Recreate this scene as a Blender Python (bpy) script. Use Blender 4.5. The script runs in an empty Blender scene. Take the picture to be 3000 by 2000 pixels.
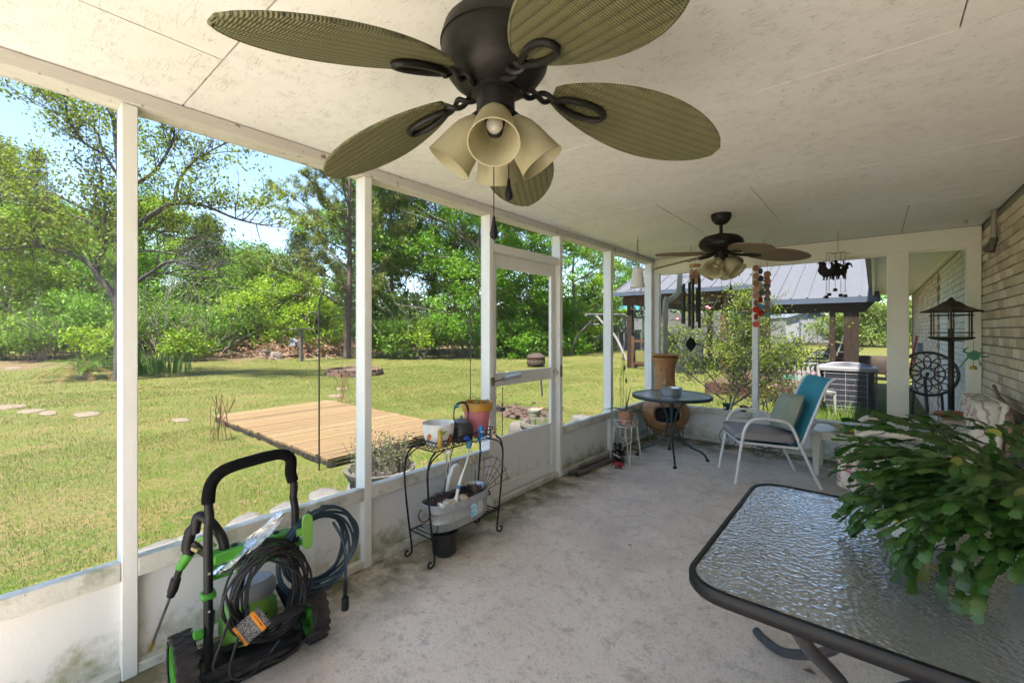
import bpy, bmesh, math, random
import numpy as np
from mathutils import Vector, Matrix

# ------------------------------------------------------------------ camera, sky, sun, exposure
scene = bpy.context.scene
CAMH = 1.44
YAW = math.radians(39.6)
cam_data = bpy.data.cameras.new("camera")
cam_data.sensor_width = 36.0
cam_data.lens = 36.0 * 1280.0 / 3000.0
cam_data.shift_y = -31.0 / 3000.0
cam_data.clip_start = 0.02
cam_data.clip_end = 2000.0
cam = bpy.data.objects.new("camera", cam_data)
cam.location = (0, 0, CAMH)
cam.rotation_euler = (math.radians(90), 0, YAW)
scene.collection.objects.link(cam)
scene.camera = cam

SUN = Vector((0.06, -0.42, 0.906)).normalized()
world = bpy.data.worlds.new("World")
scene.world = world
world.use_nodes = True
wn = world.node_tree
wn.nodes.clear()
sky = wn.nodes.new("ShaderNodeTexSky")
sky.sky_type = 'NISHITA'
sky.sun_disc = False
sky.sun_elevation = math.asin(SUN.z)
sky.sun_rotation = math.atan2(SUN.x, SUN.y)
sky.air_density = 1.0
sky.dust_density = 0.4
sky.ozone_density = 1.8
bg = wn.nodes.new("ShaderNodeBackground")
bg.inputs['Strength'].default_value = 0.07
wo = wn.nodes.new("ShaderNodeOutputWorld")
wn.links.new(sky.outputs[0], bg.inputs['Color'])
wn.links.new(bg.outputs[0], wo.inputs['Surface'])

sun_data = bpy.data.lights.new("sun", 'SUN')
sun_data.energy = 4.3
sun_data.angle = math.radians(1.5)
sun_data.color = (1.0, 0.92, 0.81)
sun = bpy.data.objects.new("sun", sun_data)
sun.rotation_euler = SUN.to_track_quat('Z', 'Y').to_euler()
sun.location = (5, -8, 20)
scene.collection.objects.link(sun)

vs = scene.view_settings
vs.view_transform = 'Standard'
vs.look = 'None'
vs.gamma = 1.0
vs.use_curve_mapping = False
vs.exposure = 2.85
scene.cycles.max_bounces = 8
scene.cycles.diffuse_bounces = 5
scene.cycles.transparent_max_bounces = 24
scene.cycles.sample_clamp_indirect = 6.0
scene.cycles.use_denoising = True
scene.cycles.use_adaptive_sampling = True
scene.cycles.adaptive_threshold = 0.03

# ------------------------------------------------------------------ photo pixel -> place (3000x2000 photo pixels)
F_, CX_, HY_ = 1280.0, 1500.0, 969.0
CS, SN = math.cos(YAW), math.sin(YAW)
def wl(lat, d): return (lat * CS - d * SN, lat * SN + d * CS)
def G(px, py, z=0.0):
    d = F_ * (CAMH - z) / (py - HY_)
    return Vector(wl((px - CX_) / F_ * d, d) + (z,))
def ray(px, py):
    x, y = wl((px - CX_) / F_, 1.0)
    return x, y, -(py - HY_) / F_
def AX(px, py, x0):
    r = ray(px, py); t = x0 / r[0]
    return Vector((x0, r[1] * t, CAMH + r[2] * t))
def AY(px, py, y0):
    r = ray(px, py); t = y0 / r[1]
    return Vector((r[0] * t, y0, CAMH + r[2] * t))
def AD(px, py, d):
    r = ray(px, py)
    return Vector((r[0] * d, r[1] * d, CAMH + r[2] * d))

rng = random.Random(7)
nrg = np.random.default_rng(11)
GZ = -0.15                                     # lawn level beside the slab
def gz(x, y):
    return GZ + 0.0075 * max(0.0, y - 18.0)

# ------------------------------------------------------------------ mesh builder
class MB:
    def __init__(s):
        s.v = []; s.f = []
    def add(s, vs_, fs_):
        o = len(s.v)
        s.v += [tuple(p) for p in vs_]
        s.f += [tuple(i + o for i in q) for q in fs_]
        return s
    def box(s, a, b):
        x0, y0, z0 = [min(p, q) for p, q in zip(a, b)]; x1, y1, z1 = [max(p, q) for p, q in zip(a, b)]
        return s.add([(x0,y0,z0),(x1,y0,z0),(x1,y1,z0),(x0,y1,z0),(x0,y0,z1),(x1,y0,z1),(x1,y1,z1),(x0,y1,z1)],
                     [(0,3,2,1),(4,5,6,7),(0,1,5,4),(1,2,6,5),(2,3,7,6),(3,0,4,7)])
    def bar(s, p, q, w, h, up=(0,0,1)):        # rectangular bar between two points
        p = Vector(p); q = Vector(q); t = (q - p).normalized(); u = Vector(up)
        if abs(t.dot(u)) > .97: u = Vector((0, 1, 0))
        r = t.cross(u).normalized(); u = r.cross(t).normalized()
        vs_ = [e + r * (i * w / 2) + u * (j * h / 2) for e in (p, q) for i, j in ((-1,-1),(1,-1),(1,1),(-1,1))]
        return s.add(vs_, [(0,3,2,1),(4,5,6,7),(0,1,5,4),(1,2,6,5),(2,3,7,6),(3,0,4,7)])
    def tube(s, pts, r, n=8, closed=False, caps=True, squash=None):
        pts = [Vector(p) for p in pts]; m = len(pts)
        if m < 2: return s
        rs = r if isinstance(r, (list, tuple)) else [r] * m
        if closed:
            tg = [(pts[(i+1) % m] - pts[i-1]).normalized() for i in range(m)]
        else:
            tg = [((pts[min(i+1, m-1)] - pts[max(i-1, 0)]) or Vector((0,0,1))).normalized() for i in range(m)]
        t0 = tg[0]; u = Vector((0,0,1)) if abs(t0.z) < .9 else Vector((1,0,0))
        u = (u - t0 * u.dot(t0)).normalized(); vs_ = []; fs_ = []
        for i in range(m):
            t = tg[i]; u = u - t * u.dot(t)
            u = u.normalized() if u.length > 1e-6 else t.orthogonal().normalized()
            w = t.cross(u)
            for k in range(n):
                a = 2 * math.pi * k / n
                vs_.append(pts[i] + (u * math.cos(a) * (squash or 1) + w * math.sin(a)) * rs[i])
        for i in range(m if closed else m - 1):
            j = (i + 1) % m
            for k in range(n):
                l = (k + 1) % n
                fs_.append((i*n+k, i*n+l, j*n+l, j*n+k))
        if caps and not closed:
            fs_.append(tuple(range(n - 1, -1, -1))); fs_.append(tuple((m-1)*n + k for k in range(n)))
        return s.add(vs_, fs_)
    def lathe(s, prof, n=24, c=(0,0,0), cap0=True, cap1=True, sx=1, sy=1, mat=None):
        vs_ = []; fs_ = []; m = len(prof)
        for r, z in prof:
            for k in range(n):
                a = 2 * math.pi * k / n
                p = Vector((r * math.cos(a) * sx, r * math.sin(a) * sy, z))
                if mat: p = mat @ p
                vs_.append((p.x + c[0], p.y + c[1], p.z + c[2]))
        for i in range(m - 1):
            for k in range(n):
                l = (k + 1) % n
                fs_.append((i*n+k, i*n+l, (i+1)*n+l, (i+1)*n+k))
        if cap0: fs_.append(tuple(range(n - 1, -1, -1)))
        if cap1: fs_.append(tuple((m-1)*n + k for k in range(n)))
        return s.add(vs_, fs_)
    def ball(s, c, r, n=10, m=7, sc=(1,1,1)):
        prof = [(max(1e-4, math.sin(math.pi * i / m)) * r, -math.cos(math.pi * i / m) * r) for i in range(m + 1)]
        return s.lathe([(a, b * sc[2]) for a, b in prof], n, c, sx=sc[0], sy=sc[1])
    def prism(s, poly, h, fn=None):             # poly: 2D points, extruded 0..h, mapped by fn(x,y,z)
        n = len(poly); fn = fn or (lambda x, y, z: (x, y, z))
        vs_ = [fn(x, y, z) for z in (0, h) for x, y in poly]
        fs_ = [tuple(range(n - 1, -1, -1)), tuple(range(n, 2 * n))]
        fs_ += [(k, (k+1) % n, n + (k+1) % n, n + k) for k in range(n)]
        return s.add(vs_, fs_)

def link_mesh(name, vs_, fs_, mat, parent=None, smooth=None, org=None, bevel=0):
    me = bpy.data.meshes.new(name)
    if org is not None:
        ox, oy, oz = org
        vs_ = [(a - ox, b - oy, c - oz) for a, b, c in vs_]
    me.from_pydata(vs_, [], fs_)
    me.materials.append(mat)
    if bevel:
        bm = bmesh.new(); bm.from_mesh(me)
        bmesh.ops.bevel(bm, geom=list(bm.edges), offset=bevel, segments=1, affect='EDGES', clamp_overlap=True)
        bm.to_mesh(me); bm.free()
    if smooth:
        me.shade_smooth()
        me.set_sharp_from_angle(angle=math.radians(smooth))
    me.validate()
    o = bpy.data.objects.new(name, me)
    scene.collection.objects.link(o)
    if parent is not None: o.parent = parent
    return o

def part(name, mb, mat, parent, smooth=40, bevel=0, world=True, label=None, kind=None):
    """a part of a thing; coordinates given in the world unless world=False"""
    org = None
    if world and parent is not None:
        p = parent; org = Vector((0, 0, 0))
        while p is not None:
            org = org + p.location; p = p.parent
    o = link_mesh(name, mb.v, mb.f, mat, parent, smooth, org, bevel)
    if label: o['label'] = label
    if kind: o['kind'] = kind
    return o

def tag(o, label, cat, group=None, kind=None):
    if label: o['label'] = label
    if cat: o['category'] = cat
    if group: o['group'] = group
    if kind: o['kind'] = kind
    return o

def thing(name, label, cat, loc=(0, 0, 0), rz=0.0, group=None):
    o = bpy.data.objects.new(name, None)
    o.empty_display_size = .1
    scene.collection.objects.link(o)
    o.location = loc; o.rotation_euler = (0, 0, rz)
    return tag(o, label, cat, group, 'thing')

def solo(name, mb, mat, label, cat, group=None, smooth=40, bevel=0, loc=None):
    """a thing that is one mesh; origin at loc"""
    loc = Vector(loc) if loc is not None else Vector(mb.v[0])
    o = link_mesh(name, mb.v, mb.f, mat, None, smooth, loc, bevel)
    o.location = loc
    return tag(o, label, cat, group, 'thing')

def structure(name, mb, mat, smooth=None, parent=None):
    o = link_mesh(name, mb.v, mb.f, mat, parent, smooth)
    if parent is None: o['kind'] = 'structure'
    return o

def copy_tree(o, parent=None):
    c = o.copy(); scene.collection.objects.link(c); c.parent = parent
    for ch in o.children: copy_tree(ch, c)
    return c

def arc(c, r, a0, a1, n, fn):                  # points of an arc, fn(u,v)->3D
    return [fn(c[0] + r * math.cos(a0 + (a1-a0)*i/n), c[1] + r * math.sin(a0 + (a1-a0)*i/n)) for i in range(n+1)]
def spline(pts, k=6):                          # Catmull-Rom through points
    P = [Vector(p) for p in pts]; P = [P[0]*2-P[1]] + P + [P[-1]*2-P[-2]]; out = []
    for i in range(1, len(P)-2):
        for j in range(k):
            t = j / k
            out.append(.5*((2*P[i]) + (P[i+1]-P[i-1])*t + (2*P[i-1]-5*P[i]+4*P[i+1]-P[i+2])*t*t + (3*P[i]-P[i-1]-3*P[i+1]+P[i+2])*t**3))
    out.append(P[-2]); return out

# ------------------------------------------------------------------ materials
MATS = {}
def nd(nt, typ, **kw):
    n = nt.nodes.new(typ)
    for k, v in kw.items():
        if k in n.inputs: n.inputs[k].default_value = v
        else: setattr(n, k, v)
    return n
def c4(c): return (c[0], c[1], c[2], 1.0)
def mat(name, col, rough=.6, metal=0.0, col2=None, scale=8.0, amt=1.0, bump=0.0, bscale=60.0, spec=.5, dirt=None, stretch=None,
        rand=None, trans=0.0, coat=0.0, detail=4.0, alpha=1.0):
    """principled material: two colours mixed by noise, optional dirt (colour, scale, lo, hi), optional fine relief"""
    if name in MATS: return MATS[name]
    m = bpy.data.materials.new(name); m.use_nodes = True; nt = m.node_tree
    b = nt.nodes['Principled BSDF']
    b.inputs['Roughness'].default_value = rough; b.inputs['Metallic'].default_value = metal
    b.inputs['Specular IOR Level'].default_value = spec; b.inputs['Coat Weight'].default_value = coat
    b.inputs['Base Color'].default_value = c4(col)
    tc = nd(nt, 'ShaderNodeTexCoord'); vec = tc.outputs['Object']
    if stretch:
        mp = nd(nt, 'ShaderNodeMapping'); mp.inputs['Scale'].default_value = stretch
        nt.links.new(vec, mp.inputs[0]); vec = mp.outputs[0]
    out = None
    if col2 is not None:
        no = nd(nt, 'ShaderNodeTexNoise', Scale=scale, Detail=detail, Roughness=.6)
        nt.links.new(vec, no.inputs['Vector'])
        rp = nd(nt, 'ShaderNodeMapRange'); rp.inputs[1].default_value = .5 - .28/ max(amt, .01); rp.inputs[2].default_value = .5 + .28 / max(amt, .01)
        nt.links.new(no.outputs['Fac'], rp.inputs[0])
        mx = nd(nt, 'ShaderNodeMix', data_type='RGBA'); mx.inputs[6].default_value = c4(col); mx.inputs[7].default_value = c4(col2)
        nt.links.new(rp.outputs[0], mx.inputs[0]); out = mx.outputs[2]
    if rand is not None:                        # per piece variation (object random or island random)
        src = nd(nt, 'ShaderNodeObjectInfo').outputs['Random'] if rand[0] == 'obj' else nd(nt, 'ShaderNodeNewGeometry').outputs['Random Per Island']
        cr = nd(nt, 'ShaderNodeValToRGB'); el = cr.color_ramp.elements
        cols = rand[1]; cr.color_ramp.interpolation = 'LINEAR'
        while len(el) < len(cols): el.new(.5)
        for i, cc in enumerate(cols): el[i].position = i / (len(cols)-1); el[i].color = c4(cc)
        nt.links.new(src, cr.inputs[0])
        if out is None: out = cr.outputs[0]
        else:
            m2 = nd(nt, 'ShaderNodeMix', data_type='RGBA', blend_type='MIX'); m2.inputs[0].default_value = rand[2] if len(rand) > 2 else .6
            nt.links.new(out, m2.inputs[6]); nt.links.new(cr.outputs[0], m2.inputs[7]); out = m2.outputs[2]
    if dirt is not None:
        for (dc, ds, lo, hi) in (dirt if isinstance(dirt, list) else [dirt]):
            n2 = nd(nt, 'ShaderNodeTexNoise', Scale=ds, Detail=7.0, Roughness=.68); nt.links.new(tc.outputs['Object'], n2.inputs['Vector'])
            r2 = nd(nt, 'ShaderNodeMapRange'); r2.inputs[1].default_value = lo; r2.inputs[2].default_value = hi
            nt.links.new(n2.outputs['Fac'], r2.inputs[0])
            m3 = nd(nt, 'ShaderNodeMix', data_type='RGBA'); m3.inputs[7].default_value = c4(dc)
            if out is None: m3.inputs[6].default_value = c4(col)
            else: nt.links.new(out, m3.inputs[6])
            nt.links.new(r2.outputs[0], m3.inputs[0]); out = m3.outputs[2]
    if out is not None: nt.links.new(out, b.inputs['Base Color'])
    if bump:
        nb = nd(nt, 'ShaderNodeTexNoise', Scale=bscale, Detail=5.0); nt.links.new(vec, nb.inputs['Vector'])
        bp = nd(nt, 'ShaderNodeBump', Strength=min(1.0, bump), Distance=.004 * max(1.0, bump)); nt.links.new(nb.outputs['Fac'], bp.inputs['Height'])
        nt.links.new(bp.outputs[0], b.inputs['Normal'])
    if trans:
        tr = nd(nt, 'ShaderNodeBsdfTranslucent')
        if out is not None: nt.links.new(out, tr.inputs[0])
        else: tr.inputs[0].default_value = c4(col)
        mxs = nd(nt, 'ShaderNodeMixShader'); mxs.inputs[0].default_value = trans
        nt.links.new(b.outputs[0], mxs.inputs[1]); nt.links.new(tr.outputs[0], mxs.inputs[2])
        nt.links.new(mxs.outputs[0], nt.nodes['Material Output'].inputs[0])
    MATS[name] = m; m.use_fake_user = True
    return m
# ------------------------------------------------------------------ surfaces of the porch
XL, YB, XR, ZC = -2.375, 6.02, 0.79, 2.44      # inner faces: screen wall, end wall, house wall, ceiling
YN = -0.80                                     # near end of the porch, behind the viewer

M_white = mat('old_white_paint', (.78, .77, .74), .5, col2=(.70, .69, .65), scale=3, bump=.25, bscale=45,
              dirt=[((.38, .37, .30), 9, .66, .84), ((.22, .21, .17), 60, .70, .75)])
M_sill = mat('weathered_sill_paint', (.68, .66, .60), .65, col2=(.50, .49, .42), scale=5, bump=.5, bscale=70,
             dirt=[((.20, .22, .10), 6, .50, .72), ((.12, .12, .09), 70, .62, .72)])
M_knee = mat('mildewed_white_panel', (.76, .76, .75), .6, col2=(.72, .72, .70), scale=2.5, bump=.2, bscale=80, dirt=[((.46, .46, .36), 4, .62, .86), ((.30, .30, .22), 45, .70, .76)])
_nt = M_knee.node_tree; _b = _nt.nodes['Principled BSDF']; _src = _b.inputs['Base Color'].links[0].from_socket   # mildew creeping up from the foot of the panels
_tc = nd(_nt, 'ShaderNodeTexCoord'); _sx = nd(_nt, 'ShaderNodeSeparateXYZ'); _nt.links.new(_tc.outputs['Object'], _sx.inputs[0])
_zr = nd(_nt, 'ShaderNodeMapRange'); _zr.inputs[1].default_value = .04; _zr.inputs[2].default_value = .27; _zr.inputs[3].default_value = .30; _zr.inputs[4].default_value = 0.0; _nt.links.new(_sx.outputs[2], _zr.inputs[0])
_no = nd(_nt, 'ShaderNodeTexNoise', Scale=7.0, Detail=8.0, Roughness=.72); _nt.links.new(_tc.outputs['Object'], _no.inputs['Vector'])
_ad = nd(_nt, 'ShaderNodeMath', operation='ADD'); _nt.links.new(_zr.outputs[0], _ad.inputs[0]); _nt.links.new(_no.outputs['Fac'], _ad.inputs[1])
_rr = nd(_nt, 'ShaderNodeMapRange'); _rr.inputs[1].default_value = .62; _rr.inputs[2].default_value = .92; _nt.links.new(_ad.outputs[0], _rr.inputs[0])
_mx = nd(_nt, 'ShaderNodeMix', data_type='RGBA'); _mx.inputs[7].default_value = (.24, .25, .11, 1); _nt.links.new(_rr.outputs[0], _mx.inputs[0]); _nt.links.new(_src, _mx.inputs[6]); _nt.links.new(_mx.outputs[2], _b.inputs['Base Color'])
M_plate = mat('peeling_grey_paint', (.66, .63, .58), .7, col2=(.52, .49, .44), scale=4, bump=.8, bscale=40, stretch=(1, .22, 1),
              dirt=[((.20, .16, .12), 16, .60, .67)])
M_header = mat('cream_painted_board', (.80, .77, .65), .55, col2=(.72, .70, .58), scale=2, bump=.2, bscale=60, dirt=[((.45, .45, .33), 5, .62, .85)])

def concrete():
    m = bpy.data.materials.new('porch_concrete'); m.use_nodes = True; nt = m.node_tree; b = nt.nodes['Principled BSDF']
    tc = nd(nt, 'ShaderNodeTexCoord'); O = tc.outputs['Object']
    def noise(s, det=6, r=.65, vec=O):
        n = nd(nt, 'ShaderNodeTexNoise', Scale=s, Detail=det, Roughness=r); nt.links.new(vec, n.inputs['Vector']); return n.outputs['Fac']
    def rng_(x, a, b_):
        r = nd(nt, 'ShaderNodeMapRange'); r.inputs[1].default_value = a; r.inputs[2].default_value = b_; nt.links.new(x, r.inputs[0]); return r.outputs[0]
    def mix(f, a, b_):
        x = nd(nt, 'ShaderNodeMix', data_type='RGBA')
        nt.links.new(f, x.inputs[0])
        for i, q in ((6, a), (7, b_)):
            if isinstance(q, tuple): x.inputs[i].default_value = c4(q)
            else: nt.links.new(q, x.inputs[i])
        return x.outputs[2]
    c = mix(rng_(noise(1.3), .35, .65), (.71, .59, .475), (.79, .70, .595))
    c = mix(rng_(noise(.9, 3), .50, .68), c, (.58, .48, .41))            # pinkish stain fields
    c = mix(rng_(noise(3.2, 8, .72), .55, .80), c, (.42, .37, .30))
    c = mix(rng_(noise(11, 9, .78), .52, .66), c, (.46, .385, .31))
    c = mix(rng_(noise(38, 8, .8), .54, .66), c, (.38, .32, .265))
    c = mix(rng_(noise(2.1, 9, .75), .58, .70), c, (.36, .305, .25))
    sp = noise(140, 3, .6)
    c = mix(rng_(sp, .56, .70), c, (.36, .32, .27))
    c = mix(rng_(noise(230, 2), .60, .72), c, (.80, .77, .72))
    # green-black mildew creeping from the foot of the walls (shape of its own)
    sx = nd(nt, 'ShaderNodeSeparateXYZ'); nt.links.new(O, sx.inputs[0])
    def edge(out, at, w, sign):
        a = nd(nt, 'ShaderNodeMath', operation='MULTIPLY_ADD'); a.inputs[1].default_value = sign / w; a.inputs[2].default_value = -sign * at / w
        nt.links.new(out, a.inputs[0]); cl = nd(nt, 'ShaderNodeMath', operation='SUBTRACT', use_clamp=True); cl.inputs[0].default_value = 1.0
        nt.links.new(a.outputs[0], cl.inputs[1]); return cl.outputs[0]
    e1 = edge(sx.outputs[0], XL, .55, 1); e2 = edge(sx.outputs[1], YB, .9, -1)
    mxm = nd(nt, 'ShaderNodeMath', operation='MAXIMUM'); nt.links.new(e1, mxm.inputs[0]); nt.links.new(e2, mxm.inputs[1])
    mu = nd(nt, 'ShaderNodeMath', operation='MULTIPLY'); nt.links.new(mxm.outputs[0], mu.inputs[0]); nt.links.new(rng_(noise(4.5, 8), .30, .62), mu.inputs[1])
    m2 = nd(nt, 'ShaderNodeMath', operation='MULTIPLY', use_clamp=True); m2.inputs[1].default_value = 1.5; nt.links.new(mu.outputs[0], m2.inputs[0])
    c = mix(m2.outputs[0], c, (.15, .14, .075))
    nt.links.new(c, b.inputs['Base Color']); b.inputs['Roughness'].default_value = .85
    # broom strokes run along the slab
    mp = nd(nt, 'ShaderNodeMapping'); mp.inputs['Scale'].default_value = (1, 14, 1); nt.links.new(O, mp.inputs[0])
    h1 = noise(28, 4, .6, mp.outputs[0]); ad = nd(nt, 'ShaderNodeMath', operation='ADD'); nt.links.new(h1, ad.inputs[0]); nt.links.new(sp, ad.inputs[1])
    bp = nd(nt, 'ShaderNodeBump', Strength=.55, Distance=.004); nt.links.new(ad.outputs[0], bp.inputs['Height']); nt.links.new(bp.outputs[0], b.inputs['Normal'])
    return m
structure('porch_floor', MB().box((XL - .14, YN - .2, -.30), (XR, YB + .12, 0)), concrete())

def osb():
    """white-painted strand board: long pressed flakes show as fine dark lines and low relief"""
    m = bpy.data.materials.new('painted_strand_board'); m.use_nodes = True; nt = m.node_tree; b = nt.nodes['Principled BSDF']
    O = nd(nt, 'ShaderNodeTexCoord').outputs['Object']
    hs = []; dark = None
    for i, (ang, sc) in enumerate(((.25, 1.0), (1.15, .8), (2.1, 1.25), (-.5, .9), (1.5, 1.5), (.8, 1.7))):
        mp = nd(nt, 'ShaderNodeMapping'); mp.inputs['Rotation'].default_value = (0, 0, ang); mp.inputs['Scale'].default_value = (9*sc, 80*sc, 1); mp.inputs['Location'].default_value = (i*3.7, i*1.9, 0)
        nt.links.new(O, mp.inputs[0])
        vo = nd(nt, 'ShaderNodeTexVoronoi', feature='DISTANCE_TO_EDGE', Scale=1.0); nt.links.new(mp.outputs[0], vo.inputs['Vector'])
        r = nd(nt, 'ShaderNodeMapRange'); r.inputs[1].default_value = 0; r.inputs[2].default_value = .038; r.inputs[3].default_value = 1; r.inputs[4].default_value = 0
        nt.links.new(vo.outputs['Distance'], r.inputs[0])
        gt = nd(nt, 'ShaderNodeTexNoise', Scale=9.0 + i * 2.1, Detail=5.0); nt.links.new(O, gt.inputs['Vector'])
        g = nd(nt, 'ShaderNodeMapRange'); g.inputs[1].default_value = .555; g.inputs[2].default_value = .64; nt.links.new(gt.outputs['Fac'], g.inputs[0])
        mu = nd(nt, 'ShaderNodeMath', operation='MULTIPLY'); nt.links.new(r.outputs[0], mu.inputs[0]); nt.links.new(g.outputs[0], mu.inputs[1])
        if dark is None: dark = mu.outputs[0]
        else:
            mx = nd(nt, 'ShaderNodeMath', operation='MAXIMUM'); nt.links.new(dark, mx.inputs[0]); nt.links.new(mu.outputs[0], mx.inputs[1]); dark = mx.outputs[0]
    n1 = nd(nt, 'ShaderNodeTexNoise', Scale=1.6, Detail=5.0); nt.links.new(O, n1.inputs['Vector'])
    base = nd(nt, 'ShaderNodeMix', data_type='RGBA'); base.inputs[6].default_value = (.81, .79, .765, 1); base.inputs[7].default_value = (.76, .73, .69, 1)
    rr = nd(nt, 'ShaderNodeMapRange'); rr.inputs[1].default_value = .4; rr.inputs[2].default_value = .7; nt.links.new(n1.outputs['Fac'], rr.inputs[0]); nt.links.new(rr.outputs[0], base.inputs[0])
    dk = nd(nt, 'ShaderNodeMix', data_type='RGBA'); dk.inputs[7].default_value = (.30, .25, .20, 1); nt.links.new(base.outputs[2], dk.inputs[6])
    dm = nd(nt, 'ShaderNodeMath', operation='MULTIPLY'); dm.inputs[1].default_value = .52; nt.links.new(dark, dm.inputs[0]); nt.links.new(dm.outputs[0], dk.inputs[0])
    nt.links.new(dk.outputs[2], b.inputs['Base Color']); b.inputs['Roughness'].default_value = .6
    inv = nd(nt, 'ShaderNodeMath', operation='SUBTRACT'); inv.inputs[0].default_value = 1; nt.links.new(dark, inv.inputs[1])
    bp = nd(nt, 'ShaderNodeBump', Strength=.45, Distance=.002); nt.links.new(inv.outputs[0], bp.inputs['Height']); nt.links.new(bp.outputs[0], b.inputs['Normal'])
    return m
M_osb = osb()
ceil = structure('porch_ceiling', MB().box((XL - .15, YN - .46, ZC + .014), (XR + .4, YB + .25, ZC + .10)), mat('roof_underside_dark', (.10, .08, .06), .9))
rows = [(YN, .565, [-1.855]), (.565, 2.065, [.22]), (2.065, 3.40, [-1.99]), (3.40, 4.69, [-1.33, -.66]), (4.69, YB, [.22])]
for (y0, y1, cuts) in rows:
    xs = [XL] + cuts + [XR]
    for a, b_ in zip(xs, xs[1:]):
        g = .006 if y1 != .565 else .008
        dz = rng.uniform(0, .002)
        structure('ceiling_panel', MB().box((a + g*.4, y0 + g*.5, ZC + dz), (b_ - g*.4, y1 - g*.5, ZC + .0135)), M_osb, parent=ceil)

# ------------------------------------------------------------------ screen wall along the lawn
XO = XL - .10
sw = thing('screen_wall', 'long white screened porch wall with knee panels facing the lawn', 'screen wall', (XL, 0, 0))
posts = [(.36, .412), (1.47, 1.52), (2.59, 2.64), (3.61, 3.66), (4.69, 4.755)]
for y0, y1 in posts:
    part('post', MB().box((XO, y0, 0 if y0 > 0 else 0), (XL, y1, ZC - .062)), M_white, sw, smooth=None, bevel=.003)
part('top_plate', MB().box((XL - .04, YN, ZC - .060), (XL + .012, YB - .02, ZC - .002)).box((XO - .01, YN, ZC - .062), (XL - .041, YB - .02, ZC - .004)), M_plate, sw, smooth=None, bevel=.003)
spans = [(YN, posts[0][0])] + [(posts[i][1], posts[i+1][0]) for i in range(len(posts)-1)] + [(posts[-1][1], YB - .12)]
for i, (a, b_) in enumerate(spans):
    if a == 2.64: continue                      # the doorway
    part('sill', MB().add([(XO - .015, a, .465), (XL, a, .49), (XL, b_, .49), (XO - .015, b_, .465), (XO - .015, a, .41), (XL, a, .41), (XL, b_, .41), (XO - .015, b_, .41)],
         [(0,1,2,3), (7,6,5,4), (0,4,5,1), (1,5,6,2), (2,6,7,3), (3,7,4,0)]), M_sill, sw, smooth=None, bevel=.004)
    part('knee_panel', MB().box((XL - .07, a, .045), (XL - .045, b_, .409)), M_knee, sw, smooth=None)
    part('bottom_plate', MB().box((XO, a, .001), (XL - .004, b_, .044)), M_sill, sw, smooth=None, bevel=.004)

# insect screen: real threads, far apart enough to see through
M_thread = mat('screen_thread', (.16, .16, .15), .8)
def screen(parent, y0, y1, z0, z1, x=None, axis='y', pos=None):
    mb = MB(); w = .00021; p = .0036
    n = int((y1 - y0) / p)
    for i in range(n + 1):
        u = y0 + (y1 - y0) * i / n
        if axis == 'y': mb.add([(pos, u - w, z0), (pos, u + w, z0), (pos, u + w, z1), (pos, u - w, z1)], [(0,1,2,3)])
        else: mb.add([(u - w, pos, z0), (u + w, pos, z0), (u + w, pos, z1), (u - w, pos, z1)], [(0,1,2,3)])
    n = int((z1 - z0) / p)
    for i in range(n + 1):
        u = z0 + (z1 - z0) * i / n
        if axis == 'y': mb.add([(pos, y0, u - w), (pos, y1, u - w), (pos, y1, u + w), (pos, y0, u + w)], [(0,1,2,3)])
        else: mb.add([(y0, pos, u - w), (y1, pos, u - w), (y1, pos, u + w), (y0, pos, u + w)], [(0,1,2,3)])
    part('screen_mesh', mb, M_thread, parent, smooth=None, kind='stuff')
for i, (a, b_) in enumerate(spans):
    if a == 2.64: screen(sw, a, b_, 2.16, ZC - .065, axis='y', pos=XL - .085)
    else: screen(sw, a, b_, .485, ZC - .065, axis='y', pos=XL - .085)

# eave outside: fascia and white soffit
part('soffit', MB().box((XL - .15, YN - .2, ZC - .03), (XO - .011, YB + .40, ZC - .012)), mat('white_soffit', (.80, .80, .78), .5), sw, smooth=None)
part('fascia', MB().box((XL - .18, YN - .2, ZC - .035), (XL - .151, YB + .40, ZC + .10)), mat('white_fascia', (.78, .78, .77), .45), sw, smooth=None)

# ------------------------------------------------------------------ screen door in the doorway
dr = bpy.data.objects.new('screen_door', None); scene.collection.objects.link(dr); dr.parent = sw; dr.location = (0, 2.64, 0)
dr['label'] = 'white wooden screen door with aluminium closer'
D0, D1, DX0, DX1 = 2.648, 3.602, XL - .078, XL - .045
part('header', MB().box((XO + .01, 2.641, 2.085), (XL - .004, 3.609, 2.155)), M_white, sw, smooth=None, bevel=.003)
part('threshold', MB().box((XO, 2.641, .001), (XL - .01, 3.609, .05)), M_sill, sw, smooth=None, bevel=.004)
for a, b_ in ((D0, D0 + .075), (D1 - .075, D1)):
    part('stile', MB().box((DX0, a, .055), (DX1, b_, 2.08)), M_white, dr, smooth=None, bevel=.003)
for z0, z1, dx in ((1.97, 2.079, 0), (.975, 1.085, 0), (.056, .15, 0), (.52, .545, .0)):
    part('rail', MB().box((DX0 + .002, D0 + .0755, z0), (DX1 - .002, D1 - .0755, z1)), M_white, dr, smooth=None, bevel=.003)
part('kick_panel', MB().box((DX0 + .012, D0 + .0755, .1505), (DX1 - .012, D1 - .0755, .5195)), M_knee, dr, smooth=None)
screen(dr, D0 + .075, D1 - .075, .545, .975, axis='y', pos=DX0 + .012)
screen(dr, D0 + .075, D1 - .075, 1.085, 1.97, axis='y', pos=DX0 + .012)
M_alu = mat('aluminium', (.72, .72, .72), .28, 1.0, bump=.1)
M_brass = mat('dull_brass', (.35, .28, .16), .45, .9, col2=(.2, .16, .1), scale=30)
p0 = Vector((XL + .012, 2.62, 1.03)); p1 = Vector((XL - .02, 3.02, 1.055))
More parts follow.
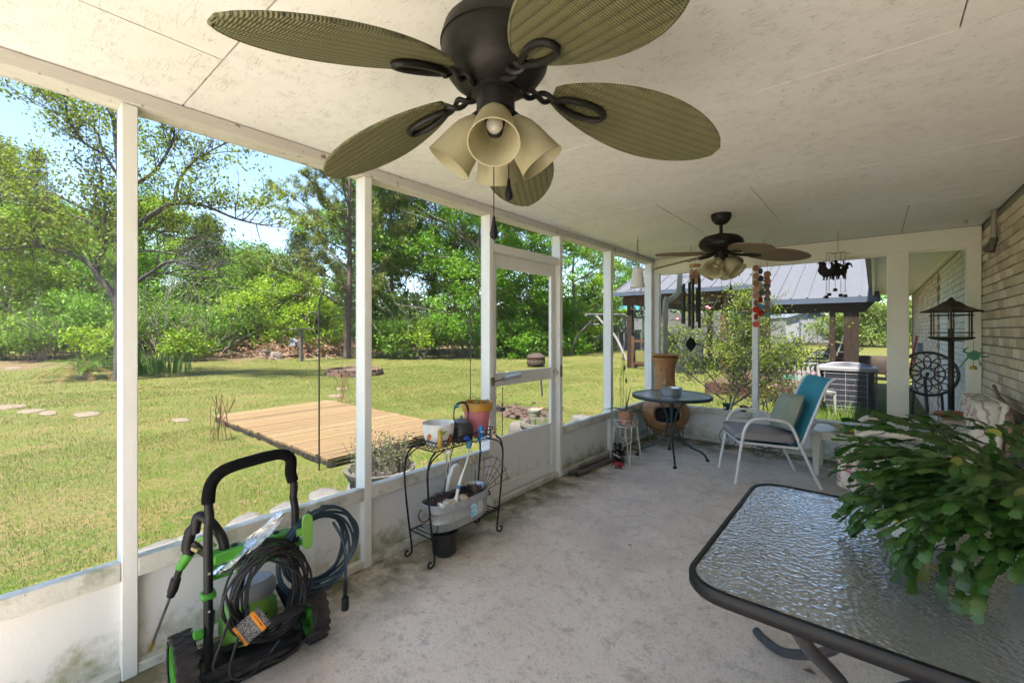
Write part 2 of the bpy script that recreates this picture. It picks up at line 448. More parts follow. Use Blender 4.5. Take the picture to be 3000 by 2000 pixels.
cl = part('closer', MB().tube([p0.lerp(p1, .36), p0.lerp(p1, .95)], .021, 14), M_alu, dr)
part('closer_rod', MB().tube([p0, p0.lerp(p1, .37)], .006, 8), M_brass, dr)
part('closer_bracket', MB().box((XL + .001, 2.60, .995), (XL + .010, 2.635, 1.065)).box((XL + .01, 2.60, 1.01), (XL + .02, 2.635, 1.016)).box((XL+.01, 2.60, 1.044), (XL+.02, 2.635, 1.05)), M_brass, dr, smooth=None)
part('latch', MB().box((DX1, D1 - .055, 1.01), (DX1 + .022, D1 - .02, 1.07)).box((DX1 + .022, D1 - .05, 1.025), (DX1 + .05, D1 - .03, 1.045)), M_alu, dr, smooth=None, bevel=.002)
part('strike_plate', MB().box((XL + .001, 3.615, .99), (XL + .006, 3.645, 1.10)), M_brass, dr, smooth=None)
part('push_bar', MB().tube([(DX0 - .05, D1 - .14, 1.0), (DX0 - .06, D1 - .10, .80)], .012, 8), M_alu, dr)

# ------------------------------------------------------------------ end wall of the porch
ew = thing('screen_wall', 'white end wall of the porch with deep header and wide pillar', 'screen wall', (XL, YB, 0))
part('corner_post', MB().box((XL - .10, YB - .115, 0), (XL, YB + .0, ZC - .004)), M_white, ew, smooth=None, bevel=.003)
part('corner_trim', MB().box((XL + .001, YB - .03, 0), (XL + .07, YB + .06, ZC - .20)), M_white, ew, smooth=None, bevel=.003)
part('header', MB().box((XL + .001, YB, ZC - .195), (XR - .001, YB + .03, ZC - .003)), M_header, ew, smooth=None)
part('header', MB().box((XL + .071, YB + .031, ZC - .215), (XR - .001, YB + .10, ZC - .01)), M_header, ew, smooth=None)
part('mullion', MB().box((-1.15, YB - .006, .43), (-1.085, YB + .085, ZC - .196)), M_white, ew, smooth=None, bevel=.003)
part('pillar', MB().box((.11, YB - .012, 0), (.28, YB + .11, ZC - .196)), M_header, ew, smooth=None, bevel=.004)
part('corner_post', MB().box((.69, YB - .01, 0), (XR - .002, YB + .10, ZC - .196)), M_header, ew, smooth=None, bevel=.004)
for a, b_ in ((XL + .071, -1.151), (-1.084, .109), (.281, .689)):
    part('sill', MB().box((a, YB - .015, .36), (b_, YB + .11, .43)), M_sill, ew, smooth=None, bevel=.004)
    part('knee_panel', MB().box((a, YB + .03, .045), (b_, YB + .055, .359)), M_knee, ew, smooth=None)
    part('bottom_plate', MB().box((a, YB - .004, .001), (b_, YB + .10, .044)), M_sill, ew, smooth=None, bevel=.004)
    screen(ew, a, b_, .43, ZC - .215, axis='x', pos=YB + .075)
part('stud', MB().box((-1.151 + .0, YB + .02, 0), (-1.084, YB + .07, .43)), M_white, ew, smooth=None)
# unseen near end of the porch, left open so floor-bounced sunlight brightens it
nw = thing('screen_wall', 'unseen near end of the porch, opened up for bounced sunlight, with slim white posts and a header', 'screen wall', (XL, YN, 0))
for a in (XL, -.80, XR - .09):
    part('post', MB().box((a, YN - .1, 0), (a + .08, YN, ZC - .01)), M_white, nw, smooth=None)
part('header', MB().box((XL + .081, YN - .1, ZC - .12), (XR - .091, YN, ZC - .011)), M_header, nw, smooth=None)

# ------------------------------------------------------------------ brick house beside the porch
def brick_mat():
    m = mat('weathered_brick', (.52, .45, .36), .85, col2=(.62, .57, .50), scale=14, bump=1.2, bscale=55,
            rand=('obj', [(.36, .25, .16), (.70, .58, .43), (.56, .44, .31), (.76, .67, .54), (.44, .33, .23), (.68, .56, .43)], .75),
            dirt=[((.24, .19, .15), 22, .58, .70), ((.80, .77, .72), 12, .60, .74)])
    return m
M_brick = brick_mat()
M_brick_daylit = mat('white_brick_daylit', (.72, .71, .69), .8, col2=(.60, .58, .55), scale=16, bump=1.0, bscale=55, rand=('obj', [(.62, .60, .57), (.78, .77, .75), (.70, .68, .65)], .5), dirt=[((.40, .36, .32), 24, .60, .72)])  # whiteness partly stands for daylight, put into the brick colour
M_brick_dark = mat('dark_quoin_brick', (.20, .11, .08), .85, col2=(.12, .07, .05), scale=10, bump=1.0, bscale=55, rand=('obj', [(.22, .10, .07), (.12, .07, .055), (.28, .17, .12)], .6))
M_mortar = mat('grey_mortar', (.24, .22, .195), .95, bump=.8, bscale=120)
hs = thing('brick_house', 'single-storey brick house wall forming the right side of the porch', 'house', (XR, 6, 0))
part('wall', MB().box((XR + .012, YN - .4, GZ - .2), (XR + .30, 16.0, ZC + .01)), M_mortar, hs, smooth=None)
BL, BH, PL, PH = .193, .066, .203, .0762
def brick_mesh(L, seed):
    r = random.Random(seed)
    mb = MB().box((-.05, 0, 0), (0, L, BH))
    mb.v = [(x - (r.uniform(0, .004) if x > -.01 else 0), y + r.uniform(-.0015, .0015), z + r.uniform(-.0015, .0015)) for x, y, z in mb.v]
    bm = bmesh.new(); me = bpy.data.meshes.new('brick')
    me.from_pydata(mb.v, [], mb.f); bm.from_mesh(me)
    bmesh.ops.bevel(bm, geom=list(bm.edges), offset=.004, segments=1, affect='EDGES'); bm.to_mesh(me); bm.free()
    return me
BM = {}
for nm, mt in (('n', M_brick), ('w', M_brick_daylit), ('d', M_brick_dark)):
    BM[nm] = []
    for sd in range(4):
        me = brick_mesh(BL, sd); me.materials.append(mt); BM[nm].append(me)
cand = []
nrow = int((ZC + .0 - GZ) / PH) + 1
for r_ in range(nrow):
    z = GZ + .02 + r_ * PH
    if z + BH > ZC: continue
    for k in range(int((15.5 - 1.0) / PL)):
        y = 1.0 + k * PL + (PL/2 if r_ % 2 else 0)
        if y + BL > 15.9: continue
        kind = 'n' if y < 6.10 else ('d' if y < 6.30 or 9.4 < y < 9.65 else ('w' if y < 9.45 else 'n'))  # painted daylight: pale bricks past the end wall, darker again past the corner
        vis = 0
        if 4.35 < y < 6.0 and z > .35: vis = 2 + (1 / (1 + abs(y - 5)))
        elif 6.1 < y < 9.7 and z > .35: vis = 1 + 1 / y
        cand.append((vis, y, z, kind))
cand.sort(key=lambda t: -t[0])
rest = {'n': MB(), 'w': MB(), 'd': MB()}
for i, (vis, y, z, kind) in enumerate(cand):
    x = XR + .052 + rng.uniform(-.002, .002)
    if i < 295 and vis > 0:
        o = bpy.data.objects.new('brick', rng.choice(BM[kind])); scene.collection.objects.link(o)
        o.parent = hs; o.location = (x - XR, y - 6, z); o.rotation_euler = (rng.uniform(-.006, .006), 0, rng.uniform(-.008, .008))
    else:
        rest[kind].box((x - .05, y, z), (x, y + BL, z + BH))
def island_variant(src, cols):
    m = src.copy(); m.name = src.name + '_course'
    for n in list(m.node_tree.nodes):
        if n.type == 'OBJECT_INFO':
            g = m.node_tree.nodes.new('ShaderNodeNewGeometry')
            for l in list(m.node_tree.links):
                if l.from_node == n:
                    to = l.to_socket; m.node_tree.links.remove(l); m.node_tree.links.new(g.outputs['Random Per Island'], to)
    return m
for kind, mt in (('n', M_brick), ('w', M_brick_daylit), ('d', M_brick_dark)):
    part('brick_courses', rest[kind], island_variant(mt, None), hs, smooth=None, kind='stuff')
part('eave_soffit', MB().box((.02, YB + .12, ZC + .0), (XR + .35, 15.8, ZC + .02)), mat('perforated_soffit', (.78, .76, .70), .55, bump=1.0, bscale=90, stretch=(.2, 1, 1)), hs, smooth=None)
part('eave_trim', MB().box((XR - .045, YB + .12, ZC - .05), (XR - .006, 15.8, ZC - .001)), M_header, hs, smooth=None)
part('eave_fascia', MB().box((-.02, YB + .46, ZC - .10), (.018, 15.8, ZC + .14)), M_white, hs, smooth=None)
part('roof', MB().add([(-.10, YB + .46, ZC + .145), (6, YB + .46, ZC + 2.0), (6, 16, ZC + 2.0), (-.10, 16, ZC + .145), (-.10, YB + .46, ZC + .12), (6, YB + .46, ZC + 1.97), (6, 16, ZC + 1.97), (-.10, 16, ZC + .12)],
     [(0,1,2,3), (7,6,5,4), (0,4,5,1), (1,5,6,2), (2,6,7,3), (3,7,4,0)]), mat('roof_shingle_brown', (.16, .13, .11), .9, col2=(.10, .085, .07), scale=30), hs, smooth=None)
part('roof', MB().add([(XL - .22, YN - .48, ZC + .12), (XR + 6, YN - .48, ZC + 2.6), (XR + 6, YB + .26, ZC + 2.6), (XL - .22, YB + .26, ZC + .12), (XL - .22, YN - .48, ZC + .101), (XR + 6, YN - .48, ZC + 2.57), (XR + 6, YB + .26, ZC + 2.57), (XL - .22, YB + .26, ZC + .101)],
     [(0,1,2,3), (7,6,5,4), (0,4,5,1), (1,5,6,2), (2,6,7,3), (3,7,4,0)]), MATS['roof_shingle_brown'], hs, smooth=None)
# ------------------------------------------------------------------ lawn
def lawn_mat():
    m = bpy.data.materials.new('lawn_soil_and_thatch'); m.use_nodes = True; nt = m.node_tree; b = nt.nodes['Principled BSDF']
    O = nd(nt, 'ShaderNodeTexCoord').outputs['Object']
    def noise(s, det=6, r=.65):
        n = nd(nt, 'ShaderNodeTexNoise', Scale=s, Detail=det, Roughness=r); nt.links.new(O, n.inputs['Vector']); return n.outputs['Fac']
    def rg(x, a, b_):
        r = nd(nt, 'ShaderNodeMapRange'); r.inputs[1].default_value = a; r.inputs[2].default_value = b_; nt.links.new(x, r.inputs[0]); return r.outputs[0]
    def mix(f, a, b_):
        x = nd(nt, 'ShaderNodeMix', data_type='RGBA'); nt.links.new(f, x.inputs[0])
        for i, q in ((6, a), (7, b_)):
            if isinstance(q, tuple): x.inputs[i].default_value = c4(q)
            else: nt.links.new(q, x.inputs[i])
        return x.outputs[2]
    c = mix(rg(noise(.45, 6, .7), .40, .62), (.065, .085, .014), (.115, .095, .034))
    c = mix(rg(noise(1.9, 8, .72), .46, .62), c, (.055, .085, .012))
    c = mix(rg(noise(7, 8, .75), .50, .62), c, (.135, .098, .05))
    c = mix(rg(noise(26, 7, .75), .48, .60), c, (.034, .056, .008))
    c = mix(rg(noise(3.3, 9, .8), .54, .66), c, (.105, .08, .04))
    c = mix(rg(noise(90, 4, .7), .56, .72), c, (.17, .135, .075))
    # bare leaf litter under the edge of the woods
    sx = nd(nt, 'ShaderNodeSeparateXYZ'); nt.links.new(O, sx.inputs[0])
    e = nd(nt, 'ShaderNodeMapRange'); e.inputs[1].default_value = -25.0; e.inputs[2].default_value = -29.0; nt.links.new(sx.outputs[0], e.inputs[0])
    mu = nd(nt, 'ShaderNodeMath', operation='MULTIPLY', use_clamp=True); nt.links.new(e.outputs[0], mu.inputs[0]); nt.links.new(rg(noise(.9, 6), .30, .55), mu.inputs[1])
    c = mix(mu.outputs[0], c, (.10, .07, .045))
    nt.links.new(c, b.inputs['Base Color']); b.inputs['Roughness'].default_value = .95; b.inputs['Specular IOR Level'].default_value = .1
    bp = nd(nt, 'ShaderNodeBump', Strength=.8, Distance=.03); nt.links.new(noise(40, 6, .7), bp.inputs['Height']); nt.links.new(bp.outputs[0], b.inputs['Normal'])
    return m
gv = []; gf = []
# unseen concrete patio, added past the near end to bounce sunlight inside
structure('patio', MB().box((XL - 1.0, -7.5, GZ - .1), (XR, YN - .205, -.004)), mat('bounce_patio_concrete', (.60, .57, .52), .85, col2=(.54, .51, .46), scale=2, bump=.4))
xs = [-400, -120, -60, -40, -30, -20, -12, -8, -5, -2.4, 3, 20, 80, 300]; ys = [-300, -60, -20, -8, -3, 0, 3, 6, 9, 13, 18, 30, 45, 70, 120, 400]
for y in ys:
    for x in xs: gv.append((x, y, GZ + .0075 * max(0, min(y, 140) - 18)))
nx = len(xs)
for j in range(len(ys) - 1):
    for i in range(nx - 1): gf.append((j*nx+i, j*nx+i+1, (j+1)*nx+i+1, (j+1)*nx+i))
g = MB(); g.v = gv; g.f = gf
structure('ground', g, lawn_mat())

def np_mesh(name, co, tri, mat_, parent=None, loops=3):
    me = bpy.data.meshes.new(name); n = len(co); k = len(tri)
    me.vertices.add(n); me.vertices.foreach_set('co', co.astype(np.float32).ravel())
    me.loops.add(k * loops); me.loops.foreach_set('vertex_index', tri.astype(np.int32).ravel())
    me.polygons.add(k); me.polygons.foreach_set('loop_start', np.arange(0, k * loops, loops, dtype=np.int32))
    me.update(calc_edges=True); me.materials.append(mat_)
    o = bpy.data.objects.new(name, me); scene.collection.objects.link(o)
    if parent is not None: o.parent = parent
    return o

def blades(x, y, z, h, w, lean):
    n = len(x); a = nrg.uniform(0, 2*np.pi, n); b = nrg.uniform(0, 2*np.pi, n)
    ln = lean * nrg.uniform(.2, 1, n) * h
    cx, sy = np.cos(a) * w / 2, np.sin(a) * w / 2
    lx, ly = np.cos(b) * ln, np.sin(b) * ln
    co = np.empty((n, 5, 3))
    co[:, 0] = np.stack([x - cx, y - sy, z], 1); co[:, 1] = np.stack([x + cx, y + sy, z], 1)
    co[:, 2] = np.stack([x - cx*.7 + lx*.35, y - sy*.7 + ly*.35, z + h*.62], 1); co[:, 3] = np.stack([x + cx*.7 + lx*.35, y + sy*.7 + ly*.35, z + h*.62], 1)
    co[:, 4] = np.stack([x + lx, y + ly, z + h], 1)
    base = np.arange(n)[:, None] * 5
    tri = np.concatenate([base + np.array([0, 1, 3]), base + np.array([0, 3, 2]), base + np.array([2, 3, 4])], 1).reshape(-1, 3)
    return co.reshape(-1, 3), tri
M_grass = mat('grass_blade', (.07, .15, .008), .6, rand=('isl', [(.115, .10, .024), (.034, .115, .004), (.066, .132, .006), (.05, .15, .006), (.13, .112, .036)], .42), col2=(.135, .095, .04), amt=2.2, scale=2.1, trans=.35, spec=.2, detail=7)
def patch(x, y, s, seed):                       # cheap smooth field for clumping
    r = np.random.default_rng(seed); v = 0
    for _ in range(9):
        a = r.uniform(0, 6.28); v = v + np.sin((x*np.cos(a) + y*np.sin(a)) * s * r.uniform(.5, 2.6) + r.uniform(0, 6.28))
    return v / 6
CO = []; TR = []; off = 0
def scatter(n, x0, x1, y0, y1, h0, h1, w, thr, seed, near=None):
    global off
    x = x1 - (x1 - x0) * nrg.uniform(0, 1, n) ** (near or 1); y = nrg.uniform(y0, y1, n)
    dens = patch(x, y, 1.6, seed) + .7 * patch(x, y, 6, seed + 1) + nrg.normal(0, .55, n)
    k = (dens > thr) & ~((x > -8.9) & (x < -4.75) & (y > 2.4) & (y < 4.7))
    x, y = x[k], y[k]; h = nrg.uniform(h0, h1, len(x)) * (1 + .35 * patch(x, y, 4, seed + 2))
    co, tr = blades(x, y, np.full(len(x), GZ), np.abs(h), w * nrg.uniform(.6, 1.3, len(x)), .95)
    CO.append(co); TR.append(tr + off); off += len(co)
scatter(150000, -8.5, -2.5, -1.5, 7.5, .012, .042, .0032, -.45, 1, 1.25)
scatter(15000, -3.7, -2.5, -1.5, 5.5, .05, .15, .005, .35, 5, 1.3)
scatter(90000, -16, -7.0, -2.5, 13, .012, .040, .007, -.35, 9)
scatter(60000, -26, -13, -4, 26, .015, .05, .016, -.2, 15)
scatter(7000, -3.6, -2.5, 4.2, 12, .05, .14, .005, .2, 22)
scatter(80000, -13, -2.5, 6, 24, .015, .045, .010, -.25, 31)
scatter(12000, -2.6, .6, 6.3, 13, .04, .16, .006, -.1, 25)
grass = np_mesh('grass', np.concatenate(CO), np.concatenate(TR), M_grass)
tag(grass, 'short patchy green and straw coloured grass of the lawn', 'grass', kind='stuff')
# ------------------------------------------------------------------ trees and undergrowth
def unit(v): return v / np.maximum(1e-9, np.linalg.norm(v, axis=1, keepdims=True))
def leaf_quads(P, L, W, droop=0.0, flat=.5):
    n = len(P); d = unit(nrg.normal(0, 1, (n, 3)) + np.array([0, 0, -droop])); r = unit(nrg.normal(0, 1, (n, 3)) * np.array([1, 1, 1]) + np.array([0, 0, flat * 2]))
    s = unit(np.cross(d, r)); l = L * nrg.uniform(.6, 1.3, (n, 1)); w = W * nrg.uniform(.6, 1.3, (n, 1))
    nrm = np.cross(s, d)
    co = np.stack([P, P + d*l*.45 + s*w*.5 + nrm*w*.15, P + d*l, P + d*l*.45 - s*w*.5 + nrm*w*.15], 1)
    return co.reshape(-1, 3), np.arange(n*4).reshape(-1, 4)
def blob_points(blobs, n, per, sig, shell=.55):
    vol = np.array([b[3]*b[4]*b[5] for b in blobs]) ** .7; pick = nrg.choice(len(blobs), size=max(1, n // per), p=vol/vol.sum())
    B = np.array(blobs)[pick]; u = unit(nrg.normal(0, 1, (len(B), 3))); r = nrg.uniform(shell, 1.02, (len(B), 1))
    c = B[:, :3] + u * B[:, 3:6] * r
    s = sig * nrg.uniform(.5, 1.3, (len(c), 1, 1))
    return (c[:, None, :] + nrg.normal(0, 1, (len(c), per, 3)) * s * np.array([1, 1, .6])).reshape(-1, 3)
def leaf_mat(name, cols, trans=.35, rough=.55):
    return mat(name, cols[0], rough, rand=('isl', cols, 1.0), trans=trans, spec=.25)
L_oak = leaf_mat('oak_leaf', [(0.04725, 0.1408, 0.0066), (0.0945, 0.2176, 0.011), (0.0675, 0.1792, 0.0088), (0.135, 0.256, 0.0176)], .4)
L_lime = leaf_mat('lime_leaf', [(0.1215, 0.256, 0.0088), (0.189, 0.2944, 0.011), (0.0945, 0.2048, 0.0088), (0.2295, 0.3072, 0.022)], .4)
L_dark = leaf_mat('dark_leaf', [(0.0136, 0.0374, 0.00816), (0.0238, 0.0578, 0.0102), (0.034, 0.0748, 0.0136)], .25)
L_mid = leaf_mat('mid_leaf', [(0.04725, 0.128, 0.0088), (0.081, 0.1792, 0.011), (0.1215, 0.2176, 0.0176), (0.0405, 0.1024, 0.0088)], .38)
L_cedar = leaf_mat('cedar_leaf', [(0.0204, 0.0476, 0.0136), (0.034, 0.068, 0.017), (0.0476, 0.0816, 0.0204)], .2)
L_pine = leaf_mat('pine_needle', [(0.0675, 0.1088, 0.0198), (0.1013, 0.1408, 0.022), (0.1485, 0.16, 0.033), (0.054, 0.096, 0.0198)], .25)
L_pale = leaf_mat('pale_leaf', [(0.1088, 0.17, 0.034), (0.1496, 0.204, 0.0476), (0.0816, 0.136, 0.0272)])
M_bark = mat('grey_brown_bark', (.13, .10, .08), .9, col2=(.06, .05, .045), scale=9, bump=1.5, bscale=25, stretch=(1, 1, .25))
M_bark_pine = mat('pine_bark', (.085, .055, .042), .9, col2=(.04, .028, .024), scale=8, bump=2.0, bscale=18, stretch=(1, 1, .35))
M_bark_dark = mat('dark_lichened_bark', (.014, .012, .011), .9, col2=(.05, .048, .046), scale=14, bump=1.5, bscale=25, amt=1.2)
M_twig_grey = mat('bare_grey_twig', (.20, .18, .155), .85, col2=(.11, .095, .08), scale=6)
M_twig_brown = mat('dry_brown_twig', (.22, .13, .08), .9, rand=('isl', [(.26, .16, .10), (.15, .09, .06), (.34, .27, .21), (.20, .10, .06)], .9))
TUBEBUF = {}
def limb(mb, p, d, L, r, depth, tips, up=.15, bend=.35, n=5, kids=3):
    pts = [Vector(p)]; rs = [r]; dv = Vector(d).normalized()
    for i in range(n):
        dv = (dv + Vector((rng.uniform(-1, 1), rng.uniform(-1, 1), rng.uniform(-1, 1) + up)) * bend * .5).normalized()
        pts.append(pts[-1] + dv * L / n); rs.append(r * (1 - .75 * (i + 1) / n))
    mb.tube(pts, rs, 6 if r > .05 else 4, caps=False)
    if depth == 0: tips.append(pts[-1]); tips.append(pts[len(pts)//2]); return
    for k in range(kids):
        i = rng.randint(max(1, n//2 - 1), n)
        a = Vector((rng.uniform(-1, 1), rng.uniform(-1, 1), rng.uniform(-.2, .9)))
        limb(mb, pts[i], (dv + a * 1.1), L * rng.uniform(.45, .7), rs[i] * .7 + .004, depth - 1, tips, up, bend, max(3, n - 1), kids)
def tree(name, label, px, d, top, w, mat_, bark=M_bark, n=11000, leaf=(.17, .095), style='round', base=None, low=.18, trunk_r=None, cat='tree', group='trees along the edge of the woods', sig=.30, lean=0):
    """a tree standing at photo column px and distance d; top = photo row of its highest leaves; w = crown width in metres"""
    n = int(n * 2.6); x, y = wl((px - CX_) / F_ * d, d); z = gz(x, y); H = CAMH + (HY_ - top) * d / F_ - z
    t = thing(name, label, cat, (x, y, z), group=group)
    tr = MB(); tips = []; tr_r = trunk_r or .012 * H + .05
    if style == 'cone':
        tr.tube([(0, 0, -.1), (lean*.5, 0, H*.5), (lean, 0, H*.97)], [tr_r, tr_r*.6, .02], 7)
        k = n // 36; hh = nrg.uniform(low, 1, k) ** 1.15; rad = w/2 * (1 - hh) ** .8 * nrg.uniform(.55, 1.1, k) + .12; a = nrg.uniform(0, 6.283, k)
        c = np.stack([rad*np.cos(a) + lean*hh, rad*np.sin(a), hh*H - rad*.25], 1)
        P = (c[:, None] + nrg.normal(0, 1, (k, 36, 3)) * np.array([.28, .28, .20]) * (sig/.30)).reshape(-1, 3)
        co, q = leaf_quads(P, leaf[0], leaf[1], droop=-.3)
    else:
        zt = H * low
        pts = [(0, 0, -.15), (rng.uniform(-.1, .1), rng.uniform(-.1, .1), H*.25), (rng.uniform(-.3, .3), rng.uniform(-.3, .3), H*.55), (lean + rng.uniform(-.3, .3), rng.uniform(-.3, .3), H*.9)]
        sp = spline(pts, 4); tr.tube(sp, [tr_r*(1 - .85*i/(len(sp)-1)) for i in range(len(sp))], 8)
        for i in range(9):
            q0 = sp[rng.randint(3, len(sp)-2)]; a = rng.uniform(0, 6.283)
            limb(tr, q0, (math.cos(a), math.sin(a), rng.uniform(.1, .8)), w*rng.uniform(.3, .48), tr_r*.38, 1, tips, n=4, kids=3)
        blobs = []
        nb = 15
        for i in range(nb):
            f = (i + .5) / nb; a = i * 2.4 + rng.uniform(-.4, .4); zz = zt + (H - zt) * f
            prof = math.sin(math.pi * min(.97, .16 + .80*f)) ** .6
            R = w/2 * prof * rng.uniform(.35, .75)
            br = w * rng.uniform(.13, .22)
            blobs.append((R*math.cos(a) + lean*f, R*math.sin(a), min(zz, H - br*.6), br, br, br * rng.uniform(.5, .8)))
        P = blob_points(blobs, n, 70, sig, .62)
        co, q = leaf_quads(P, leaf[0], leaf[1], droop=.25, flat=.9)
    part('trunk', tr, bark, t, world=False, smooth=60)
    np_mesh('crown', co, q, mat_, t, 4)
    return t
def bush(name, label, px, d, top, w, mat_, n=2500, leaf=(.13, .07), twigs=10, group='undergrowth along the edge of the woods', tmat=None, cat='shrub', gzz=None, sig=.2, py=None):
    x, y = wl((px - CX_) / F_ * d, d); z = gz(x, y) if gzz is None else gzz; H = CAMH + (HY_ - top) * d / F_ - z
    t = thing(name, label, cat, (x, y, z), group=group); tb = MB(); tips = []
    for i in range(twigs):
        a = rng.uniform(0, 6.283)
        limb(tb, (rng.uniform(-.2, .2)*w*.5, rng.uniform(-.2, .2)*w*.5, -.05), (math.cos(a)*.6, math.sin(a)*.6, rng.uniform(.6, 1.4)), H*rng.uniform(.6, 1.0), (.006 + .004*H), 1, tips, n=4, kids=3)
    part('stems', tb, tmat or M_twig_grey, t, world=False)
    if n:
        blobs = []
        for i in range(6):
            a = rng.uniform(0, 6.283); R = w*.28*rng.uniform(.3, 1)
            blobs.append((R*math.cos(a), R*math.sin(a), H*rng.uniform(.35, .78), w*rng.uniform(.2, .32), w*rng.uniform(.2, .32), H*rng.uniform(.16, .26)))
        co, q = leaf_quads(blob_points(blobs, n, 30, sig, .4), leaf[0], leaf[1], .1)
        np_mesh('foliage', co, q, mat_, t, 4)
    return t

# tall trees, from the left of the view to the right
tree('spruce_tree', 'tall narrow dark conifer with brownish tips far behind the dead branches', 25, 40, 425, 4.5, L_cedar, n=6000, style='cone', bark=M_bark_pine)
tree('spruce_tree', 'second tall narrow conifer, slightly shorter and just right of its twin', 105, 41, 440, 4.2, L_cedar, n=6000, style='cone', bark=M_bark_pine)
tree('cedar_tree', 'broad dark cedar at the far left of the tree line', -60, 33, 500, 9, L_dark, n=10000, style='cone', low=.05)
tree('broadleaf_tree', 'mid green rounded tree behind the sago palm, left of the crooked tree', 170, 31, 600, 10, L_mid, n=12000)
tree('broadleaf_tree', 'bright green low tree at the far left above the bare soil', 10, 25, 640, 8, L_lime, n=9000, low=.10)
tree('broadleaf_tree', 'lime green domed tree lit up behind the crooked tree', 455, 36, 590, 9.5, L_lime, n=13000)
tree('cedar_tree', 'dark pointed cedar beside the lime green domed tree', 605, 34, 635, 7.5, L_cedar, n=9000, style='cone', low=.08)
tree('broadleaf_tree', 'low dark green tree in the gap of sky left of the pine', 330, 28, 700, 9, L_oak, n=10000, low=.05)
tree('broadleaf_tree', 'mid green small tree beneath the pine branches', 760, 30, 725, 9.5, L_mid, n=10000, low=.05)
tree('cedar_tree', 'slim dark cedar peeking through the pine branches', 880, 33, 670, 5.5, L_cedar, n=8000, style='cone', low=.05)
tree('broadleaf_tree', 'yellow-green bushy tree behind the brush pile', 850, 28, 800, 7.5, L_lime, n=8000, low=.05)
tree('oak_tree', 'tall dark green oak standing just right of the pine', 1150, 29, 440, 10.5, L_oak, n=17000, low=.20)
tree('oak_tree', 'large bright green oak seen through the screen door', 1395, 27, 470, 11, L_oak, n=19000, low=.05)
tree('oak_tree', 'dense oak filling the gap between two oaks with bare trunks below', 1270, 31, 420, 11, L_oak, n=15000, low=.30)
tree('oak_tree', 'bright oak with low hanging boughs behind the fire pit', 1555, 29, 480, 10.5, L_oak, n=16000, low=.03)
tree('broadleaf_tree', 'yellow-green feathery tree behind the swing frame', 1690, 34, 600, 9.5, L_lime, n=11000, low=.05)
tree('oak_tree', 'shaded dark oak beyond the swing frame', 1800, 40, 560, 12, L_oak, n=13000, low=.05)
tree('pine_tree', 'dark full pine rising above the play tower', 1905, 48, 600, 12, L_cedar, n=11000, style='cone', low=.05)
tree('broadleaf_tree', 'rounded tree behind the play tower and pavilion', 2030, 55, 840, 12, L_mid, n=9000, low=.03)
tree('broadleaf_tree', 'bright tree behind the left side of the white shed', 2255, 62, 860, 13, L_lime, n=9000, low=.03, leaf=(.24, .15))
tree('broadleaf_tree', 'hazy green tree behind the white shed roof', 2370, 68, 850, 14, L_mid, n=9000, low=.03, leaf=(.24, .15))
tree('crape_tree', 'pale green spreading tree right of the dark pavilion posts', 2555, 38, 880, 9, L_pale, n=10000, low=.16, leaf=(.2, .1))
tree('broadleaf_tree', 'dark green tree behind the pale spreading tree', 2600, 58, 800, 13, L_oak, n=8000, low=.03, leaf=(.24, .15))
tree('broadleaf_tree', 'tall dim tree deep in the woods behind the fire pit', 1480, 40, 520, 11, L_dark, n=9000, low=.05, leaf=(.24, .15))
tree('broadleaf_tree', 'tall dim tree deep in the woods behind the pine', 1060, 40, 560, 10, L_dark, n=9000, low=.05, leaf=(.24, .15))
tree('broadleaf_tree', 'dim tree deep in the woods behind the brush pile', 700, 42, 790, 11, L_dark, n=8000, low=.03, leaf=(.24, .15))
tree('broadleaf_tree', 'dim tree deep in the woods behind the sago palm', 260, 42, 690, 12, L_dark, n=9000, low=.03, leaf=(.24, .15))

tree('broadleaf_tree', 'tall mid green tree filling the woods behind the crooked trunk', 380, 38, 560, 11, L_mid, n=12000, low=.05)
tree('broadleaf_tree', 'tall oak-like tree deep behind the bright green low tree', 60, 37, 560, 11, L_oak, n=12000, low=.05)
tree('broadleaf_tree', 'mid green tree closing the gap left of the slim cedar', 690, 36, 720, 9, L_mid, n=10000, low=.05)

# undergrowth along the woods edge
und = [(-40, 23, 880, 5, L_mid), (70, 23.5, 900, 4, L_lime), (160, 23, 905, 3.6, L_mid), (250, 24, 860, 4.2, L_oak), (300, 22, 940, 3, L_lime), (420, 24, 880, 4.4, L_mid), (520, 25, 850, 4.6, L_mid),
       (560, 23, 950, 3, L_lime), (640, 26, 880, 4.5, L_oak), (720, 27, 900, 4, L_mid), (840, 29, 900, 4.5, L_oak), (930, 29, 890, 4, L_dark), (1110, 26, 925, 3.2, L_mid), (1170, 25, 935, 3, L_mid),
       (1235, 25, 925, 3.2, L_lime), (1300, 25.5, 930, 3.4, L_mid), (1360, 26, 900, 3.6, L_oak), (1450, 26, 915, 3.8, L_oak), (1540, 28, 905, 4, L_oak), (1640, 31, 900, 4.2, L_oak), (1720, 34, 915, 4, L_mid), (1880, 40, 930, 4, L_mid)]
und_where = ['at the far left edge of the woods', 'left of the sago palm', 'just behind the sago palm', 'behind the sago palm and stepping path', 'behind the iris clump', 'just right of the iris clump', 'under the dead branches', 'in front of the dead branches',
             'left of the brush pile', 'behind the rocks', 'behind the bird feeder post', 'behind the brush pile', 'right of the pine trunk', 'below the bare oak trunks', 'with pale tips below the oaks', 'behind the hanging hook',
             'left of the screen door view', 'below the large bright oak', 'behind the fire pit', 'right of the fire pit', 'behind the swing frame', 'beside the play tower']
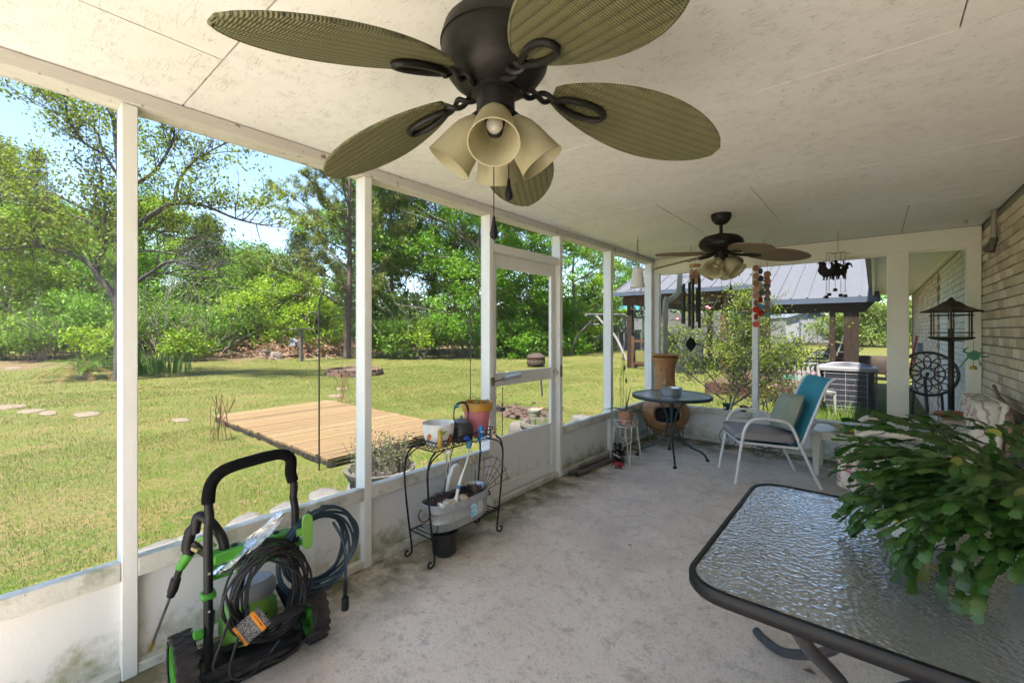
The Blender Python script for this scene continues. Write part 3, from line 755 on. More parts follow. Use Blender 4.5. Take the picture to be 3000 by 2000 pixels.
for (px, d, top, w, m_), wh in zip(und, und_where):
    kind = {L_mid.name: 'mid green', L_lime.name: 'yellow-green', L_oak.name: 'deep green', L_dark.name: 'dark'}[m_.name]
    bush('woodland_shrub', kind + ' twiggy shrub ' + wh, px, d, top, w, m_, n=3200, leaf=(.17, .09), sig=.26)
for px, d, top, lab in ((130, 22.6, 850, 'tangle of bare grey branches behind the sago palm'), (480, 23, 790, 'tall tangle of bare grey branches right of the crooked tree'), (610, 24, 830, 'bare grey dead shrub left of the brush pile'), (1215, 25, 830, 'bare grey dead sapling under the oaks')):
    bush('dead_shrub', lab, px, d, top, 4, L_mid, n=900, twigs=13, sig=.4)

# the woods far behind read as one mass
fw_blobs = []
for i in range(210):
    px = rng.uniform(-900, 2700); d = rng.uniform(46, 75); x, y = wl((px - CX_) / F_ * d, d)
    if x > -6 and y < 75: continue
    h = rng.uniform(3, 8); fw_blobs.append((x, y, gz(x, y) + h*.55, rng.uniform(3, 5), rng.uniform(3, 5), h*.55))
for i in range(100):
    a = rng.uniform(0, 1); px = rng.uniform(-900, 1800); d = rng.uniform(30, 45); x, y = wl((px - CX_) / F_ * d, d); h = rng.uniform(2.5, 5)
    fw_blobs.append((x, y, gz(x, y) + h*.5, 2.6, 2.6, h*.55))
co, q = leaf_quads(blob_points(fw_blobs, 130000, 40, .6, .4), .34, .24, .2)
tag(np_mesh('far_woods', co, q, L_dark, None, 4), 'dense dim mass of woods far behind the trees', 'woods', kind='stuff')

# the crooked, thinly leafed tree near the sago palm
CT = 14.0
cx_, cy_ = wl((352 - CX_) / F_ * CT, CT)
ct = thing('crooked_tree', 'crooked dark-barked tree with thin fresh leaves behind the first porch post', 'tree', (cx_, cy_, GZ))
limbs = [([(352, 1125), (356, 1000), (350, 900), (352, 780), (348, 690), (362, 610), (352, 520), (340, 420), (330, 330)], .20, 0),
         ([(350, 905), (322, 850), (290, 812), (262, 775), (200, 742), (110, 722), (45, 728), (-40, 735)], .11, -.6),
         ([(284, 805), (286, 760), (308, 722), (312, 650), (306, 600), (296, 530)], .09, .4),
         ([(312, 672), (290, 630), (230, 605), (165, 572), (80, 545), (35, 520), (0, 480), (-40, 450)], .06, .9),
         ([(300, 715), (272, 655), (190, 628), (110, 604), (0, 572), (-60, 560)], .05, -1.2),
         ([(350, 700), (412, 652), (477, 610), (520, 597), (596, 602), (690, 640), (770, 660)], .10, -.4),
         ([(515, 598), (520, 540), (560, 480), (640, 430), (700, 400)], .06, .8),
         ([(352, 560), (430, 520), (470, 480), (510, 400), (500, 330)], .07, -.9),
         ([(350, 690), (420, 670), (500, 690), (560, 700)], .04, 1.0),
         ([(348, 520), (300, 440), (280, 380), (200, 330), (140, 270)], .05, .5),
         ([(300, 450), (250, 420), (200, 360), (130, 310)], .035, -.8),
         ([(352, 760), (420, 735), (520, 745), (580, 752)], .055, .3),
         ([(352, 860), (440, 800), (505, 765), (600, 792), (640, 770)], .06, -.5),
         ([(410, 812), (450, 800), (575, 812)], .045, .7)]
tb = MB(); lp = []
for pts, r, dd in limbs:
    P = spline([AD(px, py, CT + dd * (i / max(1, len(pts)-1))) for i, (px, py) in enumerate(pts)], 4)
    tb.tube(P, [r * (1 - .8 * i / (len(P)-1)) for i in range(len(P))], 8, caps=False)
    for k in range(int(len(P) * .9)):
        i = rng.randint(len(P)//3, len(P)-1); p0 = P[i]
        tw = (P[min(i+1, len(P)-1)] - P[i-1]).normalized() + Vector((rng.uniform(-1, 1), rng.uniform(-1, 1), rng.uniform(-.3, 1.1)))
        tips = []
        limb(tb, p0, tw, rng.uniform(.6, 1.5), .018, 1, tips, n=4, kids=3)
        dead = r in (.055, .06, .045) and p0.z < 4.4
        if not dead and p0.z > 3.0:
            for tp in tips:
                for _ in range(19): lp.append(tp + Vector((rng.gauss(0, .20), rng.gauss(0, .20), rng.gauss(0, .12))))
part('trunk', tb, M_bark_dark, ct)
lp = [p for p in lp if p.z > 2.6]
co, q = leaf_quads(np.array(lp) - np.array([cx_, cy_, GZ]), .12, .065, .3)
np_mesh('crown', co, q, leaf_mat('fresh_yellow_leaf', [(.10, .17, .010), (.15, .20, .014), (.07, .14, .010), (.17, .19, .03)], .5), ct, 4)

# the pine with long open branches
PD = 25.0
px_, py_ = wl((1022 - CX_) / F_ * PD, PD)
pt = thing('pine_tree', 'tall open pine with rusty trunk and long tufted branches beside the brush pile', 'tree', (px_, py_, GZ))
PH_ = 14.0
tb = MB(); tpts = [Vector((rng.uniform(-.06, .06), rng.uniform(-.06, .06), PH_*i/8)) for i in range(9)]
tb.tube(spline(tpts, 3), [.22*(1 - .9*i/24) for i in range(25)], 9)
tips = []
for i in range(46):
    f = .17 + .80*i/46; z = PH_*f; a = i*2.4 + rng.uniform(-.4, .4); L = (5.4*(1-f) + 1.4) * rng.uniform(.7, 1.15)
    if f < .3: L *= .7
    p = Vector((0, 0, z)); dv = Vector((math.cos(a), math.sin(a), .35)).normalized(); pts = [p]
    for k in range(7):
        dv = (dv + Vector((rng.uniform(-.2, .2), rng.uniform(-.2, .2), rng.uniform(-.08, .2)))).normalized(); pts.append(pts[-1] + dv*L/7)
        if k > 1:
            for _ in range(2):
                e = pts[-1] + (dv + Vector((rng.uniform(-1, 1), rng.uniform(-1, 1), rng.uniform(-.3, .6)))).normalized()*rng.uniform(.35, .9)
                tb.tube([pts[-1], e], [.014, .006], 4, caps=False); tips.append(e); tips.append(pts[-1].lerp(e, .55))
    tb.tube(pts, [.05*(1 - .8*k/7) for k in range(8)], 5, caps=False); tips.append(pts[-1])
part('trunk', tb, M_bark_pine, pt, world=False)
T = np.array([tuple(t) for t in tips]); nn = 40
c = np.repeat(T, nn, 0); d = unit(nrg.normal(0, 1, c.shape) + np.array([0, 0, .5])); Ln = nrg.uniform(.18, .34, (len(c), 1))
s = unit(np.cross(d, nrg.normal(0, 1, c.shape))) * .020; b0 = c + nrg.normal(0, .07, c.shape)
co = np.stack([b0 - s, b0 + s, b0 + d*Ln], 1).reshape(-1, 3)
np_mesh('crown', co, np.arange(len(co)).reshape(-1, 3), L_pine, pt, 3)
# ------------------------------------------------------------------ ceiling fans
def wicker(name, lit, dark, pitch=.0085, band=.030):
    m = bpy.data.materials.new(name); m.use_nodes = True; nt = m.node_tree; b = nt.nodes['Principled BSDF']
    O = nd(nt, 'ShaderNodeTexCoord').outputs['Object']; sx = nd(nt, 'ShaderNodeSeparateXYZ'); nt.links.new(O, sx.inputs[0])
    def mt(op, a, b_=None, clamp=False):
        n = nd(nt, 'ShaderNodeMath', operation=op, use_clamp=clamp)
        for i, q in enumerate((a, b_)):
            if q is None: continue
            if isinstance(q, (int, float)): n.inputs[i].default_value = q
            else: nt.links.new(q, n.inputs[i])
        return n.outputs[0]
    u = mt('MULTIPLY', sx.outputs[0], math.pi / pitch); v = mt('DIVIDE', sx.outputs[1], band)
    fl = mt('FLOOR', v); ph = mt('MULTIPLY', mt('MODULO', fl, 2.0), math.pi / 2)
    sl = mt('MULTIPLY', mt('FRACT', v), .9)
    fine = mt('ABSOLUTE', mt('SINE', mt('ADD', mt('ADD', u, ph), sl)))
    fr = mt('FRACT', v); edge = mt('ABSOLUTE', mt('SINE', mt('MULTIPLY', fr, math.pi)))
    em = mt('MULTIPLY', mt('POWER', edge, .35), mt('POWER', fine, .8))
    no = nd(nt, 'ShaderNodeTexNoise', Scale=9.0, Detail=5.0); nt.links.new(O, no.inputs['Vector'])
    col = nd(nt, 'ShaderNodeMix', data_type='RGBA'); col.inputs[6].default_value = c4(dark); nt.links.new(em, col.inputs[0])
    lc = nd(nt, 'ShaderNodeMix', data_type='RGBA'); lc.inputs[6].default_value = c4(lit); lc.inputs[7].default_value = c4(tuple(x*.72 for x in lit)); nt.links.new(no.outputs['Fac'], lc.inputs[0])
    nt.links.new(lc.outputs[2], col.inputs[7]); nt.links.new(col.outputs[2], b.inputs['Base Color']); b.inputs['Roughness'].default_value = .55
    bp = nd(nt, 'ShaderNodeBump', Strength=1.0, Distance=.003); nt.links.new(em, bp.inputs['Height']); nt.links.new(bp.outputs[0], b.inputs['Normal'])
    MATS[name] = m
    return m
M_iron = mat('aged_bronze_iron', (.011, .010, .010), .42, .15, col2=(.022, .018, .016), scale=7, bump=.3, bscale=60, spec=.22, dirt=[((.07, .06, .035), 6, .64, .80)])
M_shade = mat('frosted_amber_glass', (.62, .57, .38), .35, col2=(.47, .42, .25), scale=7, bump=.15, bscale=12, trans=.4, dirt=[((.28, .24, .12), 30, .64, .74)])
M_bulb = mat('bulb_glass', (.50, .48, .43), .25)
W1 = wicker('olive_wicker', (.20, .19, .08), (.028, .026, .010), .0068, .024); W2 = wicker('brown_wicker', (.30, .21, .13), (.07, .045, .03), .011, .034)

def blade_half(t): return .128 * max(0.0, math.sin(math.pi * (t * .955 + .035))) ** .58 * (.80 + .30 * t)
def make_blade(parent, ang, root, tip, z0, z1, wick, pitch, wscale=1.0):
    L = tip - root; n = 26; top = []; ol = []
    for i in range(n + 1): ol.append((root + L*i/n, blade_half(i/n) * wscale))
    nv = 7; vs_ = []; fs_ = []
    for side in (0, 1):
        for i, (x, hw) in enumerate(ol):
            for k in range(nv):
                s = -1 + 2*k/(nv-1)
                vs_.append((x - root, hw*s, (.007 if side else 0) - .012*(1 - s*s)*.5))
    N = (n+1)*nv
    for i in range(n):
        for k in range(nv-1):
            a = i*nv+k; fs_.append((a, a+1, a+nv+1, a+nv)); fs_.append((N+a, N+a+nv, N+a+nv+1, N+a+1))
    b = link_mesh('blade', vs_, fs_, wick, parent, 40)
    rim = [(x - root, hw, .0035) for x, hw in ol] + [(x - root, -hw, .0035) for x, hw in reversed(ol)]
    rm = MB().tube(rim, .0055, 6, closed=True)
    r = link_mesh('rim', rm.v, rm.f, wick, b, 50)
    slope = math.atan2(z1 - z0, L)
    M = Matrix.Rotation(ang, 4, 'Z') @ Matrix.Translation((root, 0, z0)) @ Matrix.Rotation(-slope, 4, 'Y') @ Matrix.Rotation(pitch, 4, 'X')
    b.matrix_local = M
    return b, M
def make_fan(label, loc, ang0, model):
    t = thing('ceiling_fan', label, 'ceiling fan', loc, group='ceiling fans under the porch roof')
    P = lambda nm, mb, m, par=t, sm=45: part(nm, mb, m, par, smooth=sm, world=False)
    A = model == 1
    if A:
        P('canopy', MB().lathe([(.075, -.001), (.078, -.02), (.066, -.05), (.035, -.072), (.02, -.078)], 28), M_iron)
        P('downrod', MB().tube([(0, 0, -.07), (0, 0, -.15)], .0135, 14), M_iron)
        P('motor_housing', MB().lathe([(.03, -.135), (.075, -.138), (.115, -.155), (.140, -.182), (.150, -.215), (.151, -.222), (.147, -.224), (.149, -.25), (.140, -.285), (.118, -.315), (.085, -.338), (.055, -.345)], 40), M_iron)
        P('switch_housing', MB().lathe([(.066, -.335), (.066, -.352), (.052, -.355), (.053, -.40), (.051, -.402), (.053, -.405), (.050, -.445), (.044, -.46), (.040, -.485), (.020, -.50)], 28), M_iron)
        root, tip, z0, z1, wk, zs, rs = .165, .665, -.345, -.475, W1, -.425, .045
    else:
        P('canopy', MB().lathe([(.079, -.001), (.080, -.025), (.072, -.055), (.050, -.082), (.02, -.095)], 28), M_iron)
        P('downrod', MB().tube([(0, 0, -.08), (0, 0, -.185)], .014, 14).lathe([(.02, -.16), (.02, -.185)], 12), M_iron)
        P('motor_housing', MB().lathe([(.03, -.175), (.08, -.180), (.135, -.195), (.168, -.222), (.178, -.250), (.176, -.253), (.178, -.262), (.160, -.295), (.115, -.318), (.06, -.325)], 40), M_iron)
        P('switch_housing', MB().lathe([(.062, -.32), (.062, -.345), (.056, -.35), (.056, -.40), (.04, -.415), (.036, -.43), (.012, -.445)], 28), M_iron)
        root, tip, z0, z1, wk, zs, rs = .175, .665, -.345, -.40, W2, -.395, .04
    for i in range(5):
        a = ang0 + i * 2*math.pi/5; ca, sa = math.cos(a), math.sin(a)
        b, M = make_blade(t, a, root, tip, z0, z1, wk, math.radians(-11 if A else -13), 1.0)
        rot = Matrix.Rotation(a, 4, 'Z'); br = MB()
        if A:
            for ph in (0, math.pi):              # two twisted iron strands, then a teardrop loop under the blade
                pts = []
                for k in range(19):
                    f = k/18; r_ = .062 + (root + .03 - .062)*f; zz = -.338 - .022*f + .010*math.sin(f*math.pi*3 + ph); yy = .012*math.cos(f*math.pi*3 + ph)
                    pts.append(rot @ Vector((r_, yy, zz)))
                br.tube(pts, .0075, 7)
            loop = []
            for k in range(24):
                th = 2*math.pi*k/24; x = .078 - .070*math.cos(th); y = .034*math.sin(th)*(.55 + .45*(1 - math.cos(th))/2)
                loop.append(M @ Vector((x, y, -.014)))
            br.tube(loop, .0088, 8, closed=True)
        else:
            br.tube([rot @ Vector((.05, 0, -.335)), rot @ Vector((.11, 0, -.352)), rot @ Vector((root + .02, 0, -.36))], .012, 8)
            oval = [(.070 + .068*math.cos(th*2*math.pi/20), .030*math.sin(th*2*math.pi/20)) for th in range(20)]
            br.prism(oval, .006, lambda x, y, z: M @ Vector((x, y, z - .016)))
        P('blade_bracket', br, M_iron)
    nsh = 4
    for i in range(nsh):
        a = (YAW - math.pi/2) + i * math.pi/2 + (0 if A else math.radians(38))
        tilt = math.radians(36 if A else 42)
        M = Matrix.Rotation(a, 4, 'Z') @ Matrix.Translation((rs, 0, zs)) @ Matrix.Rotation(math.pi - tilt, 4, 'Y')
        if A: pr = [(.026, .0), (.034, .012), (.045, .035), (.052, .065), (.057, .10), (.063, .135), (.066, .142)]
        else: pr = [(.026, .0), (.038, .012), (.055, .04), (.066, .07), (.066, .095), (.062, .115), (.072, .135), (.082, .15)]
        inner = [(r - .0035, z) for r, z in reversed(pr)]
        sh = P('lamp_shade', MB().lathe(pr + inner, 28, mat=M, cap0=False, cap1=False), M_shade, sm=60)
        o = part('socket', MB().lathe([(.012, -.03), (.022, -.02), (.027, -.002), (.027, .014), (.02, .016)], 16, mat=M), M_iron, t, world=False)
        part('bulb', MB().lathe([(.011, .016), (.012, .03), (.02, .045), (.022, .06), (.016, .075), (.004, .082)], 14, mat=M), M_bulb, t, world=False)
    ch = ((.0, .0, .0),)
    def chain(dx, dy, zt, zb):
        n = int((zt - zb)/.0026); pts = [(dx, dy, zt - .0026*k) for k in range(n)]
        c = P('pull_chain', MB().tube(pts, [.0021 if k % 2 else .0008 for k in range(n)], 6), M_iron)
        part('pendant', MB().lathe([(.002, zb + .004), (.004, zb), (.006, zb - .02), (.0115, zb - .042), (.0105, zb - .052), (.004, zb - .058)], 14, (dx, dy, 0)), M_iron, c, world=False)
    if A:
        q = wl(-.004, -.02); chain(q[0], q[1], -.49, -.695)
        q = wl(.036, .0); chain(q[0], q[1], -.48, -.585)
    else:
        q = wl(-.012, -.03); chain(q[0], q[1], -.43, -.72); q = wl(.068, -.03); chain(q[0], q[1], -.42, -.60)
    return t
make_fan('olive wicker-bladed ceiling fan hanging nearest the screen door side, blades drooping', (wl(-.045, 1.20)) + (ZC,), math.radians(8) + YAW, 1)
make_fan('brown wicker-bladed ceiling fan hanging above the round glass table', (wl(1.791, 3.743)) + (ZC,), math.radians(200) + YAW, 2)

# ------------------------------------------------------------------ big glass table in front
M_rim = mat('black_powder_coat', (.007, .007, .008), .48, .0, col2=(.011, .011, .012), scale=20, bump=.15, spec=.28, dirt=[((.45, .47, .48), 9, .735, .75), ((.16, .09, .04), 30, .735, .75)])
M_steel = mat('rusty_grey_steel', (.055, .055, .058), .5, .3, col2=(.085, .082, .08), scale=12, bump=.2, dirt=[((.20, .10, .04), 14, .60, .70)])
def hammered(name, tint, scale, stretch, refl=.30, dist=.004):
    m = bpy.data.materials.new(name); m.use_nodes = True; nt = m.node_tree; nt.nodes.remove(nt.nodes['Principled BSDF'])
    O = nd(nt, 'ShaderNodeTexCoord').outputs['Object']; mp = nd(nt, 'ShaderNodeMapping'); mp.inputs['Scale'].default_value = stretch; nt.links.new(O, mp.inputs[0])
    vo = nd(nt, 'ShaderNodeTexVoronoi', feature='SMOOTH_F1', Scale=scale, Smoothness=.6); nt.links.new(mp.outputs[0], vo.inputs['Vector'])
    no = nd(nt, 'ShaderNodeTexNoise', Scale=scale*.8, Detail=3.0); nt.links.new(mp.outputs[0], no.inputs['Vector'])
    ad = nd(nt, 'ShaderNodeMath', operation='ADD'); nt.links.new(vo.outputs['Distance'], ad.inputs[0]); nt.links.new(no.outputs['Fac'], ad.inputs[1])
    bp = nd(nt, 'ShaderNodeBump', Strength=.8, Distance=dist); nt.links.new(ad.outputs[0], bp.inputs['Height'])
    gl = nd(nt, 'ShaderNodeBsdfGlossy', Roughness=.07); gl.inputs[0].default_value = (.93, .97, 1, 1); nt.links.new(bp.outputs[0], gl.inputs['Normal'])
    tr = nd(nt, 'ShaderNodeBsdfTransparent'); tr.inputs[0].default_value = c4(tint)
    df = nd(nt, 'ShaderNodeBsdfDiffuse'); df.inputs[0].default_value = (.74, .77, .78, 1); nt.links.new(bp.outputs[0], df.inputs['Normal'])
    m0 = nd(nt, 'ShaderNodeMixShader'); m0.inputs[0].default_value = .36; nt.links.new(tr.outputs[0], m0.inputs[1]); nt.links.new(df.outputs[0], m0.inputs[2])
    lw = nd(nt, 'ShaderNodeLayerWeight', Blend=refl); nt.links.new(bp.outputs[0], lw.inputs['Normal'])
    mx = nd(nt, 'ShaderNodeMixShader'); nt.links.new(lw.outputs['Fresnel'], mx.inputs[0]); nt.links.new(m0.outputs[0], mx.inputs[1]); nt.links.new(gl.outputs[0], mx.inputs[2])
    nt.links.new(mx.outputs[0], nt.nodes['Material Output'].inputs[0]); MATS[name] = m
    return m
def rrect(x0, x1, y0, y1, r, n=8):
    out = []
    for cx, cy, a in ((x1-r, y1-r, 0), (x0+r, y1-r, 90), (x0+r, y0+r, 180), (x1-r, y0+r, 270)):
        for k in range(n+1):
            b = math.radians(a + 90*k/n); out.append((cx + r*math.cos(b), cy + r*math.sin(b)))
    return out
TX0, TX1, TY0, TY1, TZ = -.435, .70, 1.285, 2.375, .72
tb_ = thing('patio_table', 'large rectangular patio table with hammered glass top and black metal rim', 'table', ((TX0+TX1)/2, (TY0+TY1)/2, 0))
part('glass_top', MB().prism(rrect(TX0+.012, TX1-.012, TY0+.012, TY1-.012, .11), .006, lambda x, y, z: (x, y, TZ - .007 + z)), hammered('hammered_glass', (.86, .90, .90), 70, (1, 1.0, 1), .80, .0026), tb_, smooth=30)
def rim_band(poly, prof):
    n = len(poly); vs_ = []; fs_ = []; m = len(prof)
    for i in range(n):
        a = Vector(poly[i-1]); b = Vector(poly[(i+1) % n]); t = (b-a).normalized(); nn_ = Vector((t.y, -t.x))
        for o, z in prof: vs_.append((poly[i][0] + nn_.x*o, poly[i][1] + nn_.y*o, z))
    for i in range(n):
        j = (i+1) % n
        for k in range(m):
            l = (k+1) % m; fs_.append((i*m+k, j*m+k, j*m+l, i*m+l))
    mb = MB(); mb.v = vs_; mb.f = fs_; return mb
part('rim', rim_band(rrect(TX0, TX1, TY0, TY1, .12), [(0, TZ - .036), (.004, TZ - .03), (.004, TZ - .004), (0, TZ + .003), (-.012, TZ + .004), (-.016, TZ + .001), (-.016, TZ - .012), (-.006, TZ - .014), (-.006, TZ - .036)]), M_rim, tb_, smooth=35)
cxT, cyT = (TX0+TX1)/2, (TY0+TY1)/2
for sx_ in (-1, 1):
    for sy_ in (-1, 1):
        pts = spline([(cxT + sx_*.30, cyT + sy_*.485, TZ - .03), (cxT + sx_*.27, cyT + sy_*.40, .58), (cxT + sx_*.19, cyT + sy_*.24, .38), (cxT + sx_*.26, cyT + sy_*.27, .20), (cxT + sx_*.42, cyT + sy_*.38, .05), (cxT + sx_*.52, cyT + sy_*.46, .022), (cxT + sx_*.56, cyT + sy_*.50, .022)], 6)
        part('leg', MB().tube(pts, .019, 12), M_steel, tb_)
part('stretcher', MB().tube([(cxT - .19, cyT - .24, .38), (cxT + .19, cyT + .24, .38)], .012, 10).tube([(cxT - .19, cyT + .24, .38), (cxT + .19, cyT - .24, .38)], .012, 10), M_steel, tb_)
part('top_brace', MB().tube([(TX0+.02, TY0+.19, TZ-.03), (TX1-.02, TY0+.19, TZ-.03)], .009, 8).tube([(TX0+.02, TY1-.19, TZ-.03), (TX1-.02, TY1-.19, TZ-.03)], .009, 8), M_steel, tb_)

# ------------------------------------------------------------------ holiday cactus spilling over the table
PX, PY = .42, 1.93
cp = thing('holiday_cactus', 'sprawling green holiday cactus spilling from a pale pot over the table', 'plant', (PX, PY, TZ + .002))
pot_prof = [(.085, .0), (.10, .01), (.13, .20), (.14, .25), (.143, .26), (.133, .26), (.122, .245)]
part('pot', MB().lathe(pot_prof, 30, cap1=False), mat('pale_grey_glaze', (.62, .62, .62), .3, col2=(.5, .5, .5), scale=6), cp, world=False, smooth=50)
part('soil', MB().lathe([(.123, .235), (.06, .25), (.002, .252)], 20), mat('potting_soil', (.05, .035, .025), .95, bump=1, bscale=90), cp, world=False)
L_cact = mat('cactus_segment', (.025, .08, .010), .38, col2=(.045, .12, .016), scale=30, rand=('obj', [(.008, .036, .004), (.022, .075, .008), (.04, .105, .017), (.016, .06, .009), (.06, .11, .024)], .8), trans=.22, spec=.5)
L_cact_y = mat('yellowed_cactus_segment', (.22, .23, .05), .4, trans=.3)
def seg_mesh(seed):
    r = random.Random(seed); L, W = .064, .0145; pts = [(0, .004)]
    prof = [(.08, .34), (.21, .78), (.25, .58), (.43, 1.02), (.47, .76), (.67, 1.08), (.71, .78), (.88, .92), (.94, .60), (.98, .30)]
    for t, w in prof: pts.append((t*L, w*W*r.uniform(.9, 1.12)))
    nseg = len(pts); vs_ = []; fs_ = []
    curl = r.uniform(-.010, .012)
    for i, (x, w) in enumerate(pts):
        z = curl*math.sin(math.pi*x/L); vs_ += [(x, -w, z - w*.18), (x, 0, z + .0012), (x, w, z - w*.18)]
    vs_.append((L*.985, 0, curl*.05))
    for i in range(nseg-1):
        a = i*3; fs_ += [(a, a+3, a+4, a+1), (a+1, a+4, a+5, a+2)]
    a = (nseg-1)*3; fs_ += [(a, len(vs_)-1, a+1), (a+1, len(vs_)-1, a+2)]
    me = bpy.data.meshes.new('leaf'); me.from_pydata(vs_, [], fs_); me.shade_smooth(); return me
SEG = [seg_mesh(i) for i in range(7)]; SEGY = [seg_mesh(40 + i) for i in range(2)]
for me in SEG: me.materials.append(L_cact)
for me in SEGY: me.materials.append(L_cact_y)
placed = []
crng = random.Random(21)
def stem(p, d, n, depth=0):
    d = d.normalized(); side = d.cross(Vector((0, 0, 1))); roll = crng.uniform(-.5, .5)
    for k in range(n):
        sc = crng.uniform(.72, 1.05); x = d.copy(); up = Vector((0, 0, 1)) + Vector((crng.uniform(-.5, .5), crng.uniform(-.5, .5), 0))
        y = up.cross(x); y = y.normalized() if y.length > .05 else x.orthogonal().normalized()
        z = x.cross(y); R = Matrix((x, y, z)).transposed(); R = R @ Matrix.Rotation(roll + crng.uniform(-.25, .25), 3, 'X')
        placed.append((p.copy(), R, sc)); p = p + d * .060 * sc
        if p.z < TZ + .012: return
        d = (d + Vector((crng.uniform(-.16, .16), crng.uniform(-.16, .16), -.045 - .022*k + crng.uniform(-.1, .1)))).normalized()
        if depth < 2 and k >= 2 and crng.random() < .42:
            stem(p, d + Vector((crng.uniform(-.6, .6), crng.uniform(-.6, .6), crng.uniform(-.2, .25))), n - k - 1, depth + 1)
for i in range(118):
    a = math.radians(crng.uniform(105, 265)); el = crng.uniform(-.25, .65)
    if i > 100: a = math.radians(crng.uniform(-60, 95))
    if i < 26: a = math.radians(crng.uniform(170, 250)); el = crng.uniform(-.5, .1)
    stem(Vector((PX + .09*math.cos(a), PY + .09*math.sin(a), TZ + .27)), Vector((math.cos(a), math.sin(a), el)), crng.randint(6, 9))
def toward(p):                                   # nearest to the viewer first
    return p[0].length
def inview(p):
    q = p[0]; d = -q.x*SN + q.y*CS; l = q.x*CS + q.y*SN
    return d > .2 and abs(l/d) < 1.25
placed = [p for p in placed if inview(p)]
placed.sort(key=toward)
restv = []; restf = []
for i, (p, R, sc) in enumerate(placed):
    me = crng.choice(SEGY if crng.random() < .010 else SEG)
    if i < 295:
        o = bpy.data.objects.new('leaf', me); scene.collection.objects.link(o); o.parent = cp
        o.matrix_local = Matrix.Translation(p - Vector((PX, PY, TZ + .002))) @ R.to_4x4() @ Matrix.Scale(sc, 4)
    else:
        off_ = len(restv); base_ = p - Vector((PX, PY, TZ + .002))
        restv += [tuple(base_ + R @ (v.co * sc)) for v in me.vertices]; restf += [tuple(q + off_ for q in f.vertices) for f in me.polygons]
if restv:
    o = link_mesh('leaf_mass', restv, restf, island_variant(L_cact, None), cp, 60); o['kind'] = 'stuff'
print('cactus segments', len(placed))
# ------------------------------------------------------------------ pressure washer
M_blk = mat('black_plastic', (.008, .008, .009), .48, col2=(.013, .013, .013), scale=15, bump=.2, bscale=120, spec=.3, dirt=[((.06, .05, .042), 12, .66, .80)])
M_foam = mat('black_foam_grip', (.005, .005, .005), .9, spec=.15, bump=.5, bscale=250)
M_rub = mat('dusty_tyre_rubber', (.024, .022, .022), .85, spec=.2, col2=(.055, .047, .042), scale=22, bump=.6, bscale=90)
M_grn = mat('bright_green_plastic', (.06, .29, .02), .4, col2=(.045, .22, .018), scale=10, dirt=[((.06, .07, .03), 14, .66, .80)])
M_lgrn = mat('light_green_plastic', (.18, .38, .055), .42, col2=(.14, .32, .05), scale=10, dirt=[((.10, .11, .05), 16, .64, .76)])
M_gryp = mat('grey_plastic', (.33, .34, .35), .5, col2=(.26, .27, .28), scale=12)
M_hose = mat('blue_black_hose', (.012, .022, .032), .4, col2=(.02, .05, .075), scale=5)
M_cord = mat('black_cord', (.008, .008, .008), .5, spec=.35, col2=(.022, .018, .016), scale=9)
WR = math.radians(85)
WX, WY = -2.03, .735
pw = thing('pressure_washer', 'black and green electric pressure washer parked against the knee wall', 'pressure washer', (WX, WY, 0), WR)
L_ = lambda nm, mb, m, par=pw, sm=45, bv=0: part(nm, mb, m, par, smooth=sm, bevel=bv, world=False)
def hw(x, y, z):                                  # washer frame -> world
    return Vector((WX + x*math.cos(WR) - y*math.sin(WR), WY + x*math.sin(WR) + y*math.cos(WR), z))
for sx_ in (-1, 1):
    pts = [(sx_*.165, .0, .02), (sx_*.165, .0, .40), (sx_*.165, .005, .64), (sx_*.158, .01, .69)]
    L_('frame_leg', MB().tube(pts, .0165, 12), M_blk)
top = spline([(-.158, .01, .69), (-.162, .015, .76), (-.150, .02, .825), (-.105, .02, .868), (0, .02, .886), (.105, .02, .89), (.150, .02, .86), (.150, .018, .80), (.162, .012, .74), (.158, .01, .69)], 6)
L_('handle', MB().tube(top, .0165, 12), M_blk)
L_('foam_grip', MB().tube(top[5:47], .024, 14), M_foam)
cb = L_('nozzle_rack', MB().box((-.150, -.015, .50), (.150, .045, .545)).box((-.150, .03, .42), (.150, .045, .50)), M_grn, bv=.006)
for x in (-.07, .04, .09):
    o = part('nozzle', MB().lathe([(.012, .545), (.012, .552), (.006, .553)], 12, (x, .02, 0)), M_blk, cb, world=False)
L_('accessory_hook', MB().prism(rrect(-.022, .022, -.075, .075, .021), .018, lambda x, y, z: (.185 + x*.9, -.075 - z, .555 + y)).bar((.17, -.07, .55), (.165, .0, .55), .03, .025), M_lgrn, sm=35)
L_('clamp', MB().box((-.19, -.02, .375), (-.14, .025, .40)), M_grn, bv=.004)
L_('clamp', MB().box((.14, -.02, .47), (.195, .03, .49)), M_grn, bv=.004)
L_('base', MB().box((-.19, -.04, .045), (.19, .16, .10)).bar((-.18, -.02, .09), (-.13, .13, .26), .03, .04).bar((.18, -.02, .09), (.13, .13, .26), .03, .04), M_blk, bv=.012)
L_('pump_body', MB().lathe([(.02, .10), (.10, .11), (.115, .17), (.11, .23), (.085, .27), (.03, .285)], 24, (0, .085, 0), sx=1.0, sy=.75), M_lgrn)
L_('motor_cover', MB().lathe([(.075, .26), (.09, .28), (.09, .315), (.075, .345), (.03, .355)], 24, (.01, .085, 0), sx=1.1, sy=.7), M_gryp)
L_('detergent_knob', MB().lathe([(.018, 0), (.020, .006), (.020, .028), (.015, .032)], 12, mat=Matrix.Translation((-.185, -.01, .25)) @ Matrix.Rotation(-math.pi/2, 4, 'Y')), M_grn)
L_('foot', MB().tube([(-.165, -.02, .02), (-.10, -.03, .012), (.10, -.03, .012), (.165, -.02, .02)], .012, 8), M_blk)
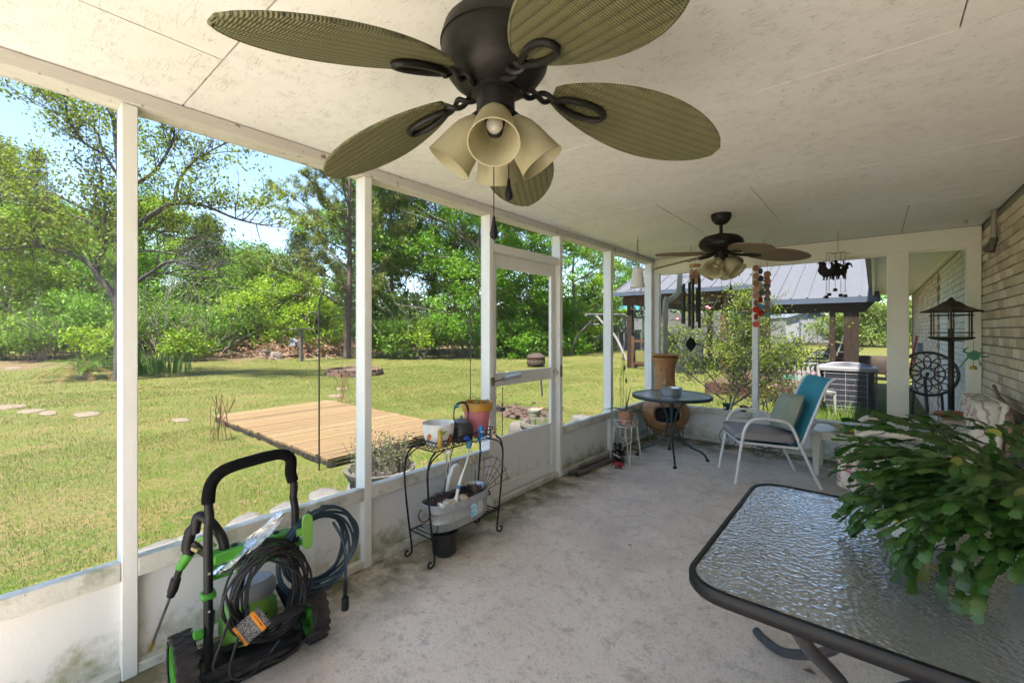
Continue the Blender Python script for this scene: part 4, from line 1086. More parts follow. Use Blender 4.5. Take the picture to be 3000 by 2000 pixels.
for sx_ in (-1, 1):
    w = bpy.data.objects.new('wheel', None); scene.collection.objects.link(w); w.parent = pw; w.location = (sx_*.245, .02, .128)
    MR = Matrix.Rotation(math.pi/2, 4, 'Y')
    tp = [(.098, -.034), (.112, -.036), (.122, -.030), (.124, -.014), (.124, .014), (.122, .030), (.112, .036), (.098, .034)]
    tread = MB().lathe(tp, 40, mat=MR, cap0=False, cap1=False)
    for k in range(20):
        a = 2*math.pi*k/20
        for s in (-1, 1):
            c0 = Matrix.Rotation(a + (0 if s > 0 else math.pi/20), 4, 'X')
            blk = [(s*.003, -.010), (s*.020, -.015), (s*.035, -.012), (s*.035, .006), (s*.020, .004), (s*.003, .008)]
            tread.prism(blk, .0055, lambda x, y, z: c0 @ Vector((x, y, .1225 + z)))
    o = link_mesh('tyre', tread.v, tread.f, M_rub, w, 35)
    rim = MB().lathe([(.100, -.030), (.092, -.026), (.088, -.012), (.088, .012), (.092, .026), (.100, .030)], 32, mat=MR, cap0=False, cap1=False).lathe([(.024, -.03), (.024, .03)], 16, mat=MR)
    for k in range(5):
        a = 2*math.pi*k/5; R_ = Matrix.Rotation(a, 4, 'X')
        rim.add([R_ @ Vector(p) for p in ((-.012, -.012, .02), (.012, -.012, .02), (.012, .012, .02), (-.012, .012, .02), (-.016, -.022, .09), (.016, -.022, .09), (.016, .022, .09), (-.016, .022, .09))], [(0,3,2,1),(4,5,6,7),(0,1,5,4),(1,2,6,5),(2,3,7,6),(3,0,4,7)])
    link_mesh('rim', rim.v, rim.f, M_grn, w, 35)
for q_ in ((-.165, -.018, .33), (-.165, -.018, .48), (.165, -.018, .33), (.165, -.018, .46), (.165, -.018, .52)): L_('screw', MB().lathe([(.005, 0), (.005, .003), (.002, .004)], 10, mat=Matrix.Translation(q_) @ Matrix.Rotation(math.pi/2, 4, 'X')), M_alu)
for k in range(5): L_('vent_slot', MB().box((-.05, -.006, .150 + .016*k), (.05, .004, .156 + .016*k)), M_blk)
L_('rating_label', MB().box((.06, .005, .12), (.10, .012, .16)), mat('printed_rating_label', (.55, .55, .52), .6, col2=(.12, .12, .12), scale=160, amt=3))
L_('axle', MB().tube([(-.21, .02, .128), (.21, .02, .128)], .012, 10), M_blk)
# power cord wound in front, with its inline switch and warning tag
cr = random.Random(4)
pts = []
for k in range(15*14):
    th = 2*math.pi*k/14; turn = k/14; rx = .125 + .03*math.sin(turn*1.7) + cr.uniform(-.006, .006); rz = .185 + .022*math.cos(turn*2.3) + cr.uniform(-.006, .006)
    pts.append((.035 + rx*math.sin(th) + .012*math.sin(turn*.9), -.075 - .035*math.sin(turn*2.1) + cr.uniform(-.006, .006), .345 + rz*math.cos(th) + .012*math.cos(turn*1.3)))
L_('power_cord', MB().tube(spline(pts, 2), .0052, 6), M_cord)
loose = [[(.02, -.12, .52), (-.08, -.11, .40), (-.15, -.13, .25), (-.17, -.12, .16), (-.10, -.13, .13), (.0, -.13, .12), (.06, -.13, .16)], [(-.05, -.12, .34), (-.10, -.13, .22), (-.12, -.14, .12), (-.06, -.15, .09), (.02, -.13, .13)],
         [(.17, -.10, .26), (.21, -.11, .22), (.20, -.12, .14), (.10, -.14, .09), (-.02, -.14, .10)], [(-.13, -.11, .42), (-.11, -.12, .34), (-.06, -.12, .28), (.0, -.135, .262)], [(.02, -.10, .50), (.12, -.11, .42), (.17, -.11, .33), (.155, -.13, .262)]]
lc = MB()
for q in loose: lc.tube(spline(q, 6), .0052, 6)
L_('loose_cord', lc, M_cord)
L_('inline_switch', MB().lathe([(.006, -.115), (.012, -.105), (.014, -.085), (.022, -.075), (.025, -.05), (.025, .05), (.022, .075), (.014, .085), (.012, .105), (.006, .115)], 16, mat=Matrix.Translation((.075, -.145, .262)) @ Matrix.Rotation(math.radians(86), 4, 'Y') @ Matrix.Scale(.72, 4)), M_blk)
def tag_mat():
    m = bpy.data.materials.new('printed_warning_tag'); m.use_nodes = True; nt = m.node_tree; b = nt.nodes['Principled BSDF']
    O = nd(nt, 'ShaderNodeTexCoord').outputs['Object']; s = nd(nt, 'ShaderNodeSeparateXYZ'); nt.links.new(O, s.inputs[0])
    def mt(op, a, b_, clamp=False):
        n = nd(nt, 'ShaderNodeMath', operation=op, use_clamp=clamp)
        for i, q in enumerate((a, b_)):
            if isinstance(q, (int, float)): n.inputs[i].default_value = q
            else: nt.links.new(q, n.inputs[i])
        return n.outputs[0]
    v = s.outputs[1]; band = mt('LESS_THAN', mt('ABSOLUTE', mt('SUBTRACT', mt('PINGPONG', mt('ADD', v, .051), .036), .003), 0), .006)
    n1 = nd(nt, 'ShaderNodeTexNoise', Scale=420.0); nt.links.new(O, n1.inputs['Vector'])
    lines = mt('MULTIPLY', mt('GREATER_THAN', mt('SINE', mt('MULTIPLY', v, 1500.0), 0), .3), mt('GREATER_THAN', n1.outputs['Fac'], .5))
    m1 = nd(nt, 'ShaderNodeMix', data_type='RGBA'); m1.inputs[6].default_value = (.012, .012, .012, 1); m1.inputs[7].default_value = (.55, .55, .53, 1); nt.links.new(lines, m1.inputs[0])
    m2 = nd(nt, 'ShaderNodeMix', data_type='RGBA'); m2.inputs[7].default_value = (.80, .27, .02, 1); nt.links.new(band, m2.inputs[0]); nt.links.new(m1.outputs[2], m2.inputs[6]); nt.links.new(m2.outputs[2], b.inputs['Base Color'])
    return m
tg = link_mesh('warning_tag', *(lambda: ([(x, y, .007*math.sin(x*55) + .004*math.sin(y*60)) for y in [-.051 + .0102*j for j in range(11)] for x in [-.045 + .009*i for i in range(11)]], [(j*11+i, j*11+i+1, (j+1)*11+i+1, (j+1)*11+i) for j in range(10) for i in range(10)]))(), tag_mat(), pw, 60)
tg.matrix_local = Matrix.Translation((-.055, -.175, .295)) @ Matrix.Rotation(math.radians(86), 4, 'X') @ Matrix.Rotation(math.radians(-62), 4, 'Z')
# lettering on the tag
def text_mesh(name, txt, size, m, parent, M, ext=.0004):
    cu = bpy.data.curves.new(name, 'FONT'); cu.body = txt; cu.size = size; cu.align_x = 'CENTER'; cu.align_y = 'CENTER'; cu.extrude = ext; cu.resolution_u = 2
    ob = bpy.data.objects.new(name, cu); scene.collection.objects.link(ob); dg = bpy.context.evaluated_depsgraph_get(); me = bpy.data.meshes.new_from_object(ob.evaluated_get(dg))
    bpy.data.objects.remove(ob); me.materials.clear(); me.materials.append(m); o = bpy.data.objects.new(name, me); scene.collection.objects.link(o); o.parent = parent; o.matrix_local = M; return o
M_ink = mat('black_ink', (.01, .01, .01), .6)
text_mesh('lettering', 'WARNING', .011, M_ink, tg, Matrix.Translation((0, -.0485, .012)))
text_mesh('lettering', 'ATTACHMENT', .009, M_ink, tg, Matrix.Translation((0, .0225, .010)))

# hose coil hanging from the hook
pts = []
for k in range(9*16):
    th = 2*math.pi*k/16; turn = k/16; rx = .150 + .024*math.sin(turn*1.9) + cr.uniform(-.004, .004); rz = .168 + .020*math.cos(turn*1.4)
    pts.append(hw(.262 + rx*math.sin(th) + .02*math.sin(turn), -.010 - .028*math.cos(turn*1.6), .425 + rz*math.cos(th) + .016*math.cos(turn*.8)))
hz_ = MB().tube(spline(pts, 2), .0064, 7)
tail = [hw(*q) for q in ((.31, -.06, .55), (.345, -.085, .46), (.352, -.10, .36), (.35, -.10, .27))]
hz_.tube(spline(tail, 6), .0064, 7)
ho = thing('pressure_hose', 'coiled dark blue high-pressure hose hung on the washer hook', 'hose', hw(.26, -.02, .23))
part('coil', hz_, M_hose, ho)
part('strain_spring', MB().tube([hw(.35, -.10, .28 - .0035*k) for k in range(22)], [.0105 if k % 2 else .0075 for k in range(22)], 10), M_blk, ho)
part('coupling', MB().lathe([(.014, .0), (.017, .004), (.017, .055), (.011, .062)], 14, tuple(hw(.35, -.10, .14))), M_blk, ho)

# spray gun and lance leaning in its holder at the left
D = 1.80
gp = lambda px, py, d=D: AD(px, py, d)
gn = thing('spray_gun', 'black pistol-grip spray gun with green collar and steel lance', 'spray gun', gp(440, 1895, 1.86))
part('grip', MB().tube(spline([gp(572, 1560), gp(580, 1512), gp(610, 1522), gp(642, 1560), gp(655, 1590), gp(656, 1628), gp(628, 1640)], 5), [.017, .018, .019, .020] + [.019]*22 + [.017]*5, 12), M_blk, gn)
part('body', MB().tube(spline([gp(580, 1510), gp(558, 1560), gp(550, 1600), gp(556, 1625)], 5), [.014]*4 + [.022]*8 + [.020]*4, 12), M_blk, gn)
part('trigger_guard', MB().tube(spline([gp(566, 1590), gp(590, 1612), gp(615, 1630), gp(632, 1640)], 5), .011, 8, squash=1.5), M_blk, gn)
part('trigger', MB().tube(spline([gp(580, 1583), gp(592, 1574), gp(612, 1585), gp(632, 1600)], 4), .0075, 8), M_lgrn, gn)
part('collar', MB().tube([gp(556, 1618), gp(528, 1662)], [.021, .018], 14), M_grn, gn)
part('wand', MB().tube(spline([gp(528, 1660), gp(520, 1685), gp(514, 1700), gp(508, 1722), gp(500, 1745)], 3), [.013]*5 + [.019]*6 + [.015]*2, 12), M_blk, gn)
part('lance', MB().tube([gp(500, 1744), gp(447, 1882, 1.86)], .0055, 8), mat('stained_steel', (.30, .28, .26), .35, .9, col2=(.2, .17, .14), scale=20), gn)
part('nozzle_tip', MB().tube([gp(449, 1878, 1.86), gp(444, 1888, 1.86), gp(436, 1906, 1.86)], [.009, .011, .008], 10), mat('brass', (.55, .40, .16), .3, .95), gn)
part('inlet_fitting', MB().tube([gp(566, 1606, D-.02), gp(584, 1614, D-.04)], [.010, .010], 10), MATS['brass'], gn)
# clear bag of papers wedged behind the cord
def bag_mat():
    m = bpy.data.materials.new('clear_plastic_bag'); m.use_nodes = True; nt = m.node_tree; nt.nodes.remove(nt.nodes['Principled BSDF'])
    O = nd(nt, 'ShaderNodeTexCoord').outputs['Object']; no = nd(nt, 'ShaderNodeTexNoise', Scale=26.0, Detail=5.0, Distortion=.8); nt.links.new(O, no.inputs['Vector'])
    bp = nd(nt, 'ShaderNodeBump', Strength=1.0, Distance=.012); nt.links.new(no.outputs['Fac'], bp.inputs['Height'])
    g_ = nd(nt, 'ShaderNodeBsdfGlossy', Roughness=.12); nt.links.new(bp.outputs[0], g_.inputs['Normal']); t_ = nd(nt, 'ShaderNodeBsdfTransparent'); t_.inputs[0].default_value = (.93, .95, .98, 1)
    d_ = nd(nt, 'ShaderNodeBsdfDiffuse'); d_.inputs[0].default_value = (.75, .78, .82, 1); a = nd(nt, 'ShaderNodeMixShader'); a.inputs[0].default_value = .28; nt.links.new(t_.outputs[0], a.inputs[1]); nt.links.new(d_.outputs[0], a.inputs[2])
    f = nd(nt, 'ShaderNodeLayerWeight', Blend=.35); nt.links.new(bp.outputs[0], f.inputs['Normal']); b = nd(nt, 'ShaderNodeMixShader'); nt.links.new(f.outputs['Fresnel'], b.inputs[0]); nt.links.new(a.outputs[0], b.inputs[1]); nt.links.new(g_.outputs[0], b.inputs[2])
    nt.links.new(b.outputs[0], nt.nodes['Material Output'].inputs[0]); return m
bagc = [gp(822, 1492, 1.88), gp(845, 1500, 1.88), gp(690, 1680, 1.79), gp(608, 1672, 1.79)]
gv_, gf_ = [], []
for j in range(19):
    for i in range(10):
        u, v = i/9, j/18; p = bagc[0].lerp(bagc[3], v).lerp(bagc[1].lerp(bagc[2], v), u)
        gv_.append(p + Vector((.91, -.41, 0)) * (.014*math.sin(7*v + 5*u) + cr.uniform(-.006, .006) + .02*math.sin(math.pi*u)))
for j in range(18):
    for i in range(9): gf_.append((j*10+i, j*10+i+1, (j+1)*10+i+1, (j+1)*10+i))
bg_ = MB(); bg_.v = gv_; bg_.f = gf_
solo('plastic_bag', bg_, bag_mat(), 'crumpled clear plastic bag tucked behind the washer cord', 'bag', smooth=80, loc=gv_[90])

# ------------------------------------------------------------------ black wire plant stand with its load
M_wire = mat('black_wrought_iron', (.009, .009, .010), .5, .0, bump=.2, bscale=120, spec=.35, dirt=[((.06, .04, .03), 20, .70, .78)])
SX0, SX1, SY0, SY1, SZ0, SZ1 = -2.29, -2.07, 1.765, 2.325, .695, .750
st = thing('plant_stand', 'black wrought-iron plant stand with wire tray and scroll feet', 'plant stand', ((SX0+SX1)/2, (SY0+SY1)/2, 0))
tr_ = MB().tube([(SX0, SY0, SZ1), (SX1, SY0, SZ1), (SX1, SY1, SZ1), (SX0, SY1, SZ1)], .0042, 6, closed=True).tube([(SX0, SY0, SZ0), (SX1, SY0, SZ0), (SX1, SY1, SZ0), (SX0, SY1, SZ0)], .0042, 6, closed=True)
part('tray_rails', tr_, M_wire, st)
def lattice(a, b_, n):
    mb = MB(); a = Vector(a); b_ = Vector(b_)
    for i in range(n):
        p = a.lerp(b_, i/n); q = a.lerp(b_, (i+1)/n); h = SZ1 - SZ0
        m1 = p.lerp(q, .5)
        loop = [p + Vector((0, 0, h)), p.lerp(q, .12) + Vector((0, 0, h*.62)), m1 + Vector((0, 0, h*.40)), p.lerp(q, .88) + Vector((0, 0, h*.62)), q + Vector((0, 0, h))]
        mb.tube(spline(loop, 3), .0018, 4, caps=False)
        mb.tube([p + Vector((0, 0, h*.75)), q.lerp(p, -.25)], .0018, 4, caps=False); mb.tube([q + Vector((0, 0, h*.75)), p.lerp(q, -.25)], .0018, 4, caps=False)
    return mb
for a, b_, n in (((SX0, SY0, SZ0), (SX1, SY0, SZ0), 7), ((SX1, SY0, SZ0), (SX1, SY1, SZ0), 17), ((SX0, SY1, SZ0), (SX1, SY1, SZ0), 7), ((SX0, SY0, SZ0), (SX0, SY1, SZ0), 17)):
    part('tray_lattice', lattice(a, b_, n), M_wire, st)
fl = MB()
for i in range(1, 14): fl.tube([(SX0, SY0 + (SY1-SY0)*i/14, SZ0), (SX1, SY0 + (SY1-SY0)*i/14, SZ0)], .0016, 4)
for i in range(1, 5): fl.tube([(SX0 + (SX1-SX0)*i/5, SY0, SZ0 + .003), (SX0 + (SX1-SX0)*i/5, SY1, SZ0 + .003)], .0016, 4)
part('tray_floor', fl, M_wire, st)
for cx, cy, ex, ey in ((SX0, SY0, -.0, -1), (SX1, SY0, .25, -1), (SX1, SY1, .25, 1), (SX0, SY1, 0, 1)):
    o = Vector((ex*.35, ey, 0)).normalized()
    b0 = Vector((cx, cy, 0))
    def pt(r, z): return b0 + o*r + Vector((0, 0, z))
    path = spline([pt(0, SZ0), pt(.035, .668), pt(.058, .62), pt(.066, .55), pt(.055, .40), pt(.030, .20), pt(.010, .06), pt(.012, .018), pt(.030, .006), pt(.052, .010), pt(.060, .028), pt(.048, .040), pt(.038, .034)], 5)
    part('leg', MB().tube(path, .0062, 8), M_wire, st)
    part('brace', MB().tube(spline([pt(.06, .60), pt(.03, .645), pt(-.03, .675), pt(-.09, .69)], 4), .0045, 6), M_wire, st)
sh = MB().tube([(SX0, SY0 - .02, .165), (SX1, SY0 - .02, .165), (SX1, SY1 + .02, .165), (SX0, SY1 + .02, .165)], .005, 6, closed=True)
for i in range(1, 16): sh.tube([(SX0, SY0 - .02 + (SY1-SY0+.04)*i/16, .165), (SX1, SY0 - .02 + (SY1-SY0+.04)*i/16, .165)], .0032, 5)
part('lower_shelf', sh, M_wire, st)

M_galv = mat('galvanised_steel', (.42, .44, .45), .42, .75, col2=(.60, .62, .63), scale=26, bump=.15, bscale=40, detail=2)
M_soil = mat('dark_mulch', (.06, .035, .025), .95, col2=(.03, .018, .014), scale=70, bump=2, bscale=80)
ux, uy, uz = -2.165, 2.03, .171
def oval(rx, ry, z, n=44): return [(ux + rx*math.copysign(abs(math.cos(t))**.75, math.cos(t)), uy + ry*math.copysign(abs(math.sin(t))**.75, math.sin(t)), z) for t in [2*math.pi*k/n for k in range(n)]]
def loft(rings, cap0=True, cap1=False):
    mb = MB(); n = len(rings[0]); mb.v = [p for r in rings for p in r]
    for i in range(len(rings)-1):
        for k in range(n): l = (k+1) % n; mb.f.append((i*n+k, i*n+l, (i+1)*n+l, (i+1)*n+k))
    if cap0: mb.f.append(tuple(range(n-1, -1, -1)))
    if cap1: mb.f.append(tuple((len(rings)-1)*n + k for k in range(n)))
    return mb
tub = thing('galvanised_tub', 'oval galvanised tub of dark mulch on the lower shelf of the stand', 'tub', (ux, uy, uz))
prof = [(.105, .235, 0), (.110, .242, .006), (.113, .248, .05), (.116, .251, .053), (.116, .252, .062), (.115, .251, .065), (.119, .258, .12), (.122, .261, .123), (.122, .262, .133), (.121, .262, .136), (.124, .266, .170), (.129, .271, .172), (.130, .272, .178), (.125, .267, .180), (.120, .262, .176), (.117, .256, .10)]
part('shell', loft([oval(a, b_, uz + z) for a, b_, z in prof]), M_galv, tub, smooth=50)
sv = loft([oval(.118, .258, uz + .135), oval(.09, .20, uz + .160), oval(.05, .11, uz + .175), oval(.01, .02, uz + .178)], False, True)
sv.v = [(x + rng.uniform(-.008, .008), y + rng.uniform(-.008, .008), z + rng.uniform(-.010, .012)) for x, y, z in sv.v]
part('mulch', sv, M_soil, tub, smooth=None)
chips = MB()
for i in range(260):
    a, r_ = rng.uniform(0, 6.283), rng.random()**.5; p = Vector((ux + .108*r_*math.cos(a), uy + .235*r_*math.sin(a), uz + .165 + .018*(1-r_) + rng.uniform(-.006, .008)))
    d_ = Vector((rng.uniform(-1, 1), rng.uniform(-1, 1), rng.uniform(-.5, .5))).normalized()*rng.uniform(.006, .022); chips.bar(p - d_, p + d_, rng.uniform(.003, .008), .003)
part('bark_chips', chips, mat('bark_chip', (.09, .045, .035), .8, rand=('isl', [(.10, .05, .04), (.04, .022, .018), (.16, .10, .08), (.07, .03, .025)], .9)), tub, smooth=None, kind='stuff')
for s in (-1, 1):
    part('handle', MB().tube(spline([(ux - .05, uy + s*.262, uz + .135), (ux - .045, uy + s*.285, uz + .10), (ux, uy + s*.295, uz + .085), (ux + .045, uy + s*.285, uz + .10), (ux + .05, uy + s*.262, uz + .135)], 5), .0055, 8), mat('rusted_handle', (.16, .075, .04), .7, .4), tub)
def label_mat(name, cols, sc):
    return mat(name, cols[0], .6, col2=cols[1], scale=sc, amt=3, dirt=[((.70, .72, .70), sc*2, .55, .58)])
part('paper_label', MB().box((ux + .1215, uy + .015, uz + .04), (ux + .1235, uy + .075, uz + .125)), label_mat('blue_label', ((.10, .42, .62), (.45, .66, .74)), 40), tub, smooth=None)
part('paper_label', MB().box((ux + .1222, uy + .08, uz + .05), (ux + .1236, uy + .125, uz + .135)), mat('peeled_label', (.55, .54, .50), .8, col2=(.42, .42, .41), scale=40), tub, smooth=None)
st_n = [('white', (.70, .66, .60)), ('pink', (.62, .40, .30)), ('tan', (.55, .42, .28))]
PEB = ['white pebble beside the tub rim on the mulch', 'small pinkish pebble behind the white pebbles in the tub', 'large tan pebble between two white pebbles in the tub', 'small white pebble next to the large tan one in the tub', 'pinkish pebble at the handle end of the tub', 'biggest tan stone on the mulch, above the blue label', 'white pebble tight in the handle-end curve of the tub']
spots = [(.075, -.165, .026), (.055, -.13, .022), (.09, -.12, .030), (.078, -.075, .020), (.06, -.19, .02), (.095, -.03, .034), (.085, -.20, .022)]
for i, (dx, dy, r_) in enumerate(spots):
    c_, col = st_n[i % 3]; b_ = MB().ball((ux + dx, uy + dy, uz + .175), r_, 9, 6, (1.2, 1, .65)); b_.v = [(x + rng.uniform(-.002, .002), y + rng.uniform(-.002, .002), z + rng.uniform(-.002, .002)) for x, y, z in b_.v]
    solo('pebble', b_, mat('pebble_' + c_, col, .7, col2=tuple(q*.8 for q in col), scale=40), PEB[i], 'pebble', 'pebbles in the tub', loc=(ux + dx, uy + dy, uz + .165))
solo('flower_pot', MB().lathe([(.062, 0), (.066, .004), (.082, .125), (.088, .127), (.089, .150), (.084, .151), (.078, .02)], 26, (-2.145, 1.905, 0)), mat('black_nursery_plastic', (.012, .012, .013), .45), 'black plastic nursery pot on the floor beneath the tub', 'pot', loc=(-2.145, 1.905, 0))
M_cream = mat('cream_plastic', (.72, .69, .60), .4, col2=(.66, .62, .53), scale=6)
dp = thing('dustpan', 'cream plastic dustpan standing upright in the tub', 'dustpan', (-2.225, 2.10, uz + .16))
DM = Matrix.Translation((-2.235, 2.085, uz + .15)) @ Matrix.Rotation(math.radians(-90), 4, 'Z') @ Matrix.Rotation(math.radians(83), 4, 'X')
def pan(): 
    n = 10; pts = [(-.075, 0), (.075, 0)] + [(.075 - .012*k/n, .13*k/n) for k in range(1, n)] + [(.05*math.cos(math.radians(a)), .15 + .05*math.sin(math.radians(a))) for a in range(0, 181, 20)] + [(-.063 - .012*k/n, .13 - .13*k/n) for k in range(1, n)]
    return pts
part('pan', MB().prism(pan(), .028, lambda x, y, z: DM @ Vector((x, y, z))), M_cream, dp, smooth=35, bevel=.004)
part('opening', MB().prism([(.022*math.cos(t), .13 + .033*math.sin(t)) for t in [2*math.pi*k/20 for k in range(20)]], .003, lambda x, y, z: DM @ Vector((x - .01, y, z + .0275))), mat('tan_recess', (.30, .25, .20), .7), dp)
br = thing('dish_brush', 'long cream-handled brush hanging from the wire tray', 'brush', (-2.062, 2.00, SZ0))
part('handle', MB().tube(spline([(-2.055, 2.03, .68), (-2.05, 2.02, .60), (-2.06, 1.97, .48), (-2.06, 1.94, .40), (-2.06, 1.925, .33)], 5), [.007]*9 + [.011]*8 + [.013]*4, 10), M_cream, br)
part('collar', MB().tube([(-2.06, 1.955, .445), (-2.06, 1.947, .425)], .0145, 10), mat('blue_plastic', (.05, .17, .32), .4), br)
part('head', MB().tube([(-2.055, 2.035, .67), (-2.052, 2.04, .715)], [.016, .022], 12), MATS['blue_plastic'], br)
M_rust = mat('rusty_wire', (.17, .09, .055), .85, col2=(.26, .17, .11), scale=30)
tw = MB(); fan0 = Vector((-2.10, 2.23, uz + .15))
for i in range(6):
    a = math.radians(100 - i*18); tw.tube([fan0, fan0 + Vector((.04, .26*math.cos(a)*.9, .26*math.sin(a)))], .0035, 6)
for f in (.45, .68, .92):
    tw.tube([fan0 + Vector((.04*f, .26*f*math.cos(math.radians(104 - i*12))*.9, .26*f*math.sin(math.radians(104 - i*12)))) for i in range(9)], .003, 5)
solo('trellis', tw, M_rust, 'small rusty fan-shaped twig trellis stuck in the tub', 'trellis', loc=fan0)

# mug planter, kettle, painted pot on the tray
def mug():
    c = Vector((-2.155, 1.862, SZ0 + .005)); t = thing('mug_planter', 'giant white mug planter painted with butterflies and a yellow handle', 'planter', c)
    part('bowl', MB().lathe([(.055, 0), (.062, .004), (.078, .03), (.094, .075), (.101, .12), (.103, .148), (.104, .153), (.099, .154), (.094, .145), (.085, .07), (.06, .02), (.005, .015)], 36, c, cap0=True), mat('white_ceramic', (.74, .73, .69), .35, col2=(.66, .65, .60), scale=9), t, smooth=60)
    hd = Vector((.80, -.60, 0)); p = lambda r, z: c + hd*r + Vector((0, 0, z))
    part('handle', MB().tube(spline([p(.090, .115), p(.130, .118), p(.152, .09), p(.146, .05), p(.115, .025), p(.072, .022)], 5), .015, 12, squash=.8), mat('mustard_glaze', (.52, .35, .06), .35, col2=(.42, .26, .04), scale=14), t)
    def wing(ang, zc, s, nm, m_):
        poly = [(0, 0), (.022*s, .012*s), (.034*s, .034*s), (.026*s, .050*s), (.010*s, .046*s), (-.002*s, .022*s)]
        part(nm, MB().prism(poly, .002, lambda x, y, z: c + Vector(((.0925 + z + .0052*(zc + y)/.1)*math.cos(ang + x/.1), (.0925 + z + .0052*(zc + y)/.1)*math.sin(ang + x/.1), zc + y))), m_, t, smooth=None)
    M_mon = mat('monarch_orange', (.52, .15, .02), .5, col2=(.03, .02, .015), scale=60, amt=3); M_leaf = mat('painted_leaf_green', (.20, .38, .04), .5)
    wing(-.05, .035, 1.15, 'butterfly_wing', M_mon); wing(.16, .025, .85, 'butterfly_wing', M_mon); wing(-.42, .092, .9, 'painted_leaf', M_leaf); wing(.62, .085, .8, 'painted_leaf', M_leaf); wing(-1.5, .05, 1.0, 'butterfly_wing', M_mon)
mug()
def kettle():
    c = Vector((-2.150, 2.060, SZ0 + .004)); t = thing('kettle', 'old dark enamel kettle with arched handle and a bead on top', 'kettle', c)
    M_k = mat('dark_enamel', (.035, .036, .042), .38, .3, col2=(.07, .07, .08), scale=10, dirt=[((.12, .08, .05), 16, .64, .76)])
    part('body', MB().lathe([(.068, 0), (.078, .005), (.078, .085), (.073, .112), (.052, .128), (.050, .130)], 30, c), M_k, t, smooth=50)
    part('lid', MB().lathe([(.056, .128), (.056, .132), (.045, .141), (.02, .148), (.007, .149), (.007, .155), (.013, .158), (.013, .164), (.003, .167)], 26, c), mat('dull_grey_lid', (.16, .16, .18), .4, .4), t)
    hp = [c + Vector((0, y, z)) for y, z in ((-.058, .12), (-.068, .17), (-.062, .225), (-.035, .250), (.005, .256), (.042, .242), (.062, .20), (.064, .15), (.058, .12))]
    part('handle', MB().tube(spline(hp, 5), [.0045]*11 + [.0085]*20 + [.0045]*10, 10), M_k, t)
    part('spout', MB().tube(spline([c + Vector((-.01, -.07, .04)), c + Vector((-.015, -.092, .075)), c + Vector((-.02, -.105, .105))], 4), [.016, .015, .014, .013, .012, .011, .010, .010, .009], 10), M_k, t)
    part('bead', MB().ball(c + Vector((.012, -.050, .240)), .012, 12, 8), mat('blue_glass_bead', (.02, .16, .35), .1), t)
kettle()
def pinkpot():
    c = Vector((-2.18, 2.245, SZ0 + .004)); t = thing('flower_pot', 'pink painted clay pot with an ochre rim and withered plant', 'pot', c)
    part('body', MB().lathe([(.072, 0), (.076, .004), (.078, .06), (.082, .062), (.087, .12), (.090, .122), (.096, .182)], 32, c), mat('pink_paint', (.55, .13, .16), .55, col2=(.60, .22, .24), scale=8, bump=.2, bscale=60), t, smooth=50)
    part('rim', MB().lathe([(.097, .178), (.107, .180), (.110, .232), (.108, .236), (.098, .236), (.094, .205), (.002, .205)], 32, c, cap0=False), mat('ochre_paint', (.50, .25, .035), .55, col2=(.42, .19, .025), scale=10), t, smooth=40)
    lv = MB()
    for i in range(16):
        a = rng.uniform(0, 6.283); r0 = rng.uniform(.01, .06); b0 = c + Vector((r0*math.cos(a), r0*math.sin(a), .21)); d_ = Vector((math.cos(a)*.5, math.sin(a)*.5, rng.uniform(.2, 1.1))).normalized(); L2 = rng.uniform(.035, .08); s_ = d_.cross(Vector((0, 0, 1))).normalized()*rng.uniform(.006, .012)
        lv.add([b0 - s_*.3, b0 + s_*.3, b0 + d_*L2*.5 + s_, b0 + d_*L2, b0 + d_*L2*.5 - s_], [(0, 1, 2, 3, 4)])
    part('dry_leaves', lv, mat('withered_leaf', (.20, .12, .07), .8, rand=('isl', [(.22, .13, .08), (.12, .07, .05), (.12, .20, .06), (.30, .20, .12)], .9)), t, smooth=None)
pinkpot()
# trinkets hooked on the tray edge
def chime_mush():
    c = Vector((-2.062, 1.862, SZ0 + .01)); t = thing('wind_chime', 'tiny mushroom-capped chime hooked on the wire tray front', 'wind chime', c)
    part('cap', MB().lathe([(.026, -.03), (.025, -.022), (.017, -.012), (.004, -.008)], 18, c), M_cream, t)
    for k in range(4):
        a = k*1.57; part('tube', MB().tube([c + Vector((.013*math.cos(a), .013*math.sin(a), -.03)), c + Vector((.013*math.cos(a), .013*math.sin(a), -.15 - .012*k))], .0034, 8), M_alu, t)
chime_mush()
def octopus():
    c = Vector((-2.058, 2.155, SZ1 - .005)); t = thing('octopus_ornament', 'glossy blue octopus ornament with wire tentacles on the tray rim', 'ornament', c)
    M_b = mat('glossy_blue_enamel', (.02, .22, .55), .15)
    part('head', MB().ball(c + Vector((0, 0, .022)), .022, 14, 9, (1, .85, 1.35)), M_b, t)
    for s in (-1, 1): part('eye', MB().ball(c + Vector((.018, .009*s, .012)), .0075, 10, 6), M_bulb, t)
    tn = MB()
    for k in range(5):
        y0 = -.02 + .01*k; tn.tube(spline([c + Vector((0, y0*.5, 0)), c + Vector((.012, y0*1.8, -.035)), c + Vector((.004, y0*2.4, -.06)), c + Vector((.014, y0*3.0, -.05))], 4), .0026, 6)
    part('tentacles', tn, M_b, t)
    cl_ = MB().tube([c + Vector((.005, -.005, -.03)), c + Vector((.005, -.005, -.24))], .0008, 4)
    part('cord', cl_, M_wire, t)
    for z, r_, m_ in ((-.125, .009, MATS['blue_glass_bead']), (-.24, .007, MATS['brass'])): part('bead', MB().ball(c + Vector((.005, -.005, z)), r_, 10, 7), m_, t)
octopus()
